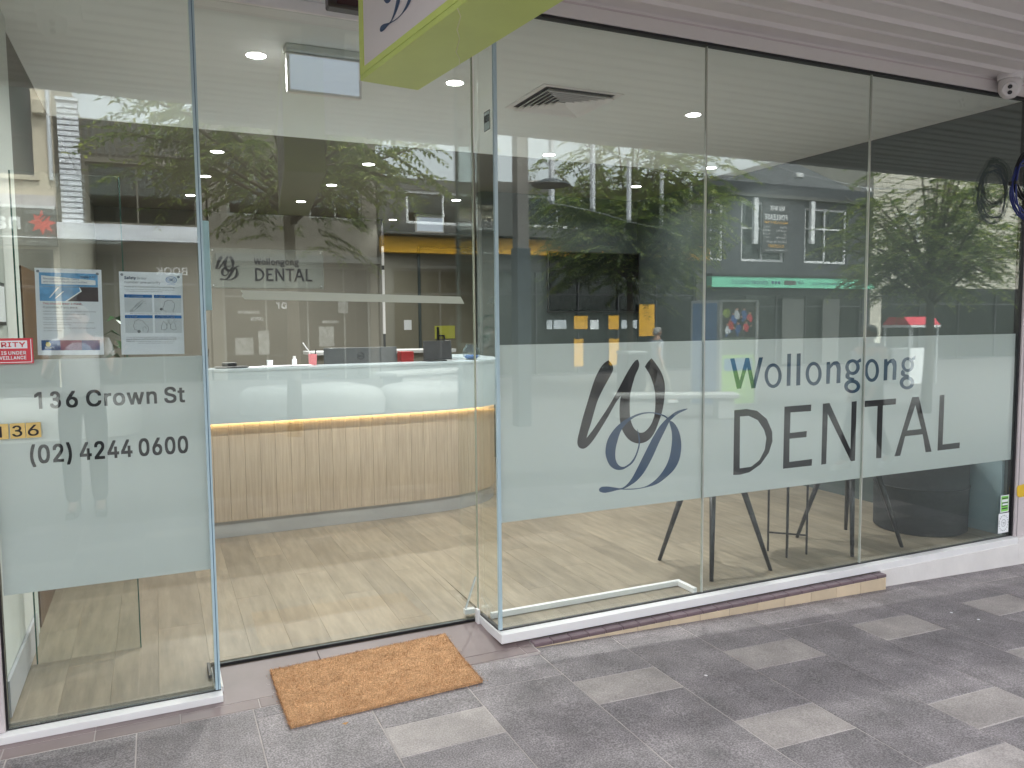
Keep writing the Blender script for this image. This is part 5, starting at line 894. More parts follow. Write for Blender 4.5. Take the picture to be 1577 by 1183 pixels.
ptext(p2, [('ADA', 0.006, 0.177, 0.291, 0.03, 0.016)], P_NAVY, 4); ptext(p2, [('AUSTRALIA', 0.0030, 0.170, 0.2745, 0, 0.03)], P_BLUE)
hx = [(0.016, 'High temperature', 0.222), (0.121, 'Coughing', 0.222), (0.016, 'Sore throat', 0.142), (0.121, 'Shortness of breath', 0.142)]
for x0, s, z0 in hx:
    pr(p2, 'panel', [rect(x0, z0 - 0.058, x0 + 0.098, z0)], P_PALE); pr(p2, 'heading', [rect(x0, z0, x0 + 0.098, z0 + 0.012)], P_BLUE, 2)
    ptext(p2, [(s, 0.0052, x0 + 0.005, z0 + 0.0032, 0.02, None)], PAPER, 4)
def draw(pts_list, r=0.0006):
    b = MB()
    for pts in pts_list: b.tube([(a, -0.0009, c) for a, c in pts], r, 4)
    b.build('drawing', OUTL, p2, loc=(0, 0, 0))
draw([[(0.040, 0.172), (0.058, 0.196), (0.078, 0.212), (0.083, 0.207), (0.067, 0.188), (0.046, 0.169), (0.040, 0.172)], [(0.052, 0.184), (0.072, 0.203)], [(0.058, 0.180), (0.076, 0.200)], [(0.086, 0.205), (0.090, 0.210)], [(0.087, 0.199), (0.093, 0.199)],
      [(0.039 + 0.004*cos(a*.7), 0.170 + 0.004*sin(a*.7)) for a in range(10)]])
draw([[(0.163, 0.166), (0.162, 0.171), (0.153, 0.173), (0.154, 0.180), (0.151, 0.183), (0.156, 0.193), (0.159, 0.207), (0.171, 0.214), (0.186, 0.212), (0.195, 0.200), (0.194, 0.186), (0.189, 0.176), (0.188, 0.166)]])
draw([[(0.061, 0.089), (0.056, 0.096), (0.048, 0.098), (0.048, 0.105), (0.044, 0.108), (0.047, 0.118), (0.050, 0.130), (0.062, 0.136), (0.076, 0.133), (0.084, 0.124), (0.090, 0.116), (0.097, 0.108), (0.098, 0.097), (0.093, 0.086)], [(0.078, 0.090), (0.078, 0.105), (0.086, 0.110)], [(0.086, 0.110), (0.090, 0.100)]])
draw([[(0.169, 0.138), (0.169, 0.122), (0.160, 0.116)], [(0.173, 0.138), (0.173, 0.122), (0.182, 0.116)], [(0.164, 0.119), (0.152, 0.130), (0.146, 0.115), (0.144, 0.098), (0.154, 0.096), (0.164, 0.101), (0.165, 0.118)], [(0.178, 0.119), (0.190, 0.130), (0.196, 0.115), (0.198, 0.098), (0.188, 0.096), (0.178, 0.101), (0.177, 0.118)], [(0.190, 0.133), (0.193, 0.138)], [(0.195, 0.130), (0.201, 0.132)]])
pr(p2, 'spot', [ring(0.146, 0.178, 0.0, 0.0055, 12)[:1]], P_GREY, 3); pr(p2, 'spot', [ring(0.064, 0.090, 0.0, 0.006, 12)[:1]], P_GREY, 3)
ptext(p2, [('Are you experiencing any of the following symptoms?', 0.0042, 0.034, 0.1575, 0, 0.168), ('if you have been unwell or been asked to isolate', 0.0036, 0.018, 0.066, 0, 0.178),
           ('stay at home and call the practice to reschedule your visit', 0.0044, 0.018, 0.058, 0.03, 0.180), ('thank you', 0.0044, 0.018, 0.050, 0.02, 0.030), ('for helping us keep our team and our patients safe', 0.0036, 0.052, 0.050, 0, 0.140), ('and well during this time', 0.0032, 0.060, 0.043, 0, 0.125)], P_GREY)

# ================================================================== DOORMAT
dm = thing('doormat', 'rectangular brown coir doormat lying in front of the glass door', 'doormat', (0.82, -0.08, 0.0))
MX0, MX1, MY0, MY1 = 0.405, 1.235, -0.375, 0.135
def matpt(u, v):      # slightly skewed rectangle, as it lies
    return (MX0 + (MX1 - MX0) * u + 0.008 * (1 - v) * (1 - 2*u), (MY0 + (MY1 - MY0) * v) + 0.040 * (u - 0.5))
bm_ = MB(); n = 24
vs = []
for j in range(n + 1):
    for i in range(n + 1):
        X, Y = matpt(i / n, j / n); vs.append((X, Y, ramp_z(Y) + 0.010 + 0.003 * random.random()))
fs = [(j*(n+1)+i, j*(n+1)+i+1, (j+1)*(n+1)+i+1, (j+1)*(n+1)+i) for j in range(n) for i in range(n)]
bm_.add(vs, fs)
rimi = [i for i in range(n+1)] + [(j*(n+1)+n) for j in range(1, n+1)] + [n*(n+1)+i for i in range(n-1, -1, -1)] + [j*(n+1) for j in range(n-1, 0, -1)]
o0 = len(bm_.v); bm_.v += [(bm_.v[k][0], bm_.v[k][1], ramp_z(bm_.v[k][1]) + 0.0020) for k in rimi]
for q in range(len(rimi)):
    a, b_ = rimi[q], rimi[(q+1) % len(rimi)]; bm_.f.append([o0+q, o0+(q+1) % len(rimi), b_, a]); bm_.m.append(0)
bm_.build('backing', COIR, dm)
fib = MB()
for _ in range(30000):
    u, v = random.random(), random.random()
    edge = random.random() < 0.16
    if edge:
        e = random.choice((0, 1)); 
        if random.random() < 0.5: u = e
        else: v = e
    X, Y = matpt(u, v); a = random.random() * 2 * pi; ln = random.uniform(0.006, 0.014); w = 0.0007; lean = random.uniform(0.2, 1.0)
    if edge and random.random() < 0.35: ln *= random.uniform(1.1, 2.0); lean = 0.95
    dx, dy = cos(a) * ln * lean, sin(a) * ln * lean
    z0 = ramp_z(Y) + 0.0095; zt = z0 + ln * (1.15 - lean) + 0.002
    px_, py_ = -sin(a) * w, cos(a) * w
    o = len(fib.v)
    fib.v += [(X - px_, Y - py_, z0), (X + px_, Y + py_, z0), (X + dx, Y + dy, zt)]
    fib.f.append([o, o+1, o+2]); fib.m.append(0 if random.random() < 0.62 else (1 if random.random() < 0.6 else 2))
fo = fib.build('fibre', [COIR, mat('coir_light', (0.62, 0.34, 0.16), 0.95, spec=0.1), mat('coir_dark', (0.25, 0.10, 0.035), 0.95, spec=0.1)], dm)
stuff(fo)
cr_ = MB()
for _ in range(110):
    e = random.choice((0, 1, 2, 3)); t_ = random.random(); d_ = random.uniform(0.002, 0.03)
    X, Y = matpt(t_, 0) if e < 2 else (matpt(1, t_) if e == 2 else matpt(0, t_))
    if e < 2: Y -= d_
    elif e == 2: X += d_
    else: X -= d_
    z = max(gz(X), ramp_z(Y) if Y > -0.16 else gz(X)) + 0.0015; r = random.uniform(0.0012, 0.0034); q = random.random() * 6
    cr_.add([(X + r*cos(q), Y + r*sin(q), z), (X + r*cos(q+2.1), Y + r*sin(q+2.1), z), (X + r*cos(q+4.2), Y + r*sin(q+4.2), z), (X, Y, z + r*.9)], [(0, 1, 3), (1, 2, 3), (2, 0, 3)], random.choice((0, 0, 1)))
stuff(cr_.build('crumbs', [mat('coir_crumb', (0.40, 0.24, 0.13), 0.9), mat('pale_crumb', (0.66, 0.60, 0.55), 0.8)]))
lf_ = MB().add([(0.60, -0.44, gz(.6)+.003), (0.612, -0.452, gz(.6)+.002), (0.626, -0.443, gz(.6)+.006), (0.612, -0.436, gz(.6)+.004)], [(0, 1, 2, 3)])
tag(lf_.build('dry_leaf', mat('dry_leaf', (0.42, 0.22, 0.08), 0.8)), 'tiny dry leaf on the paving in front of the doormat', 'leaf')
# ================================================================== RECEPTION DESK
desk = thing('reception_desk', 'curved reception counter with oak veneer front and gloss white top band', 'reception desk', (1.2, 2.7, FZ))
PATH = [(-0.56, 2.385), (0.2, 2.385), (0.8, 2.388), (1.3, 2.395), (1.7, 2.405), (2.0, 2.425), (2.22, 2.465), (2.40, 2.54), (2.54, 2.65), (2.64, 2.79), (2.70, 2.96), (2.73, 3.15), (2.74, 3.45), (2.74, 3.9)]
def resample(path, step):
    out = [Vector(path[0])]; acc = 0
    dense = []
    for i in range(len(path) - 1):
        for j in range(40):
            t = j / 40; dense.append(Vector(path[i]).lerp(Vector(path[i+1]), t))
    dense.append(Vector(path[-1]))
    for a, b in zip(dense[:-1], dense[1:]):
        acc += (b - a).length
        if acc >= step: out.append(b.copy()); acc = 0
    return out
def offset_path(pts, d):
    out = []
    for i, p in enumerate(pts):
        t = (pts[min(i+1, len(pts)-1)] - pts[max(i-1, 0)]).normalized()
        out.append(p + Vector((t.y, -t.x)) * d)        # outward (towards the street / right)
    return out
def curved(pts, d0, d1, z0, z1, name, m, bevel=0.0, smooth=False):
    A, B = offset_path(pts, d0), offset_path(pts, d1); b = MB(); n = len(pts)
    vs = []
    for a, c in zip(A, B): vs += [(a.x, a.y, z0), (c.x, c.y, z0), (c.x, c.y, z1), (a.x, a.y, z1)]
    fs = []
    for i in range(n - 1):
        for k in range(4): fs.append((i*4+k, (i+1)*4+k, (i+1)*4+(k+1) % 4, i*4+(k+1) % 4))
    fs += [(3, 2, 1, 0), tuple((n-1)*4+k for k in range(4))]
    b.add(vs, fs); o = b.build(name, m, desk, smooth=smooth, bevel=bevel); return o
fine = resample(PATH, 0.05)
curved(fine, -0.030, -0.012, FZ + .001, 0.172, 'kickboard', KICK)
curved(fine, -0.045, -0.014, 0.1725, 0.872, 'carcass', mat('groove_oak', (0.36, 0.27, 0.18), 0.8, var=0.1))
pl = resample(PATH, 0.098)
for i in range(len(pl) - 1):
    a, b_ = pl[i], pl[i+1]; t = (b_ - a); ln = t.length; t = t / ln; nrm = Vector((t.y, -t.x)); c = (a + b_) / 2
    hw = ln / 2 - 0.0005
    bb = MB(); z0, z1 = 0.1725, 0.868
    P = lambda s, d, z: (t.x*s + nrm.x*d, t.y*s + nrm.y*d, z - 0.52)
    e = 0.002
    vs = [P(-hw, -0.0135, z0), P(hw, -0.0135, z0), P(hw, -0.002, z0), P(hw - e, 0, z0), P(-hw + e, 0, z0), P(-hw, -0.002, z0)]
    vs += [(x_, y_, z1 - 0.52) for x_, y_, _z in vs]
    fs = [(5, 4, 3, 2, 1, 0), (6, 7, 8, 9, 10, 11)] + [(k, (k+1) % 6, (k+1) % 6 + 6, k + 6) for k in range(6)]
    bb.add(vs, fs); w = wloc(desk)
    bb.build('plank', DESKW, desk, loc=(c.x - w.x, c.y - w.y, 0.52 - w.z))
curved(fine, 0.030, 0.052, 0.872, 1.232, 'white_fascia', GLOSSW, smooth=False)
curved(fine, -0.20, 0.029, 0.8745, 0.894, 'soffit_board', WHITE)
curved(fine, -0.245, 0.055, 1.2325, 1.250, 'counter_top', GLOSSW)
curved(fine, -0.22, -0.205, 0.895, 1.2315, 'back_panel', WHITE)
curved(fine, 0.004, 0.014, 0.8685, 0.8735, 'light_strip', LED)
curved(fine, -0.85, -0.225, 0.785, 0.815, 'worktop', GLOSSW)
# rear half wall and joinery
rb = thing('back_counter', 'grey topped half height counter behind the reception desk', 'counter', (2.6, 5.2, FZ))
MB().box(1.55, 5.1, FZ, 3.10, 5.5, 1.225).build('cabinet', TAUPE, rb)
MB().box(1.50, 5.05, 1.226, 3.14, 5.55, 1.262).build('top', KICK, rb, bevel=0.004)
MB().box(2.92, 3.95, FZ, 3.10, 5.099, 1.165).build('return', TAUPE, rb)
MB().box(2.90, 3.90, 1.166, 3.16, 5.0495, 1.20).build('return_top', KICK, rb, bevel=0.004)

def cup(name, label, cat, x, y, z, r0, r1, h, m):
    t = thing(name, label, cat, (x, y, z))
    MB().lathe([(r0, 0), (r1, h), (r1 - .003, h), (r0 - .003, .004)], (x, y, z), 18).build('body', m, t, smooth=False)
    return t
CT = 1.2503
mo = thing('monitor', 'back of a black computer monitor with a ring badge on the reception counter', 'monitor', (1.52, 3.05, 0.816))
MB().box(1.245, 3.035, 1.02, 1.855, 3.055, 1.362).build('casing', mat('monitor_grey', (0.10, 0.105, 0.11), 0.4, var=0.1), mo, bevel=0.004)
MB().box(1.30, 3.0555, 1.06, 1.80, 3.075, 1.33).build('screen', SCREEN, mo)
MB().tube([(1.55, 3.047, 0.83), (1.55, 3.047, 1.10)], 0.022, 12).build('stem', BLKMET, mo)
MB().lathe([(0.12, 0), (0.115, 0.014), (0.02, 0.016)], (1.55, 3.05, 0.8155), 24).build('foot', BLKMET, mo)
bd = place('badge', *flat_mesh([ring(1.545, 1.290, 0.0255, 0.0285)]), mat('badge_black', (0.004, 0.004, 0.005), 0.2), '-y', (0, 3.0343, 0), mo)
text('DELL', 0.014, MATS['badge_black'], '-y', (1.545, 3.0343, 1.283), mo, bold=0.03, align='c', width=0.042)
for p in mo.children:
    pass
tb = thing('tablet', 'dark tilted tablet screen at the right end of the reception counter', 'tablet', (2.05, 2.60, CT))
t_ = MB().box(-0.115, -0.008, 0, 0.115, 0.006, 0.155).build('casing', BLKMET, tb, bevel=0.004, loc=(0.02, 0, 0.012)); t_.rotation_euler = (radians(-14), 0, radians(-10))
MB().box(-0.07, -0.02, 0, 0.09, 0.11, 0.010).build('stand', BLKMET, tb, loc=(0, 0, 0))
MB().tube([(0.13, 0.05, 0.008), (0.10, 0.07, 0.20)], 0.006, 6).build('arm', BLKMET, tb, loc=(0, 0, 0))
cup('pen_cup', 'pink plastic cup on the reception counter', 'cup', 1.075, 2.60, CT, 0.028, 0.033, 0.082, PINK)
pn = MB().tube([(1.075, 2.60, CT + 0.006), (1.050, 2.597, CT + 0.10), (1.005, 2.594, CT + 0.168)], 0.0045, 8)
tag(pn.build('pen', WHITE), 'white pen leaning out of the pink cup', 'pen')
pn = MB().tube([(1.083, 2.605, CT + 0.006), (1.104, 2.612, CT + 0.115)], 0.004, 8)
tag(pn.build('pen', BLKC), 'dark pen standing in the pink cup', 'pen')
bt = thing('small_bottle', 'small white capped sanitiser bottle on the reception counter', 'bottle', (0.94, 2.60, CT))
MB().lathe([(0.016, 0), (0.018, .005), (0.018, 0.045), (0.010, 0.052)], (0.94, 2.60, CT), 16).build('body', PAPER, bt, smooth=True)
MB().lathe([(0.011, 0.0525), (0.011, 0.070)], (0.94, 2.60, CT), 12).build('cap', WHITE, bt)
bt = thing('small_bottle', 'clear tub of cards left of the white bottle on the reception counter', 'tub', (0.76, 2.58, CT))
MB().lathe([(0.02, 0), (0.023, 0.045), (0.020, 0.045), (0.018, 0.004)], (0.76, 2.58, CT), 16).build('body', PAPER, bt)
bt.name = 'card_tub'
pp = thing('paper_stack', 'loose white papers spread on the reception counter', 'papers', (0.72, 2.54, CT))
for k, (x, y, a) in enumerate(((0.62, 2.53, 0.1), (0.80, 2.55, -0.2), (0.95, 2.53, 0.05))):
    s_ = MB().box(-0.105, -0.074, 0, 0.105, 0.074, 0.0012).build('sheet', PAPER, pp, loc=(x - .72, y - 2.54, 0.0006 + 0.0016 * k)); s_.rotation_euler = (0, 0, a)
cb = thing('clipboard', 'black clipboard with a metal clip lying at the left of the reception counter', 'clipboard', (0.50, 2.55, CT))
MB().box(0.38, 2.44, CT + .0068, 0.60, 2.61, CT + .0095).build('board', BLKMET, cb)
MB().box(0.43, 2.585, CT + .0098, 0.53, 2.608, CT + .035).build('clip', BLKMET, cb, bevel=0.004)
ch_ = thing('card_holder', 'small dark card holder at the left end of the reception counter', 'card holder', (0.33, 2.58, CT))
MB().prism([(2.55, CT + .001), (2.62, CT + .001), (2.62, CT + .075), (2.61, CT + .10)], 0.29, 0.345, 'x').build('holder', BLKMET, ch_)
MB().tube([(0.335, 2.60, CT + .06), (0.345, 2.60, CT + .135)], 0.004, 6).build('stylus', BLKC, ch_)
rx = thing('red_box', 'small red box behind the monitor on the counter', 'box', (1.93, 3.05, 0.816))
MB().box(1.885, 3.0, 0.8155, 1.985, 3.10, 1.02).build('stand', BLKMET, rx); MB().box(1.88, 2.99, 1.0205, 1.99, 3.11, 1.32).build('box', REDP, rx, bevel=0.004)
vz = thing('glass_vase', 'round clear glass vase with blue glass pebbles at the end of the counter', 'vase', (2.40, 2.70, CT))
VG = glass_mat('vase_glass', (0.80, 0.86, 0.9), 0.09)
MB().lathe([(0.040, 0.001), (0.066, 0.02), (0.076, 0.055), (0.066, 0.09), (0.046, 0.11), (0.050, 0.124)], (2.40, 2.70, CT), 24).build('bowl', VG, vz, smooth=True)
MB().lathe([(0.036, 0.004), (0.058, 0.018), (0.062, 0.032), (0.04, 0.040)], (2.40, 2.70, CT), 20).build('pebbles', mat('blue_glass_pebbles', (0.03, 0.10, 0.30), 0.2, var=0.5, scale=60), vz)
stuff(bpy.data.objects['pebbles'])

# ================================================================== WALL LOGO BOARD
lb_ = thing('logo_board', 'clear acrylic board with black practice emblem and name on the taupe wall', 'wall sign', (1.38, 7.2, 2.27))
MB().box(0.665, 7.236, 2.035, 2.085, 7.242, 2.535).build('panel', film_mat('acrylic', (0.55, 0.55, 0.52), 0.3, 0.72), lb_, bevel=0.002)
for xx in (0.70, 2.05):
    for zz in (2.065, 2.505): MB().lathe([(0.010, 7.228), (0.010, 7.249)], (xx, 0, zz), 12, axis='y').build('stand_off', SILVER, lb_)
_k = 1.27 / 2.90
def fb(p): return ((p[0] - 1.904) * _k + 0.725, (p[1] - 0.68) * _k + 2.135)
def fbl(p): return ((p[0] - 1.904) * _k * 0.88 + 0.83, (p[1] - 0.68) * _k + 2.12)
def board(name, groups, f, bo=0.003):
    vs, fs = flat_mesh([[[f(p) for p in c] for c in g] for g in groups], offset=bo); b = MB(); o = 0
    b.add([(v[0], 7.2350 - v[2], v[1]) for v in vs], fs); b.build(name, INK_K, lb_)
board('logo_letter', [[SM['W']]], fb); board('logo_swash', [[SM['D1']], [SM['D2']], [SM['D3']]], fb)
board('lettering', DENTAL, fbl); board('lettering', WOLLON, fbl)
# corner trim: white pole with dark joints
ct = thing('corner_trim', 'thin white corner post with dark joints at the end of the taupe wall', 'trim', (2.90, 7.2, FZ))
MB().box(2.883, 7.235, 1.42, 2.917, 7.26, 1.86).box(2.883, 7.235, 1.88, 2.917, 7.26, 2.30).box(2.883, 7.235, 2.36, 2.917, 7.26, 2.62).build('post', WHITE, ct)
MB().box(2.886, 7.238, FZ, 2.914, 7.257, 1.4195).box(2.886, 7.238, 1.8605, 2.914, 7.257, 1.8795).box(2.886, 7.238, 2.3005, 2.914, 7.257, 2.3595).box(2.886, 7.238, 2.6205, 2.914, 7.257, 2.9845).build('joint', BLACK, ct)

# corridor doors, notices
cd = thing('corridor_door', 'light taupe flush door with lever handle at the end of the corridor', 'door', (4.2, 8.47, FZ))
MB().box(3.83, 8.46, FZ + .002, 4.76, 8.495, 2.70).build('leaf', TAUPE_L, cd, bevel=0.003)
MB().box(3.795, 8.44, FZ, 3.825, 8.497, 2.74).box(4.765, 8.44, FZ, 4.795, 8.497, 2.74).box(3.795, 8.44, 2.7405, 4.795, 8.497, 2.77).build('frame', CHARC, cd)
MB().box(4.08, 8.43, 1.22, 4.11, 8.4595, 1.50).box(4.10, 8.41, 1.35, 4.20, 8.4295, 1.375).build('handle', BLKMET, cd)
gn = MB().box(4.05, 8.452, 1.315, 4.39, 8.4585, 1.52)
tag(gn.build('door_notice', mat('lime_paper', (0.55, 0.56, 0.10), 0.6)), 'lime yellow notice taped on the corridor door', 'notice')
pnn = MB().box(3.56, 8.492, 1.46, 3.68, 8.4985, 1.615)
tag(pnn.build('paper_notice', PAPER), 'white paper notice on the corridor wall left of the door', 'notice')
td = thing('timber_door', 'brown timber door in the left side wall behind the blue poster', 'door', (-0.59, 1.6, FZ))
MB().box(-0.599, 1.06, FZ, -0.575, 1.95, 1.85).build('leaf', TIMB, td)
MB().box(-0.575, 1.86, 0.98, -0.545, 1.90, 1.01).build('handle', SILVER, td)
pf = thing('picture_frame', 'black framed white certificate on the left side wall', 'picture', (-0.565, 0.30, 1.6))
MB().box(-0.5745, 0.16, 1.56, -0.562, 0.47, 1.735).build('frame', BLKMET, pf); MB().box(-0.5618, 0.18, 1.575, -0.5605, 0.455, 1.72).build('paper', PAPER, pf)

# potted plant by the left wall
pl_ = thing('potted_plant', 'potted rubber plant with dark leaves behind the left pane', 'plant', (-0.25, 4.4, FZ))
MB().lathe([(0.12, 0), (0.16, 0.34), (0.145, 0.34), (0.13, 0.30)], (-0.25, 4.4, FZ), 18).build('pot', TERR, pl_)
MB().tube([(-0.25, 4.4, 0.3), (-0.24, 4.41, 0.9), (-0.26, 4.4, 1.55)], [0.012, 0.01, 0.006], 6).build('stem', TIMB, pl_)
rd = random.Random(4)
for k in range(22):
    a = k * 2.4; z = 0.75 + k * 0.042; ln = rd.uniform(0.16, 0.24); w = ln * 0.26; dr_ = rd.uniform(-0.2, 0.35)
    c, s_ = cos(a), sin(a); bb = MB()
    def q(u, v, h): return (c*u - s_*v, s_*u + c*v, h)
    bb.add([q(0.02, 0, 0), q(ln*.45, w, ln*.25 + .01), q(ln, 0, ln*dr_), q(ln*.45, -w, ln*.25 + .01), q(ln*.5, 0, ln*.2)], [(0, 4, 1), (1, 4, 2), (2, 4, 3), (3, 4, 0)])
    bb.build('leaf', LEAFI, pl_, loc=(0, 0, z - FZ))

# ================================================================== CEILING LIGHTS, VENT, EXIT SIGNS
def downlight(label, x, y, W=4.9, z=CZ):
    t = thing('downlight', label, 'downlight', (x, y, z), 0, 'round recessed downlights in the shop ceiling')
    MB().lathe([(0.040, -0.0025), (0.058, -0.0035), (0.060, -0.0005), (0.060, 0.0)], (0, 0, 0), 24).build('trim_ring', WHITE, t, loc=(0, 0, 0))
    MB().lathe([(0.002, -0.0045), (0.050, -0.0040), (0.050, -0.0036)], (0, 0, 0), 24).build('lens', LAMP, t, loc=(0, 0, 0))
    ld = bpy.data.lights.new('downlight_beam', 'AREA'); ld.shape = 'DISK'; ld.size = 0.09; ld.energy = W * (0.26 if x > 4.5 else 1.0); ld.color = (1.0, 0.98, 0.95); ld.spread = radians(150)
    lo = bpy.data.objects.new('downlight_beam', ld); COL.objects.link(lo); lo.parent = t; lo.location = (0, 0, -0.008)
DL = [(0.55, 1.07, 'first downlight above the door on the left, next to the exit light'), (0.53, 3.62, 'downlight in the second row at the left, beside the mirrored sign'),
      (0.50, 4.80, 'downlight in the third row at the left'), (0.42, 6.03, 'downlight in the fourth row at the left, smallest by the door edge'),
      (1.81, 3.66, 'downlight over the middle of the reception desk, nearest of its line of three'), (1.72, 4.84, 'downlight over the desk, second of its line of three'), (1.61, 6.04, 'downlight over the desk, last of its line of three before the wall'),
      (1.69, 1.11, 'downlight just below the end of the lime sign'), (3.26, 5.30, 'downlight in the corridor mouth above the yellow band'), (3.05, 7.23, 'farthest downlight, above the white corner post'),
      (3.47, 1.15, 'downlight right of the square air vent in the window room'), (4.80, 2.62, 'downlight at the window joint in the second row'), (4.72, 3.75, 'downlight deep in the window room over the black screen'), (3.13, 2.68, 'downlight left in the second row of the window room')]
for x, y, l in DL:
    downlight(l, x, y, z=CZ if y < 2.86 else CZ + 0.003)
vt = thing('air_vent', 'square white four way ceiling air vent in the window room', 'air vent', (2.47, 1.20, CZ))
def sq_ring(r0, r1, z0, z1):
    b = MB()
    for k in range(4):
        c, s_ = cos(k*pi/2), sin(k*pi/2)
        def q(x, y, z): return (c*x - s_*y, s_*x + c*y, z)
        vs = [q(-r0, r0, z0), q(r0, r0, z0), q(r1, r1, z1), q(-r1, r1, z1), q(-r0, r0, z0 + .004), q(r0, r0, z0 + .004), q(r1, r1, z1 + .004), q(-r1, r1, z1 + .004)]
        b.add(vs, [(0, 1, 2, 3), (7, 6, 5, 4), (0, 4, 5, 1), (3, 2, 6, 7)])
    return b
sq_ring(0.285, 0.245, -0.006, -0.004).build('frame', WHITE, vt, loc=(0, 0, 0))
for k in range(6):
    r = 0.232 - 0.036 * k
    sq_ring(r + 0.006, r - 0.022, -0.030 + 0.001*k, -0.006).build('louvre', WHITE, vt, loc=(0, 0, 0))
MB().box(-0.243, -0.243, -0.0032, 0.243, 0.243, -0.0012).build('duct_back', BLACK, vt, loc=(0, 0, 0))
def exit_light(label, x, y, z):
    t = thing('exit_light', label, 'exit light', (x, y, z))
    MB().box(-0.20, -0.05, -0.035, 0.20, 0.05, 0.0).build('housing', WALLW, t, bevel=0.006, loc=(0, 0, 0))
    MB().box(-0.195, -0.022, -0.235, 0.195, 0.022, -0.036).build('case', WHITE, t, bevel=0.008, loc=(0, 0, 0))
    MB().box(-0.178, -0.0245, -0.222, 0.178, -0.0222, -0.048).build('diffuser', EXITL, t, loc=(0, 0, 0))
exit_light('white backlit exit light box on the ceiling just inside the door', 0.865, 0.86, CZ)
exit_light('small white exit light box at the mouth of the corridor', 3.35, 6.55, CZ + 0.003)

# ================================================================== WINDOW ROOM
tv = thing('wall_screen', 'black flat television on the dark wall of the window room', 'television', (4.68, 4.56, 2.02))
MB().box(4.06, 4.535, 1.665, 5.30 - 0.012, 4.565, 2.365).build('bezel', BLKMET, tv, bevel=0.004)
MB().box(4.075, 4.5325, 1.682, 5.273, 4.5345, 2.35).build('screen', SCREEN, tv)
MB().box(4.4, 4.566, 1.85, 4.95, 4.598, 2.2).build('bracket', BLKMET, tv)
def stool(label, x, y, feet, grp):
    t = thing('high_chair', label, 'chair', (x, y, FZ), 0, grp)
    zt = 0.60
    for fx_, fy_ in feet:
        dx, dy = fx_ - x, fy_ - y
        MB().tube([(dx, dy, 0.0), (dx * 0.40, dy * 0.40, zt)], [0.0115, 0.021], 12).build('leg', BLKMET, t, smooth=True, loc=(0, 0, 0))
        MB().lathe([(0.0105, 0), (0.0105, 0.012)], (dx, dy, 0), 10).build('foot_cap', BLKC, t.children[-1] if False else t, loc=(0, 0, 0)) if False else None
    s = MB(); n = 20; vs = []; 
    s.lathe([(0.16, 0.0), (0.205, 0.012), (0.215, 0.045), (0.20, 0.075), (0.05, 0.085)], (0, 0, zt), 24)
    s.build('seat', FABRIC, t, smooth=True, loc=(0, 0, 0))
    b = MB(); vs = []; fs = []; m = 14
    for i in range(m + 1):
        a = radians(20 + 140 * i / m)
        for (r, z) in ((0.205, zt + 0.05), (0.225, zt + 0.22 + 0.08 * sin(pi * i / m)), (0.205, zt + 0.225 + 0.08 * sin(pi * i / m)), (0.185, zt + 0.06)):
            vs.append((r * cos(a), r * sin(a), z))
    for i in range(m):
        for k in range(4): fs.append((i*4+k, (i+1)*4+k, (i+1)*4+(k+1) % 4, i*4+(k+1) % 4))
    fs += [(3, 2, 1, 0), tuple(m*4+k for k in range(4))]
    b.add(vs, fs); b.build('backrest', FABRIC, t, smooth=True, loc=(0, 0, 0))
    return t
GRP = 'tapered leg chairs in the window room'
stool('black tapered leg chair left of the small side table', 3.06, 0.39, [(2.83, 0.62), (2.86, 0.15), (3.31, 0.16), (3.28, 0.66)], GRP)
stool('black tapered leg chair right of the small side table, by the dark drum', 4.20, 0.39, [(3.96, 0.14), (4.42, 0.15), (3.98, 0.63), (4.44, 0.63)], GRP)
stb = thing('side_table', 'small round table on four thin black rods with a low cross bar', 'side table', (3.66, 0.39, FZ))
for dx, dy in ((-0.083, 0.083), (0.083, -0.083), (-0.083, -0.083), (0.083, 0.083)):
    MB().tube([(dx, dy, 0), (dx, dy, 0.585)], 0.0068, 8).build('leg', BLKMET, stb, loc=(0, 0, 0))
MB().tube([(-0.083, 0.083, 0.124), (0.083, -0.083, 0.124)], 0.006, 6).build('cross_bar', BLKMET, stb, loc=(0, 0, 0))
MB().tube([(-0.083, -0.083, 0.1235), (0.083, 0.083, 0.1235)], 0.006, 6).build('cross_bar', BLKMET, stb, loc=(0, 0, 0))
MB().lathe([(0.20, 0.585), (0.22, 0.592), (0.22, 0.606), (0.05, 0.608)], (0, 0, 0), 28).build('table_top', WHITE, stb, loc=(0, 0, 0))
dp = thing('drum_ottoman', 'large round charcoal drum ottoman at the right end of the window', 'ottoman', (4.98, 0.46, FZ))
MB().lathe([(0.29, 0.0), (0.305, 0.012), (0.308, 0.30), (0.310, 0.315), (0.306, 0.33), (0.306, 0.52), (0.28, 0.545), (0.05, 0.55)], (0, 0, 0), 36).build('body', FABRIC, dp, smooth=True, loc=(0, 0, 0))
MB().tube([(0.310*cos(2*pi*i/36), 0.310*sin(2*pi*i/36), 0.322) for i in range(37)], 0.005, 6, cap=False).build('piping', BLKC, dp, smooth=True, loc=(0, 0, 0))
wp = thing('wall_panel', 'pale blue grey upright panel against the dark right wall', 'panel', (5.285, 0.2, FZ))
MB().box(5.270, 0.06, FZ + .001, 5.299, 0.30, 1.2).build('board', mat('panel_blue_grey', (0.25, 0.33, 0.36), 0.4, var=0.05), wp, bevel=0.003)
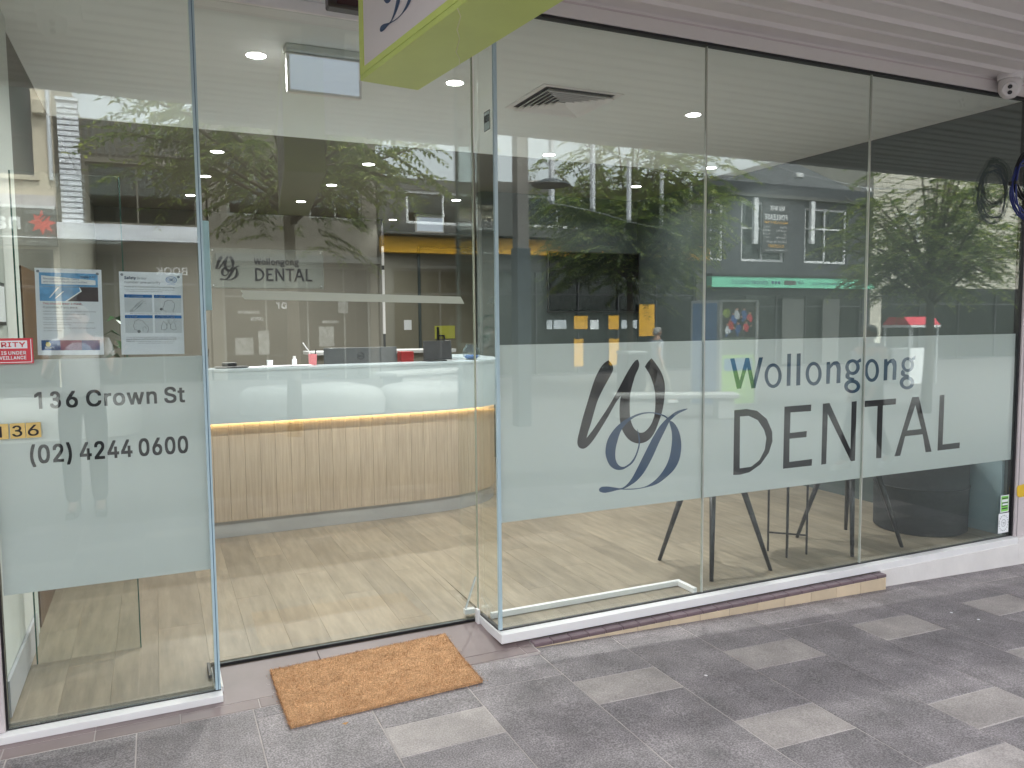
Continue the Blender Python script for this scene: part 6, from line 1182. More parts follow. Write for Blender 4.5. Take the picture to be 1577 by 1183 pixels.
# ================================================================== THE STREET BEHIND THE CAMERA (seen mirrored in the glass)
CREAM = mat('cream_render', (0.64, 0.55, 0.43), 0.8, var=0.05, scale=1.0, bump=0.1)
WBRICK = mat('white_painted_brick', (0.74, 0.75, 0.80), 0.6, var=0.06, scale=9, rnd=0.05, bump=0.2)
WMORT = mat('brick_mortar_grey', (0.36, 0.36, 0.38), 0.9, var=0.1)
WFASC = mat('white_fascia', (0.72, 0.73, 0.78), 0.5, var=0.03)
GRY1 = mat('grey_render', (0.23, 0.23, 0.21), 0.8, var=0.1, scale=0.8)
GRY2 = mat('dark_grey_wall', (0.10, 0.10, 0.095), 0.8, var=0.12, scale=0.8)
GRY3 = mat('brown_grey_wall', (0.15, 0.135, 0.11), 0.8, var=0.12, scale=0.8)
ROOFM = mat('roof_sheet', (0.20, 0.205, 0.215), 0.5, metal=0.2, var=0.08)
CHB = mat('charcoal_brick', (0.058, 0.062, 0.072), 0.75, var=0.12, scale=1.2)
YFAS = mat('yellow_fascia', (0.78, 0.40, 0.012), 0.5, var=0.03)
MINT = mat('mint_fascia', (0.20, 0.66, 0.44), 0.5, var=0.03)
SHOPD = mat('shop_dark', (0.016, 0.017, 0.018), 0.5, var=0.2, scale=0.7)
CRW = mat('cream_weatherboard', (0.62, 0.58, 0.49), 0.7, var=0.05, scale=1)
FRW = mat('white_window_frame', (0.76, 0.76, 0.77), 0.5, var=0.03)
REDC = mat('red_canvas', (0.62, 0.04, 0.07), 0.7, var=0.06)
CONC = mat('pale_concrete', (0.62, 0.61, 0.58), 0.7, var=0.08, scale=3)
CONCW = mat('white_terrazzo', (0.40, 0.395, 0.385), 0.55, var=0.06, scale=4, bump=0.15)
POLE = mat('pole_grey', (0.24, 0.225, 0.215), 0.5, var=0.06, metal=0.2)
POLED = mat('pole_slate', (0.055, 0.07, 0.085), 0.45, var=0.06)
FY = -20.0
GS = gz(20) - 0.01
def shell(nm, label, x0, x1, ztop, m, holes=(), zb=None, depth=10):
    """Building body: front wall with real openings, dark rooms behind, side walls and roof."""
    t = thing(nm, label, 'building', ((x0+x1)/2, FY - depth/2, GS))
    zb = GS if zb is None else zb
    xs = sorted({x0, x1, *[h[0] for h in holes], *[h[2] for h in holes]}); zs = sorted({zb, ztop, *[h[1] for h in holes], *[h[3] for h in holes]})
    b = MB()
    for a, c in zip(xs[:-1], xs[1:]):
        for d, e in zip(zs[:-1], zs[1:]):
            mx, mz = (a+c)/2, (d+e)/2
            if any(h[0] < mx < h[2] and h[1] < mz < h[3] for h in holes): continue
            b.box(a, FY - 0.28, d, c, FY, e)
    b.build('front_wall', m, t)
    MB().box(x0, FY - depth, zb, x0 + 0.2, FY - 0.281, ztop).box(x1 - 0.2, FY - depth, zb, x1, FY - 0.281, ztop).box(x0 + .201, FY - depth, zb, x1 - .201, FY - depth + .2, ztop).build('side_wall', m, t)
    MB().box(x0 + .201, FY - depth + .201, ztop - 0.5, x1 - .201, FY - 0.281, ztop - 0.35).build('roof', ROOFM, t)
    MB().box(x0 + .201, FY - 2.2, zb, x1 - .201, FY - 2.1, ztop - .51).build('inner_wall', SHOPD, t)
    return t
def window(t, x0, z0, x1, z1, mull=(), trans=(), fm=FRW, w=0.09, y=FY - 0.10, glass=GLASS_FAR):
    b = MB().box(x0, y - .05, z0, x0 + w, y + .04, z1).box(x1 - w, y - .05, z0, x1, y + .04, z1).box(x0 + w, y - .05, z0, x1 - w, y + .04, z0 + w).box(x0 + w, y - .05, z1 - w, x1 - w, y + .04, z1)
    for mx in mull: b.box(mx - w*.3, y - .045, z0 + w, mx + w*.3, y + .035, z1 - w)
    for tz in trans: b.box(x0 + w, y - .043, tz - w*.35, x1 - w, y + .033, tz + w*.35)
    f = b.build('window', fm, t)
    MB().box(x0 + w*.5, y - .035, z0 + w*.5, x1 - w*.5, y - .025, z1 - w*.5).build('pane', glass, f)
    return f
# ---- bank
bk = shell('bank_building', 'cream rendered bank with dark upper window and dark sign band', -14, -2.16, 9.2, CREAM, [(-13, 5.40, -2.62, 7.9), (-13.5, GS, -2.3, 3.55)])
window(bk, -13, 5.40, -2.62, 7.9, [-9.5, -6.1], [6.4], fm=mat('dark_frame', (0.05, 0.05, 0.055), 0.5), w=0.10)
MB().box(-13.1, FY + .001, 5.28, -2.52, FY + 0.10, 5.395).build('sill', CREAM, bk)
MB().box(-13.9, FY + .001, 3.62, -2.17, FY + 0.35, 4.60).build('sign_band', mat('sign_band_dark', (0.075, 0.075, 0.072), 0.5, var=0.05), bk)
MB().box(-13.9, FY + .351, 4.535, -2.17, FY + 0.37, 4.60).box(-13.9, FY + .351, 3.80, -2.17, FY + 0.37, 3.83).build('sign_rail', FRW, bk)
MB().box(-13.9, FY + .001, 4.605, -2.17, FY + .12, 4.90).build('band_cap', PINKISH, bk)
sc_, sz_ = -2.47, 4.19
star = []
for k in range(16):
    a = pi/2 + 2*pi*k/16; r = (0.32 if k % 2 == 0 else 0.165) * (0.85 if k in (2, 14) else 1)
    star.append((r*cos(a), r*sin(a)))
place('logo_star', *flat_mesh([[star]]), mat('sign_red', (0.70, 0.09, 0.07), 0.5), '+y', (sc_, FY + 0.353, sz_), bk)
place('logo_ray', *flat_mesh([[[(-.20, .20), (-.16, .23), (.02, .04), (-.01, .01)]], [[(-.10, .22), (-.07, .245), (.05, .10), (.03, .07)]]]), MATS['sign_band_dark'], '+y', (sc_, FY + 0.355, sz_), bk)
text('nab', 0.36, FRW, '+y', (-2.92, FY + 0.353, 4.02), bk, bold=0.07, width=0.95)
window(bk, -13.5, GS, -2.3, 3.55, [-10.7, -7.9, -5.1], [2.6], fm=MATS['dark_frame'], w=0.09)
MB().box(-2.60, FY + .001, 6.9, -2.30, FY + .22, 7.3).build('scroll_bracket', CREAM, bk, bevel=0.05)
MB().tube([(-2.24, FY + .06, 5.3), (-2.24, FY + .06, 9.0)], 0.05, 8).build('downpipe', WFASC, bk)
# ---- white brick shop
wb = shell('white_brick_shop', 'shop with white painted brick pier and plain white fascia', -2.15, 1.45, 6.95, GRY3, [(-1.48, 4.25, 1.2, 5.85), (-1.9, GS, 1.2, 3.55)])
MB().box(-2.04, FY + .001, 4.20, -1.56, FY + 0.20, 7.30).build('pier', WMORT, wb)
z = 4.205; r_ = 0
while z < 7.24:
    cuts = [-2.045, -1.72, -1.555] if r_ % 2 == 0 else [-2.045, -1.885, -1.555]
    for a, c in zip(cuts[:-1], cuts[1:]):
        cx, cz = (a+c)/2, z + 0.0575; hx = (c-a)/2 - .008
        w_ = wloc(wb)
        MB().box(-hx, -.01, -.0485, hx, .012, .0485).build('brick', WBRICK, wb, loc=(cx - w_.x, FY + 0.2115 - w_.y, cz - w_.z))
    z += 0.138; r_ += 1
MB().box(-2.06, FY + .001, 7.301, -1.54, FY + .23, 7.38).build('pier_cap', WFASC, wb)
MB().box(-2.14, FY + .24, 3.78, 1.44, FY + .55, 4.195).build('fascia', WFASC, wb, bevel=0.01)
MB().box(0.05, FY + .551, 3.87, 1.2, FY + .56, 4.12).build('fascia_panel', mat('panel_white', (0.78, 0.79, 0.83), 0.4), wb)
f = window(wb, -1.48, 4.25, 1.2, 5.85, [-0.28], [], fm=GRY3, w=0.07)
b = MB(); x = -1.48
while x < 1.4: b.box(x, FY + .001, 6.05, x + .09, FY + .05, 6.9); x += 0.16
b.build('corrugated_cladding', GRY2, wb)
window(wb, -1.9, GS, 1.2, 3.55, [-0.9, 0.2], [2.7], fm=MATS['dark_frame'], w=0.08)
text('BOOK', 0.20, FRW, '+y', (0.9, FY + .02, 2.95), wb, bold=0.03)
# ---- brown grey shop with small signs
bg = shell('brown_grey_shop', 'flat brown grey two storey shop behind the near tree', 1.5, 6.35, 7.4, GRY3, [(2.0, 4.7, 3.6, 6.3), (4.3, 4.7, 5.9, 6.3), (1.8, GS, 6.1, 3.3)])
window(bg, 2.0, 4.7, 3.6, 6.3, [2.8], [5.6], fm=GRY1, w=0.08); window(bg, 4.3, 4.7, 5.9, 6.3, [5.1], [5.6], fm=GRY1, w=0.08)
window(bg, 1.8, GS, 6.1, 3.3, [3.0, 4.2, 5.3], [2.4], fm=GRY1, w=0.07)
MB().box(1.6, FY + .001, 3.35, 6.3, FY + .9, 3.55).build('shop_awning', GRY2, bg)
text('o', 0.22, FRW, '+y', (3.6, FY + .02, 2.05), bg, bold=0.06, name='letter'); text('r', 0.22, FRW, '+y', (3.39, FY + .02, 2.05), bg, bold=0.06, name='letter')
text('OPEN', 0.09, FRW, '+y', (2.9, FY + .02, 1.7), bg, bold=0.03)
b = MB()
for (a, c, w_, h_) in ((2.1, 0.7, .5, .5), (2.75, 0.7, .3, .7), (4.5, 0.9, .45, .6), (5.1, 1.9, .3, .4), (2.2, 1.9, .6, .08), (4.6, 1.6, .5, .08)):
    b.box(a, FY - .001, c, a + w_, FY + .012, c + h_)
b.build('window_poster', mat('poster_dull', (0.30, 0.30, 0.29), 0.6, var=0.5, scale=9), bg)
# ---- yellow fascia shop
ys = shell('yellow_fascia_shop', 'dark shop with long yellow fascia and white mullioned upper window', 6.4, 18.5, 6.1, GRY2, [(7.3, 4.70, 9.75, 5.75), (11, 4.7, 17.8, 5.75), (6.8, GS, 18.1, 3.3)], depth=12)
window(ys, 7.3, 4.70, 9.75, 5.75, [8.55], [], w=0.09); window(ys, 11, 4.70, 17.8, 5.75, [12.4, 13.7, 15.1, 16.4], [], w=0.09)
MB().box(6.42, FY + .001, 3.76, 18.45, FY + .30, 4.26).build('fascia', YFAS, ys, bevel=0.01)
text('commonwealth', 0.17, mat('fascia_black', (0.02, 0.02, 0.02), 0.5), '+y', (15.8, FY + .302, 3.92), ys, bold=0.05)
MB().box(6.42, FY + .001, 4.30, 18.45, FY + .6, 4.42).build('ledge', GRY2, ys)
window(ys, 6.8, GS, 18.1, 3.3, [8.4, 10, 11.6, 13.2, 14.8, 16.4], [2.5], fm=MATS['dark_frame'], w=0.08)
for k, (x0, z0, x1, z1, mm) in enumerate(((15.61, 1.05, 16.26, 2.17, YFAS), (12.98, 1.33, 13.52, 1.77, YFAS), (14.35, 1.31, 14.77, 1.78, YFAS), (12.98, 0.05, 13.34, 0.99, YFAS), (14.37, 0.05, 14.77, 0.97, YFAS),
        (11.94, 1.34, 12.15, 1.64, P_PALE), (12.2, 1.34, 12.68, 1.64, P_PALE), (13.62, 1.32, 13.95, 1.63, PAPER), (14.88, 1.33, 15.10, 1.62, P_PALE), (15.13, 1.33, 15.52, 1.62, P_PALE))):
    MB().box(x0, FY + .001, z0, x1, FY + .015, z1).build('window_poster', mm, ys)
# ---- charcoal building
H2 = [(20.15, 3.80, 22.25, 6.05), (23.3, 3.80, 25.55, 5.95), (18.7, 3.8, 19.3, 5.9), (19.0, GS, 26.5, 2.6)]
cb_ = shell('charcoal_building', 'charcoal painted building with white framed windows and mint sign strip', 18.55, 26.88, 6.75, CHB, H2)
window(cb_, 20.15, 3.80, 22.25, 6.05, [21.2], [5.05]); window(cb_, 23.3, 3.80, 25.55, 5.95, [24.4], [5.15]); window(cb_, 18.7, 3.8, 19.3, 5.9, [], [5.0])
MB().box(20.66, FY + .001, 4.45, 20.86, FY + .12, 6.18).box(23.50, FY + .001, 4.55, 23.70, FY + .12, 6.28).build('white_post', FRW, cb_)
MB().box(18.56, FY + .001, 6.20, 26.87, FY + .14, 6.32).build('string_course', GRY2, cb_)
MB().prism([(18.6, 6.751), (26.8, 6.751), (22.6, 7.85)], FY - 8, FY - 0.4, 'y').build('gable_roof', ROOFM, cb_)
MB().box(18.56, FY + .001, 2.80, 26.87, FY + .30, 3.20).build('sign_strip', MINT, cb_, bevel=0.008)
MB().box(18.56, FY + .001, 3.205, 26.87, FY + .33, 3.30).build('shop_awning', SHOPD, cb_)
text('cancer council', 0.15, INK_N, '+y', (21.2, FY + .302, 2.93), cb_, bold=0.04, width=1.75)
place('logo_dot', *flat_mesh([ring(k*.16, 0, 0, 0.065, 12)[:1] for k in range(3)]), INK_N, '+y', (20.95+.8, FY + .302, 3.0), cb_)
text('WORLD CHAMPIONS Indoor and Karen Taylor', 0.11, INK_N, '+y', (26.3, FY + .302, 2.93), cb_, width=2.9)
text('AUS - AWE', 0.10, INK_N, '+y', (23.0, FY + .302, 2.95), cb_, bold=0.05)
b = MB().box(22.0, FY + .301, 2.92, 22.6, FY + .306, 3.08); b.build('strip_badge', GRY2, cb_)
window(cb_, 19.0, GS, 26.5, 2.6, [20.5, 22, 23.5, 25], [2.1], fm=MATS['dark_frame'], w=0.08)
for (x0, x1) in ((22.2, 23.3), (24.3, 25.2)): MB().box(x0, FY + .001, GS + .1, x1, FY + .03, 2.4).build('shop_panel', GRY2, cb_)
lease = thing('lease_board', 'black for lease board fixed across an upper window of the charcoal building', 'sign board', (21.7, FY + .08, 4.1))
MB().box(21.02, FY + .125, 4.13, 22.32, FY + .16, 6.02).build('board', BLKMET, lease)
YT = FY + .1625
text('MMJ WHK', 0.17, FRW, '+y', (22.10, YT, 5.72), lease, bold=0.05, width=0.72)
text('FOR LEASE', 0.19, FRW, '+y', (22.25, YT, 5.38), lease, bold=0.06, width=1.14)
text('GROUND FLOOR 210 SQM', 0.075, YFAS, '+y', (22.25, YT, 5.24), lease, bold=0.04, width=1.14)
b_items = []
for k, (s, s2) in enumerate((('Offices', 'Retail'), ('Consulting', 'Parking'), ('Lift', 'Air con'), ('Showroom', 'Views'))):
    text(s, 0.075, FRW, '+y', (22.22, YT, 5.07 - k*.13), lease, name='small_print'); text(s2, 0.075, FRW, '+y', (21.40, YT, 5.07 - k*.13), lease, name='small_print')
text('Contact the agent', 0.075, FRW, '+y', (22.22, YT, 4.52), lease, name='small_print', width=1.0)
text('02 4229 5555', 0.10, YFAS, '+y', (22.10, YT, 4.34), lease, bold=0.04, width=.8)
text('Commercial real estate', 0.07, FRW, '+y', (22.25, YT, 4.20), lease, name='small_print', width=1.1)
# ---- cream weatherboard building and a far grey block
cw = shell('weatherboard_building', 'tall cream weatherboard building behind the end tree', 26.95, 40, 9.0, CRW, [(28.2, 4.2, 29.6, 6.0), (31.5, 4.2, 32.9, 6.0), (27.6, GS, 38, 2.9)])
b = MB(); z = 3.2
while z < 8.9: b.box(26.96, FY + .001, z, 39.9, FY + .022, z + 0.16); z += 0.2
b.build('weatherboards', CRW, cw)
window(cw, 28.2, 4.2, 29.6, 6.0, [28.9], [5.1], y=FY + .03); window(cw, 31.5, 4.2, 32.9, 6.0, [32.2], [5.1], y=FY + .03)
window(cw, 27.6, GS, 38, 2.9, [30, 32.5, 35], [2.2], fm=MATS['dark_frame'], w=.08)
rr = thing('red_roofed_kiosk', 'market kiosk with red canopy and white counter down the mall', 'kiosk', (19.4, -12, GS))
MB().prism([(-12.45, 1.40), (-11.55, 1.40), (-11.75, 1.62), (-12.25, 1.62)], 18.75, 19.95, 'x').build('canopy', REDC, rr)
MB().box(18.75, -12.45, 1.33, 19.95, -11.53, 1.395).build('valance', FRW, rr); MB().box(18.9, -12.3, GS, 19.8, -11.7, 0.75).build('counter', FRW, rr)
for a in (18.8, 19.9):
    for c in (-12.4, -11.6): MB().tube([(a, c, GS), (a, c, 1.35)], 0.03, 8).build('post', SILVER, rr)
# ---- lamp post, hanging light blades, cables
GP = gz(5.4)
po = thing('lamp_post', 'tall square grey street lamp post with a flat round lamp head', 'street lamp', (5.41, -8.1, GP))
MB().box(5.31, -8.2, GP, 5.51, -8.0, 5.4).build('post', POLE, po, bevel=0.01)
MB().box(5.29, -8.22, GP, 5.53, -7.98, 2.75).build('lower_sleeve', POLED, po, bevel=0.01)
MB().tube([(5.51, -8.1, 3.80), (5.75, -8.1, 3.83)], 0.025, 8).build('arm', POLE, po)
MB().lathe([(0.10, 0.10), (0.30, 0.03), (0.31, 0.0), (0.26, -0.02), (0.02, -0.022)], (5.95, -8.1, 3.78), 24).build('lamp_head', POLED, po, smooth=False)
BL = [(6.53, -9.17), (7.70, -9.73), (9.25, -10.86), (10.65, -11.66), (12.10, -12.51)]
first = None
lab = ['first and largest from the lamp post', 'second from the lamp post', 'third, mid cable', 'fourth from the lamp post', 'fifth and farthest from the lamp post']
for k, (x, y) in enumerate(BL):
    if first is None:
        t = thing('light_blade', 'white hanging light blade, ' + lab[0], 'street light', (x, y, 3.71), radians(-31), 'white light blades hung along the cable')
        MB().box(-0.055, -0.03, 0, 0.055, 0.03, 1.22).build('blade', WFASC, t, loc=(0, 0, 0), bevel=0.006)
        MB().box(-0.03, -0.032, -0.05, 0.03, 0.032, -0.0005).build('clamp', SILVER, t, loc=(0, 0, 0)); first = t
    else:
        t = copy_tree(first); t.location = (x, y, 3.71); t['label'] = 'white hanging light blade, ' + lab[k]
def cable(label, pts, r=0.009, m=None):
    return tag(MB().tube(pts, r, 6).build('overhead_cable', m or mat('steel_cable', (0.42, 0.43, 0.44), 0.4, metal=0.5)), label, 'cable')
cable('thin steel cable along the feet of the white light blades', [(5.51, -8.1, 4.05), (6.0, -8.75, 3.80)] + [(x, y, 3.675) for x, y in BL] + [(15.5, -15.5, 4.0), (18.9, -19.7, 4.6)])
cable('upper steel cable along the tops of the white light blades', [(5.51, -8.1, 5.2), (6.0, -8.75, 5.0)] + [(x, y, 4.935) for x, y in BL] + [(15.5, -15.5, 5.1), (18.9, -19.9, 5.6)])
cw_ = [(5.51, -8.1, 5.38), (8, -8.6, 5.1), (10.6, -9.0, 4.84), (12.14, -9.0, 4.55), (14.08, -9.0, 4.38), (17, -9.0, 4.5), (21, -12, 5.2), (26.0, -19.7, 6.6)]
cable('sagging festoon cable with two small white boxes over the mall', cw_, 0.010)
for (x, z, l) in ((12.14, 4.52, 'nearer the lamp post'), (14.08, 4.35, 'farther from the lamp post')):
    tag(MB().box(x - .09, -9.06, z - .05, x + .09, -8.94, z + .04).build('junction_box', FRW, None, bevel=0.01), 'small white junction box on the festoon cable, ' + l, 'junction box', 'boxes on the festoon cable')
# ---- advertising kiosk
kz = gz(11) - 0.01
ka = thing('poster_kiosk', 'free standing three sided advertising kiosk with a crowd photo and green panel', 'advertising kiosk', (11.3, -10, kz))
MB().prism([(10.80, -9.80), (11.83, -9.80), (11.60, -10.55), (10.46, -10.30)], kz, 1.99, 'z').build('body', SILVER, ka)
MB().box(10.80, -9.797, 1.955, 11.83, -9.765, 2.0).box(10.79, -9.797, kz, 10.865, -9.765, 1.954).box(11.765, -9.797, kz, 11.84, -9.765, 1.954).build('frame', SILVER, ka)
MB().box(10.87, -9.797, 1.20, 11.76, -9.785, 1.95).build('photo', mat('photo_dark', (0.05, 0.05, 0.045), 0.4, var=0.5, scale=5), ka)
MB().box(10.87, -9.797, 0.83, 11.76, -9.785, 1.198).build('middle_panel', mat('photo_grey_green', (0.17, 0.20, 0.16), 0.4, var=0.3, scale=6), ka)
MB().box(10.87, -9.797, kz + .03, 11.76, -9.785, 0.828).build('green_panel', mat('kiosk_green', (0.36, 0.62, 0.10), 0.4, var=0.05), ka)
MB().box(10.93, -9.784, 0.50, 11.70, -9.780, 0.76).build('blue_box', mat('kiosk_blue', (0.10, 0.25, 0.42), 0.4), ka, bevel=0.02)
bl_ = MB(); dirv = Vector((10.46 - 10.80, -10.30 + 9.80, 0)).normalized(); nn = Vector((dirv.y, -dirv.x, 0))
if nn.y < 0: nn = -nn
a_, c_ = Vector((10.80, -9.80, 0)) + dirv * .04 + nn * .006, Vector((10.46, -10.30, 0)) - dirv * .04 + nn * .006
bl_.add([(a_.x, a_.y, kz + .05), (c_.x, c_.y, kz + .05), (c_.x, c_.y, 1.93), (a_.x, a_.y, 1.93)], [(0, 1, 2, 3)])
bl_.build('blue_panel', mat('panel_steel_blue', (0.10, 0.18, 0.34), 0.3, var=0.1, scale=2), ka)
rd = random.Random(12); SKINP = mat('print_skin', (0.50, 0.27, 0.18), 0.5); CLP = [P_RED, P_NAVY, mat('print_black', (0.015, 0.015, 0.015), 0.5), P_PALE, mat('print_jeans', (0.06, 0.13, 0.34), 0.5), mat('print_scarlet', (0.45, 0.06, 0.05), 0.5)]
def blob(cx, cz, rx, rz, n=10, tilt=0): return [[(cx + rx*cos(2*pi*i/n)*cos(tilt) - rz*sin(2*pi*i/n)*sin(tilt), cz + rx*cos(2*pi*i/n)*sin(tilt) + rz*sin(2*pi*i/n)*cos(tilt)) for i in range(n)]]
pe = [(0.15, 0.52), (0.30, 0.60), (0.36, 0.44), (0.50, 0.60), (0.58, 0.50), (0.66, 0.38), (0.24, 0.32), (0.46, 0.30), (0.12, 0.25), (0.74, 0.28)]
groups = {}
for k, (a, c) in enumerate(pe):
    m_ = CLP[k % 6]; groups.setdefault(m_.name, []).append(blob(a, c - 0.115, 0.075, 0.10, 10, rd.uniform(-.5, .5)))
    groups.setdefault('print_skin', []).append(blob(a, c + 0.005, 0.030, 0.040)); groups.setdefault('print_skin', []).append(blob(a + rd.uniform(-.09, .09), c - 0.12, 0.014, 0.06, 8, rd.uniform(-1, 1)))
    groups.setdefault('print_black', []).append(blob(a, c + 0.035, 0.032, 0.020)); groups.setdefault('print_jeans' if k % 2 else 'print_black', []).append(blob(a + .02, c - 0.21, 0.03, 0.08, 8, rd.uniform(-.8, .8)))
groups.setdefault('photo_grass', []).append(blob(0.78, 0.52, 0.10, 0.10)); mat('photo_grass', (0.20, 0.26, 0.06), 0.5, var=0.2)
for k, (nm, gs_) in enumerate(groups.items()):
    vs, fs = flat_mesh(gs_, dz=0.00005); vs = [(min(max(a, 0.01), 0.88), min(max(c, 0.01), 0.74), d) for a, c, d in vs]
    place('photo_figures', vs, fs, MATS[nm], '+y', (11.76, -9.784 + 0.0012 * k, 1.20), ka)
# ---- white seats of the mall
def seat(nm, label, p0, p1, w, h, blocks, m):
    p0, p1 = Vector((*p0, 0)), Vector((*p1, 0)); d = (p1 - p0); L = d.length; ang = math.atan2(d.y, d.x); c = (p0 + p1) / 2
    t = thing(nm, label, 'bench', (c.x, c.y, gz(c.x) - 0.004), ang)
    MB().box(-L/2, -w/2, h - 0.09, L/2, w/2, h).build('seat_slab', m, t, bevel=0.02, loc=(0, 0, 0))
    for a, b_ in blocks: MB().box(-L/2 + a, -w/2 + .04, 0, -L/2 + b_, w/2 - .04, h - .0905).build('block', m, t, bevel=0.015, loc=(0, 0, 0))
    return t
seat('mall_bench', 'long white mall bench on two blocks, near the advertising kiosk', (7.7, -9.0), (9.75, -8.0), 0.5, 0.46, [(0.05, 0.75), (1.9, 2.2)], CONCW)
seat('mall_bench', 'low white seat slab nearest the charcoal building, mirrored on the desk front', (5.0, -14.4), (7.4, -15.3), 0.9, 0.55, [(0.2, 2.3)], CONCW)
sb = MB(); rd = random.Random(21)
def stone(label, cx, cy, L, W, H, sd):
    rd = random.Random(sd); t = thing('sculpted_seat', label, 'seat', (cx, cy, gz(cx) - 0.005)); b = MB(); n = 28; lay = [(1.0, 0), (1.02, .45*H), (0.97, .78*H), (0.86, .95*H), (0.6, H), (0.02, H*1.01)]
    ph = [rd.uniform(0, 6) for _ in range(3)]; vs = []; fs = []
    for s_, z in lay:
        for k in range(n):
            a = 2*pi*k/n; r = 1 + .06*sin(2*a + ph[0]) + .04*sin(3*a + ph[1])
            sg = lambda v: (abs(v) ** .6) * (1 if v >= 0 else -1)
            vs.append((L/2*sg(cos(a))*r*s_, W/2*sg(sin(a))*r*s_, z + .02*sin(3*a + ph[2]) * (z/H)))
    for i in range(len(lay)-1):
        for k in range(n): fs.append((i*n+k, i*n+(k+1) % n, (i+1)*n+(k+1) % n, (i+1)*n+k))
    fs.append(tuple((len(lay)-1)*n+k for k in range(n)))
    b.add(vs, fs); b.build('stone', CONCW, t, smooth=True, loc=(0, 0, 0))
stone('broad white sculpted stone seat left on the mall, beside the lamp post', 2.6, -10.6, 2.4, 1.5, 0.50, 1)
stone('white sculpted stone seat in the middle of the mall, right of the broad one', 5.0, -11.2, 2.0, 1.3, 0.48, 2)
stone('white sculpted stone seat at the far left of the mall by the bank', -1.4, -9.6, 2.2, 1.5, 0.52, 3)
bi = thing('mall_bin', 'slim dark rubbish bin standing in the mall', 'bin', (9.6, -8.9, gz(9.6)))
bi.location = (10.2, -12.2, kz)
MB().box(-0.25, -0.25, 0, 0.25, 0.25, 1.05).build('body', BLKMET, bi, bevel=0.02, loc=(0, 0, 0)); MB().box(-0.27, -0.27, 1.051, 0.27, 0.27, 1.12).build('lid', SILVER, bi, bevel=0.02, loc=(0, 0, 0))

# ================================================================== TREES
BARK = mat('bark', (0.14, 0.115, 0.09), 0.9, var=0.3, scale=6, stretch=(3, 3, .6), bump=0.5)
LF = [mat('leaf_dark', (0.075, 0.115, 0.045), 0.5, spec=0.4), mat('leaf_mid', (0.15, 0.20, 0.075), 0.5, spec=0.4), mat('leaf_yellow_green', (0.27, 0.30, 0.11), 0.5, spec=0.4)]
for m_ in LF:
    nt = m_.node_tree; p = nt.nodes['Principled BSDF']; out = nt.nodes['Material Output']
    tl = nt.nodes.new('ShaderNodeBsdfTranslucent'); c = p.inputs['Base Color'].default_value; tl.inputs[0].default_value = (c[0]*1.9, c[1]*1.9, c[2]*1.1, 1)
    mx = nt.nodes.new('ShaderNodeMixShader'); mx.inputs[0].default_value = 0.5
    nt.links.new(p.outputs[0], mx.inputs[1]); nt.links.new(tl.outputs[0], mx.inputs[2]); nt.links.new(mx.outputs[0], out.inputs[0])
def tree(label, x, y, zc, rx, rz, nb, seed, twl=0.7, leaf=0.085, trunk_h=None):
    rd = random.Random(seed); g = gz(x) - .01
    t = thing('street_tree', label, 'tree', (x, y, g), 0, 'leafy street trees of the mall')
    tr = MB(); th_ = trunk_h or (zc - rz * 0.55)
    tr.tube([(0, 0, 0), (0.03, 0.02, th_*.5), (0, 0.04, th_)], [0.11, 0.085, 0.07], 10)
    lv = MB(); ends = []
    for k in range(nb):
        a = rd.uniform(0, 2*pi); u = rd.uniform(-0.9, 1.0); rr_ = sqrt(max(0, 1 - u*u)) * (rd.random() ** 0.4)
        p1 = Vector((rx * rr_ * cos(a), rx * rr_ * sin(a), zc - g + rz * u * rd.uniform(.6, 1)))
        p0 = Vector((0, 0.04, th_ + rd.uniform(-0.35, 0.9) * .6)); mid = p0.lerp(p1, .5) + Vector((0, 0, 0.25))
        if k < nb * 0.4: tr.tube([p0, mid, p1], [0.035, 0.022, 0.008], 5)
        ends.append((p0, mid, p1))
        for j in range(7):
            # drooping twigs with leaves on alternate sides
            s_ = rd.uniform(0.35, 1.0); q = p0.lerp(mid, s_*2) if s_ < .5 else mid.lerp(p1, s_*2 - 1)
            da = a + rd.uniform(-1.6, 1.6); d = Vector((cos(da), sin(da), rd.uniform(-0.35, 0.35))); L = twl * rd.uniform(.5, 1.15)
            nl = int(L / 0.034); pts = []
            for i in range(nl):
                f_ = i / nl; c = q + d * (L * f_) + Vector((0, 0, -0.42 * L * f_ * f_)); pts.append(c)
                side = Vector((-d.y, d.x, 0)) * (1 if i % 2 else -1); dirn = (d * .55 + side * .8 + Vector((0, 0, rd.uniform(-.75, .05)))).normalized()
                wv = dirn.cross(Vector((rd.uniform(-.4, .4), rd.uniform(-.4, .4), 1))).normalized(); ln = leaf * rd.uniform(.7, 1.25); w = ln * 0.21
                m0 = c + dirn * ln * .42; tip = c + dirn * ln + Vector((0, 0, -.012)); up_ = wv.cross(dirn) * (w * .35)
                mi = 0 if rd.random() < .30 else (1 if rd.random() < .75 else 2)
                o = len(lv.v); lv.v += [c[:], (m0 + wv*w + up_)[:], tip[:], (m0 - wv*w + up_)[:]]; lv.f += [[o, o+1, o+2], [o, o+2, o+3]]; lv.m += [mi, mi]
            if len(pts) > 2: tr.tube([pts[0], pts[len(pts)//2], pts[-1]], [0.007, 0.004, 0.002], 3, cap=False)
    tr.build('trunk', BARK, t, smooth=True, loc=(0, 0, 0))
    lv.build('crown', LF, t, loc=(0, 0, 0))
tree('leafy street tree in front of the brown grey shop, loose light foliage', 1.75, -7.4, 4.1, 2.45, 1.75, 62, 11, .85, .11)
tree('dense street tree between the lamp post and the charcoal building', 10.9, -13.4, 4.45, 2.9, 2.75, 190, 5, .95, .125)
tree('street tree before the cream weatherboard building at the far end', 13.4, -6.9, 3.2, 2.05, 1.85, 130, 8, .7, .095)
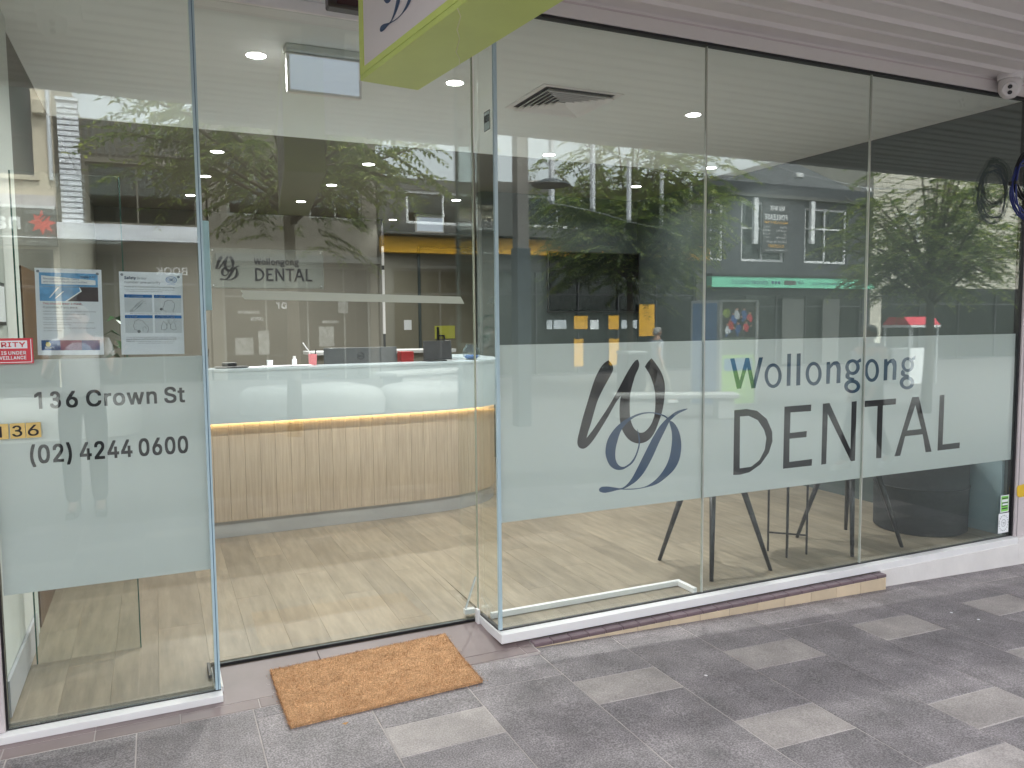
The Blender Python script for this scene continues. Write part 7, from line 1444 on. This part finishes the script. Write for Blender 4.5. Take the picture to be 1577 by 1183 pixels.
tree('street tree beyond the bank at the far left of the mall', -6.5, -8.0, 4.4, 2.0, 1.7, 40, 3, .8, .10)

# ================================================================== PEOPLE
SKIN = mat('skin', (0.46, 0.27, 0.20), 0.55, var=0.05); HAIRG = mat('grey_hair', (0.36, 0.34, 0.33), 0.8, var=0.2, scale=30); HAIRB = mat('brown_hair', (0.10, 0.06, 0.04), 0.7, var=0.2, scale=30)
TEE = mat('white_cotton', (0.74, 0.74, 0.78), 0.9, var=0.04, bump=0.2, bscale=25); TROU = mat('dark_trousers', (0.045, 0.050, 0.060), 0.9, var=0.1)
PAT = mat('patterned_shirt', (0.30, 0.31, 0.36), 0.85, var=0.75, scale=9); GREYT = mat('beige_trousers', (0.32, 0.29, 0.25), 0.85, var=0.06); HOOD = mat('grey_hoodie', (0.30, 0.31, 0.33), 0.9, var=0.06); SHOE = mat('shoe', (0.72, 0.71, 0.70), 0.5, var=0.05); SHOED = mat('dark_shoe', (0.04, 0.035, 0.03), 0.5)
def skin_body(name, verts, edges, radii, m, parent, root=0, sub=2):
    me = bpy.data.meshes.new(name); me.from_pydata([tuple(v) for v in verts], edges, []); me.materials.append(m)
    o = bpy.data.objects.new(name, me); COL.objects.link(o); o.parent = parent
    sk = o.modifiers.new('skin', 'SKIN'); sk.use_smooth_shade = True
    lay = me.skin_vertices[0].data
    for i, r in enumerate(radii):
        lay[i].radius = r if isinstance(r, tuple) else (r, r)
    lay[root].use_root = True
    ss = o.modifiers.new('smooth', 'SUBSURF'); ss.levels = sub; ss.render_levels = sub
    return o
def person(label, x, y, z, rz, H, legL, legR, armL, armR, top, bottom, hair, shoe, sleeve=0.55, hood=False):
    """Faces +x locally before rz... local: x forward, y to the person's left, z up. Joints are given as offsets."""
    t = thing('person', label, 'person', (x, y, z), rz); k = H / 1.75
    V, E, R = [], [], []
    def add(p, r, par=None):
        V.append(Vector(p) * k); R.append((r[0]*k, r[1]*k) if isinstance(r, tuple) else r * k); i = len(V) - 1
        if par is not None: E.append((par, i))
        return i
    pel = add((0, 0, 0.95), (0.125, 0.105)); ab = add((0.005, 0, 1.10), (0.125, 0.10), pel); ch = add((0.01, 0, 1.28), (0.145, 0.115), ab); up_ = add((0.0, 0, 1.42), (0.11, 0.085), ch)
    nk = add((0.01, 0, 1.51), 0.055, up_); jaw = add((0.035, 0, 1.575), (0.062, 0.068), nk); hd = add((0.025, 0, 1.65), (0.078, 0.092), jaw); cr = add((0.005, 0, 1.72), (0.062, 0.07), hd)
    add((0.115, 0, 1.625), 0.014, hd)                                   # nose
    for s in (1, -1): add((0.01, 0.088 * s, 1.63), 0.014, hd)           # ears
    legs = []; 
    for s, (kn, an, toe) in ((1, legL), (-1, legR)):
        h = add((0, 0.095 * s, 0.90), 0.088, pel); kk = add((kn[0], 0.10 * s, kn[1]), 0.060, h); cf = add(((kn[0]*.6 + an[0]*.4), 0.10*s, kn[1]*.6 + an[1]*.4), 0.058, kk); aa = add((an[0], 0.10 * s, an[1]), 0.038, cf)
        fx_ = add((an[0] + toe[0], 0.11 * s, max(0.035, an[1] + toe[1])), (0.045, 0.032), aa); legs.append((h, kk, cf, aa, fx_))
    arms = []
    for s, (el, wr, hn_) in ((1, armL), (-1, armR)):
        sh_ = add((0, 0.185 * s, 1.41), 0.058, up_); e = add((el[0], el[1] * s, el[2]), 0.042, sh_); w = add((wr[0], wr[1] * s, wr[2]), 0.029, e)
        d = (Vector(hn_)).normalized(); d = Vector((d.x, d.y * s, d.z)); wv = V[w] / k
        sd = d.cross(Vector((0, 0, 1)) if abs(d.z) < .8 else Vector((1, 0, 0))).normalized(); pm = add(wv + d * .06, (0.036, 0.020), w)
        for q in range(4):
            f1 = add(wv + d * .095 + sd * (0.026 - .0175 * q), 0.0092, pm); L = (.030, .036, .033, .025)[q]; nv = sd.cross(d)
            f2 = add(wv + d * (.095 + L) + sd * (0.030 - .020 * q) + nv * .006, 0.0085, f1); add(wv + d * (.095 + L * 1.75) + sd * (0.030 - .020 * q) + nv * .020, 0.0072, f2)
        t1 = add(wv + d * .045 + sd * .040, 0.0105, w); add(wv + d * .085 + sd * .058, 0.009, t1)
        arms.append((sh_, e, w))
    skin_body('body', V, E, R, SKIN, t)
    def garment(nm, idx, edges, radii, m):
        mp = {v: i for i, v in enumerate(idx)}
        skin_body(nm, [V[i] for i in idx], [(mp[a], mp[b]) for a, b in edges], [tuple(q*k for q in r) for r in radii], m, t)
    # shirt over torso and upper arms, trousers over hips and legs
    N0 = len(V); extra = []
    for (sh_, e, w) in arms: V.append(V[sh_].lerp(V[e], sleeve) if sleeve <= 1 else V[e].lerp(V[w], sleeve - 1)); extra.append(len(V) - 1)
    idx = [pel, ab, ch, up_]; ed = [(pel, ab), (ab, ch), (ch, up_)]; rad = [(0.155, 0.135), (0.155, 0.125), (0.165, 0.135), (0.125, 0.10)]
    for n_, (sh_, e, w) in enumerate(arms):
        if sleeve <= 1: idx += [sh_, extra[n_]]; ed += [(up_, sh_), (sh_, extra[n_])]; rad += [(0.072, 0.072), (0.062, 0.062)]
        else: idx += [sh_, e, extra[n_]]; ed += [(up_, sh_), (sh_, e), (e, extra[n_])]; rad += [(0.074, 0.074), (0.058, 0.058), (0.044, 0.044)]
    garment('shirt', idx, ed, rad, top)
    idx = [ab, pel]; ed = [(pel, ab)]; rad = [(0.128, 0.108), (0.145, 0.125)]
    for (h, kk, cf, aa, f_) in legs: idx += [h, kk, cf, aa]; ed += [(pel, h), (h, kk), (kk, cf), (cf, aa)]; rad += [(0.105, 0.105), (0.078, 0.078), (0.074, 0.074), (0.062, 0.062)]
    garment('trousers', idx, ed, rad, bottom)
    for (h, kk, cf, aa, f_) in legs:
        a_ = V[aa]; f = V[f_]; b = MB(); d = (f - a_); d.z = 0
        d = d.normalized() if d.length > 1e-4 else Vector((1, 0, 0)); s2 = Vector((-d.y, d.x, 0)); base = a_.copy(); zz = a_.z - 0.075*k; tz = f.z - 0.04*k
        prof = [(-0.07, .036, .09), (-0.02, .042, .10), (0.07, .047, .07), (0.15, .045, .055), (0.20, .025, .04)]
        vs = []; fs = []
        for (l, w, h_) in prof:
            zb = zz + (tz - zz) * min(1, max(0, l / .15))
            for (su, sz) in ((-1, 0), (1, 0), (.8, 1), (-.8, 1)): vs.append(tuple(base + d * l * k + s2 * w * su * k + Vector((0, 0, zb - base.z + h_ * sz * k))))
        for i in range(len(prof) - 1):
            for q in range(4): fs.append((i*4+q, (i+1)*4+q, (i+1)*4+(q+1) % 4, i*4+(q+1) % 4))
        fs += [(3, 2, 1, 0), tuple((len(prof)-1)*4+q for q in range(4))]
        b.add(vs, fs); b.build('shoe', shoe, t, loc=(0, 0, 0), bevel=0.012*k)
    hc = MB(); n = 16; hv = V[hd]; rings = [(0.088, 0.0), (0.094, 0.035), (0.082, 0.075), (0.050, 0.105), (0.004, 0.115)]
    vs = []; fs = []
    for r, z_ in rings:
        for q in range(n):
            a = 2*pi*q/n; lift = max(0, cos(a)) * 0.05 * (1 - z_/0.115)
            vs.append((hv.x + (r*1.08*cos(a) - 0.014)*k, hv.y + r*.98*sin(a)*k, hv.z + (z_ + lift - 0.02 - (0.06 * max(0, -cos(a)) * (1 - z_/.115)))*k))
    for i in range(len(rings)-1):
        for q in range(n): fs.append((i*n+q, i*n+(q+1) % n, (i+1)*n+(q+1) % n, (i+1)*n+q))
    hc.add(vs, fs); hc.build('hair', hair, t, smooth=True, loc=(0, 0, 0))
    for s in (1, -1):
        MB().lathe([(0.001, -.006), (.008*k, -.003), (.008*k, .003), (.001, .006)], (hv.x + 0.093*k, hv.y + 0.032*s*k, hv.z - 0.005*k), 8).build('eye', BLKC, t, loc=(0, 0, 0))
    MB().box(hv.x + .088*k, hv.y - .022*k, hv.z - .066*k, hv.x + .098*k, hv.y + .022*k, hv.z - .058*k).build('mouth', mat('lips', (0.35, 0.12, 0.11), 0.5), t, loc=(0, 0, 0))
    if hood: MB().lathe([(0.09, 0), (0.13, 0.03), (0.12, 0.09), (0.075, 0.10)], (-0.05*k, 0, 1.42*k), 16).build('hood', top, t, smooth=True, loc=(0, 0, 0))
    return t
stand = ((0.01, 0.50), (-0.02, 0.09), (0.15, -0.055))
pg_ = person('person in white t-shirt and dark trousers photographing the shop, mirrored in the left pane', -0.57, -3.93, -0.002, radians(90), 1.74, stand, ((0.03, 0.50), (0.0, 0.09), (0.15, -0.055)),
       ((0.10, 0.24, 1.16), (0.33, 0.16, 1.30), (0.6, -0.3, 0.6)), ((0.10, 0.27, 1.17), (0.32, 0.30, 1.36), (0.8, 0.1, 0.5)), TEE, TROU, HAIRB, SHOED)
person('older person with grey hair in patterned shirt walking past the yellow posters', 9.86, -10.7, gz(9.86) - .004, 0.0, 1.68, ((0.22, 0.52), (0.30, 0.10), (0.15, -0.03)), ((-0.02, 0.52), (-0.30, 0.16), (0.13, -0.09)),
       ((-0.12, 0.24, 1.16), (-0.02, 0.25, 0.93), (0.1, 0, -1)), ((0.10, 0.24, 1.14), (0.30, 0.22, 1.0), (0.5, 0, -0.8)), PAT, GREYT, HAIRG, SHOE)
person('person in a grey hooded jumper walking by under the end tree', 7.55, -3.15, gz(7.55) - .004, radians(170), 1.70, ((0.22, 0.52), (0.32, 0.10), (0.15, -0.03)), ((-0.02, 0.52), (-0.30, 0.16), (0.13, -0.09)),
       ((-0.12, 0.24, 1.16), (-0.02, 0.25, 0.93), (0.1, 0, -1)), ((0.10, 0.24, 1.14), (0.30, 0.22, 1.0), (0.5, 0, -0.8)), HOOD, TROU, HAIRG, SHOE, sleeve=1.9, hood=True)
